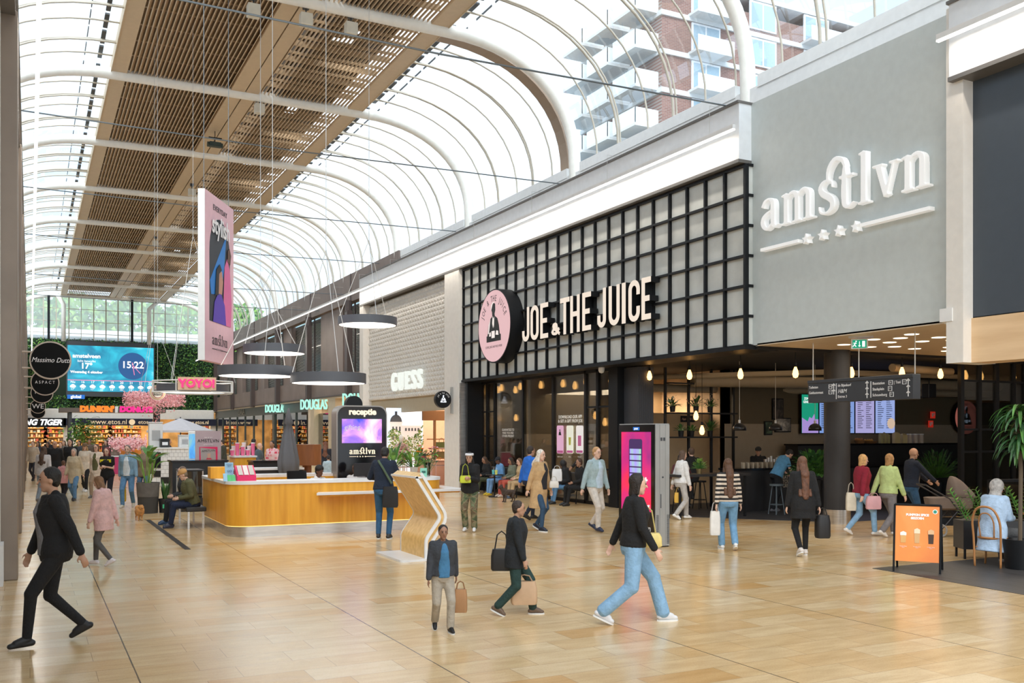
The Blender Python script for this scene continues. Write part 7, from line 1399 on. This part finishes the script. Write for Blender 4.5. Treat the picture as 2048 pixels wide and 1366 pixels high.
person('woman in long black top and leggings walking away, very long brown hair', (1606, 1112), 0, 1.68, walk(.16, .08, -1), 'f', BLK, (.008, .008, .009), (.68, .62, .58), ('xlong', (.13, .055, .03)), .66, 1, 0, 1.0, None, N, fem=1, sole=1)
held('backpack', 'black backpack hanging from the hand of the long-haired woman in black', 'backpack', hpt(1645, 1030, (1606, 1112)), (.012, .012, .013), .24, .38, .2, -27, .12)
person('woman in dark red quilted jacket and light jeans beside the pillar', (1722, 1071), -80, 1.66, walk(.26, .12, -1), 'f', (.24, .012, .03), LJ, (.78, .75, .72), ('bob', (.62, .36, .14)), .90, 1, .01, .9, None, N, fem=1)
held('shopping_bag', 'cream tote bag behind the woman in the dark red jacket', 'bag', hpt(1702, 985, (1722, 1071)), (.70, .64, .52), .2, .36, .1, -27, .2)
person('woman in pale green sweater and grey trousers walking right', (1776, 1073), -62, 1.68, walk(.28, .18, 1), 'f', (.50, .62, .26), (.20, .19, .20), (.78, .76, .74), ('bob', (.42, .22, .08)), .90, 1, .02, .9, None, N, fem=1)
held('shopping_bag', 'pink and white bag carried by the woman in the pale green sweater', 'bag', hpt(1747, 992, (1776, 1073)), (.68, .38, .42), .3, .26, .1, -27, .06)
person('balding man in navy jacket pushing the stroller', (1822, 1062), -84, 1.76, dict(walk(.15, 0, 1), lh=(-.16, .45, 1.02), rh=(.16, .45, 1.02)), 'm', NAVY_, (.03, .09, .18), (.3, .3, .3), ('bald', (0, 0, 0)), .9, 1, 0, .6, (.30, .25, .20), N)
person('person in white top and grey trousers walking behind the advertising kiosk', (1362, 1039), -70, 1.66, walk(.2, .1, 1), 'f', (.72, .71, .70), (.45, .43, .41), (.8, .8, .8), ('bob', (.10, .06, .04)), .9, 1, .015, .8, None, .012, fem=1)
held('shopping_bag', 'mustard bag of the person in the white top', 'bag', hpt(1357, 985, (1362, 1039)), (.72, .42, .06), .2, .24, .08, -27, .12)
p = fl(1556, 1026); person('man in blue t-shirt leaning over beside the grey stool', (1552, 1024), -75, 1.76, dict(STAND, lean=28, pitch=45, lh=(-.18, .48, .92), rh=(.18, .46, .90), rf=(.1, -.15, .085)), 'f', (.10, .30, .52), (.012, .013, .016), (.15, .15, .17), ('short', (.012, .01, .01)), .9, 0, .01, .7, None, N)
person('barista in black cap and black shirt behind the bar counter', Vector((aY(1516, 900, 19.95).x, 19.95, 0)), 170, 1.68, dict(PHONE, pitch=15), 'm', BLK, BLK, BLK, ('short', (.01, .01, .01), 'cap', (.02, .02, .02)), .86, 1, vox=.014)
# seated people
g = fl(1985, 1133); fwd_ = Vector((-math.sin(R(-77)), math.cos(R(-77)), 0))
person('woman in pale grey headscarf and light blue shirt on the bentwood chair', g + fwd_ * .0, -58, 1.72, dict(SIT, hz=.56, lean=8, yaw=-30, lh=(-.12, .42, .72), rh=(.08, .40, .74)), 'm', (.42, .56, .74), (.09, .095, .10), (.78, .78, .78), ('hijab', (.42, .40, .38)), .60, 1, .02, 1.3, None, N, fem=1)
person('seated man in tan cap and olive jacket against the left end of the desk', Vector((3.15, 21.35, 0)), 117, 1.7, dict(SIT, lean=16, pitch=20), 'f', (.10, .10, .045), (.012, .02, .05), (.015, .02, .05), ('short', (.2, .15, .1), 'cap', (.50, .28, .10)), .86, 1, .01, .8, None, .012)
person('second seated man in dark clothes on the bench behind the man in the tan cap', Vector((3.15, 22.2, 0)), 117, 1.7, dict(SIT, lean=10), 'f', (.03, .035, .04), (.012, .013, .018), (.02, .06, .14), ('short', (.15, .1, .07)), .86, 1, .01, .6, None, .014)
bench = [(978, 'seated young woman in black top and olive trousers, leftmost by the bar window', 't', (.012, .012, .013), (.06, .07, .035), (.75, .75, .78), ('long', (.07, .035, .02)), 12, None), (1003, 'seated person in light blue hoodie, jeans and yellow shoes by the bar window', 'd', (.14, .32, .60), (.18, .34, .60), (.70, .50, .03), ('short', (.015, .012, .012), 'cap', (.02, .02, .025)), 8, None), (1027, 'seated woman in grey green hoodie with dark hair by the small round table', 't', (.16, .18, .13), (.50, .10, .07), (.55, .45, .38), ('long', (.03, .02, .015)), 5, None), (1046, 'seated woman with beige coat over her knees, nearest the trench coat woman', 'f', (.50, .36, .20), (.48, .34, .19), (.06, .09, .14), ('bob', (.15, .08, .04)), 8, None)]
for px, lab, sk_, tp_, bt_, sh_, hr_, ln_, _ in bench: person(lab, Vector((13.72, aX(px, 960, 13.72).y, 0)), 117, 1.66, dict(SIT, lean=ln_, pitch=18), sk_, tp_, bt_, sh_, hr_, .84, 1, .012, .6, None, .013, fem=1)
person('seated woman in hooded black jacket facing left on the right bench', Vector((13.74, aX(1136, 960, 13.74).y, 0)), 108, 1.68, dict(SIT, lean=14), 'd', (.012, .012, .014), JEANS, BLK, ('hijab', (.012, .011, .012)), .72, 1, 0, 1.4, None, .013, fem=1)
person('seated man in black on the right bench with hand at his mouth', Vector((13.76, aX(1163, 960, 13.76).y, 0)), 112, 1.74, dict(SIT, lean=5, rh=(.05, .26, 1.1)), 't', BLK, BLK, BLK, ('short', (.06, .03, .02)), .86, 1, 0, .5, None, .013)
held('paper_bag', 'white paper carrier bag held up beside the seated woman in black', 'bag', hpt(1114, 938, (1114, 1016)), (.72, .73, .76), .28, .33, .1, -27, .09)
p = aY(1366, 900, 18.65); person('woman in dark red jacket sitting at the high table inside the bar', Vector((p.x, 18.75, 0)), 185, 1.66, dict(SIT, hz=.80, lf=(-.13, .3, .35), rf=(.13, .3, .35), lh=(-.15, .32, 1.06), rh=(.15, .32, 1.06)), 'f', (.10, .03, .03), BLK, BLK, ('long', (.02, .015, .012)), .86, 1, 0, .7, None, .014, fem=1)
p = aY(1384, 900, 19.9); person('man in black sitting with his back turned deeper in the bar', Vector((p.x, 19.9, 0)), 10, 1.74, dict(SIT, hz=.86, lf=(-.13, .3, .35), rf=(.13, .3, .35)), 'f', BLK, BLK, BLK, ('short', (.10, .06, .04)), .86, 1, 0, .7, None, .015)
# reception desk
person('young man in navy hoodie and jeans leaning on the reception desk, back turned', (767, 1078), -4, 1.80, dict(STAND, lean=7, pitch=22, lh=(-.22, .36, 1.12), rh=(.20, .36, 1.12)), 't', (.012, .02, .04), (.03, .10, .20), (.03, .03, .03), ('short', (.012, .01, .01)), .86, 1, .005, .7, None, N, sole=1)
cu_ = fl(767, 1062); held('tote_bag', 'black shoulder tote bag with white print on the navy hoodie man', 'bag', hpt(783, 972, (767, 1078)) - Vector((SN, CS, 0)) * .17, (.012, .012, .013), .30, .40, .07, -27)
q = MB(); q.tube([tuple(hpt(786, 966, (767, 1078)) - Vector((SN, CS, 0)) * .20), tuple(hpt(768, 935, (767, 1078)) - Vector((SN, CS, 0)) * .17), tuple(hpt(758, 921, (767, 1078)) - Vector((SN, CS, 0)) * .09)], .022, 8); o_ = q.build('shoulder_strap', mat('olive_strap', (.08, .12, .07), .8)); tag(o_, 'olive green shoulder strap across the navy hoodie', 'strap')
person('receptionist in white shirt sitting behind the desk, looking right', Vector((aY(634, 940, 20.4).x, 20.4, 0)), -125, 1.74, dict(SIT, pitch=12), 'd', (.75, .75, .75), BLK, BLK, ('afro', (.012, .01, .01)), .86, 1, vox=.013)
person('receptionist in white shirt half hidden behind the monitor', Vector((aY(713, 930, 20.9).x, 20.9, 0)), 165, 1.76, SIT, 'd', (.75, .75, .76), BLK, BLK, ('short', (.012, .01, .01)), .86, 1, vox=.014)
# food court people behind the desk
F_ = .02
for px, pyh, d, hdg, H, sk_, tp_, hr_, lab, tm in ((546, 882, 31, 160, 1.70, 't', None, ('pony', (.02, .015, .012)), 'woman in red and white plaid shirt beside the closed parasol', PLAID), (516, 886, 33, -80, 1.76, 'f', (.08, .11, .13), ('bald', (0, 0, 0)), 'bald man in dark grey blue jacket left of the plaid shirt woman', None), (505, 878, 35, -60, 1.72, 't', BLK, ('long', (.012, .01, .01)), 'dark-haired woman behind the bald man at the oak counter', None), (492, 882, 37, 30, 1.66, 'f', NAVY_, ('bob', (.30, .18, .08)), 'light-haired woman in navy at the far side of the oak counter', None), (651, 884, 34, 5, 1.7, 'f', (.015, .018, .028), ('long', (.16, .06, .03)), 'woman in dark coat with auburn hair behind the wooden drum', None), (657, 915, 30, 15, 1.5, 'm', (.4, .5, .55), ('short', (.03, .02, .02)), 'person in pale blue top sitting low left of the black totem', None), (335, 878, 39, -70, 1.7, 'm', (.02, .02, .03), ('short', (.05, .025, .015)), 'man in dark top bending over the tiled counter', None), (368, 880, 42, 150, 1.72, 'f', (.75, .74, .73), ('short', (.05, .03, .02)), 'cook in white behind the tiled counter', None), (447, 880, 40, 100, 1.7, 'f', (.05, .055, .04), ('short', (.05, .03, .02)), 'man in dark olive jacket right of the lilac poster', None), (385, 880, 44, 170, 1.68, 'f', (.6, .6, .62), ('bob', (.3, .15, .06)), 'woman in pale top behind the self-order kiosk', None)):
    g = aD(px, 900, d); z_ = EYE - (pyh - 865) * d / F_PX; person(lab, Vector((g.x, g.y, 0)), hdg, min(1.85, max(1.35, z_ + .03)), STAND, sk_, tp_, (.02, .025, .035), BLK, hr_, .86, 1, 0, .7, None, F_, topm=tm)
# crowd on the left
W1 = walk(.18, .1, 1); W2 = walk(.18, .1, -1)
for a_ in (('elderly woman in beige field coat and blue jeans walking towards us', (149, 1002), 180, 1.60, W1, 'f', (.50, .42, .29), JEANS, BLK, ('bob', (.38, .34, .30)), .60, .012),
    ('red-haired woman in black t-shirt with yellow PEACE lettering', (215, 1014), 184, 1.66, PHONE, 'f', BLK, (.012, .012, .02), (.1, .1, .1), ('long', (.16, .02, .025)), .84, .012),
    ('man in light blue shirt walking behind the potted plant, carrying a yellow bag', (256, 1016), 186, 1.74, W2, 'f', (.20, .33, .44), JEANS, (.6, .55, .45), ('short', (.16, .13, .11)), .86, .013),
    ('elderly man in brown jacket behind the large planter', (287, 1006), 190, 1.70, W1, 'f', (.20, .15, .10), (.06, .12, .2), BLK, ('short', (.2, .18, .16)), .80, .014),
    ('woman in white sweater with brown hair walking away at the left', (86, 1006), 5, 1.68, W2, 'f', (.62, .60, .60), (.25, .3, .35), (.2, .2, .2), ('long', (.09, .05, .03)), .84, .013),
    ('child in pink jacket with hair bun walking away in the crowd', (126, 1000), 0, 1.22, W1, 't', (.62, .30, .30), (.02, .02, .03), (.6, .6, .6), ('bun', (.12, .06, .035)), .74, .012),
    ('bald bearded man in black quilted jacket in the crowd', (111, 985), 182, 1.80, W1, 'm', BLK, BLK, BLK, ('bald', (0, 0, 0)), .8, .014),
    ('tall man with wavy dark hair in black coat in the crowd', (142, 982), 178, 1.86, W2, 'f', BLK, BLK, BLK, ('bob', (.02, .014, .01)), .7, .014),
    ('blonde woman in brown hat and cream coat in the crowd', (171, 984), 184, 1.70, W1, 'f', (.62, .54, .44), BLK, (.7, .7, .7), ('long', (.50, .32, .14), 'hat', (.18, .11, .06)), .62, .014),
    ('woman with glasses in cream jacket and olive top behind the PEACE t-shirt', (194, 996), 178, 1.72, W2, 'f', (.66, .56, .46), (.30, .22, .15), (.1, .1, .1), ('bob', (.12, .05, .025), 'glasses', (.02, .02, .02)), .7, .013)):
    lab, at_, hd_, H_, ps_, sk_, tp_, bt_, sh_, hr_, hem_, vx_ = a_
    kw = dict(inner=(.10, .10, .04)) if 'olive top' in lab else (dict(inner=(.60, .66, .70)) if 'light blue shirt' in lab else {})
    tt = person(lab, at_, hd_, H_, ps_, sk_, tp_, bt_, sh_, hr_, hem_, 0 if 'PEACE' in lab and 'red' in lab else 1, .01, .7, vox=vx_, fem=1 if 'woman' in lab else 0, **kw)
    if 'red-haired' in lab: text('PEACE', .10, mat('yellow_print', (.85, .75, .02)), tt, (0, .153, 1.27), .004, off=.006, back=True)
held('shopping_bag', 'yellow shopping bag carried by the man in the light blue shirt', 'bag', hpt(246, 972, (256, 1016)), (.82, .50, .03), .16, .42, .1, -27, .1)
for i, (px, py, H_, c_, hr_) in enumerate(((67, 962, 1.72, (.5, .42, .33), (.25, .14, .06)), (77, 955, 1.68, (.03, .05, .10), (.04, .03, .02)), (97, 958, 1.66, (.02, .02, .02), (.03, .02, .015)), (122, 960, 1.66, (.06, .05, .04), (.25, .12, .05)), (129, 952, 1.7, (.2, .18, .16), (.12, .07, .04)), (160, 957, 1.72, (.05, .06, .07), (.03, .02, .015)), (180, 950, 1.75, (.12, .09, .07), (.06, .04, .03)), (213, 948, 1.7, (.05, .04, .04), (.05, .03, .02)), (228, 946, 1.72, (.3, .25, .2), (.08, .05, .03)), (100, 944, 1.7, (.02, .02, .03), (.02, .015, .01)))):
    person('distant walker with dark or brown hair in the far crowd, only head and shoulders showing', (px, py), 180 - (i % 3) * 8, H_, (W1, W2)[i % 2], 'fmtf'[i % 4], c_, (.03, .03, .04), BLK, (('short', 'long', 'bob')[i % 3], hr_), .8, 1, 0, .6, None, .022, 'distant crowd walkers')
# dogs
def dog(name, label, loc, rz, s_, col, fluffy, dark=None):
    t = thing(name, label, 'dog', loc, rz); m = MB(); F = mat('fur_' + name, col, .95, 0, None, 1, .35, 18, .8, 60)
    k = 1.35 if fluffy else 1.0
    caps(m, (0, .16, .30), (0, -.14, .30), .105 * k, .085 * k); caps(m, (0, .16, .30), (0, .20, .36), .10 * k, .08 * k); caps(m, (0, .20, .36), (0, .27, .44), .07 * k, .062 * k); ell(m, (0, .29, .47), .068 * k, .075 * k, .066 * k); caps(m, (0, .33, .455), (0, .39, .44), .034, .022)
    for q in (-1, 1):
        caps(m, (q * .04, .27, .52), (q * .05, .26, .56), .022, .010)
        caps(m, (q * .06, .15, .25), (q * .06, .15, .12), .038, .026); caps(m, (q * .06, .15, .12), (q * .06, .16, .03), .024, .022); caps(m, (q * .06, .17, .022), (q * .06, .195, .02), .022, .02)
        caps(m, (q * .06, -.13, .26), (q * .065, -.09, .17), .055, .035); caps(m, (q * .065, -.09, .17), (q * .065, -.17, .11), .03, .022); caps(m, (q * .065, -.17, .11), (q * .065, -.15, .03), .021, .021); caps(m, (q * .065, -.14, .022), (q * .065, -.11, .02), .022, .02)
    if fluffy: ell(m, (0, -.2, .42), .09, .10, .10); ell(m, (0, .22, .36), .13, .10, .14)
    else: caps(m, (0, -.2, .34), (0, -.33, .46), .022, .012)
    m.v = [tuple(Vector(v) * s_) for v in m.v]; fuse(m, 'body', F, t, .009, 2)
    m = MB(); ell(m, Vector((0, .415, .445)) * s_, .014 * s_, .012 * s_, .011 * s_); [ell(m, Vector((q * .03, .345, .49)) * s_, .009 * s_, .008 * s_, .009 * s_) for q in (-1, 1)]; m.build('nose_and_eyes', BLACK, t, True)
g = fl(278, 1041); dog('pomeranian', 'small fluffy ginger dog standing on the floor left of the large planter', g, -27 - 145, .68, (.62, .30, .10), True)
g = fl(1018, 1004); dog('terrier', 'small dark brindle dog standing before the seated people', g, -27 + 120, .95, (.07, .05, .04), False)
flush()
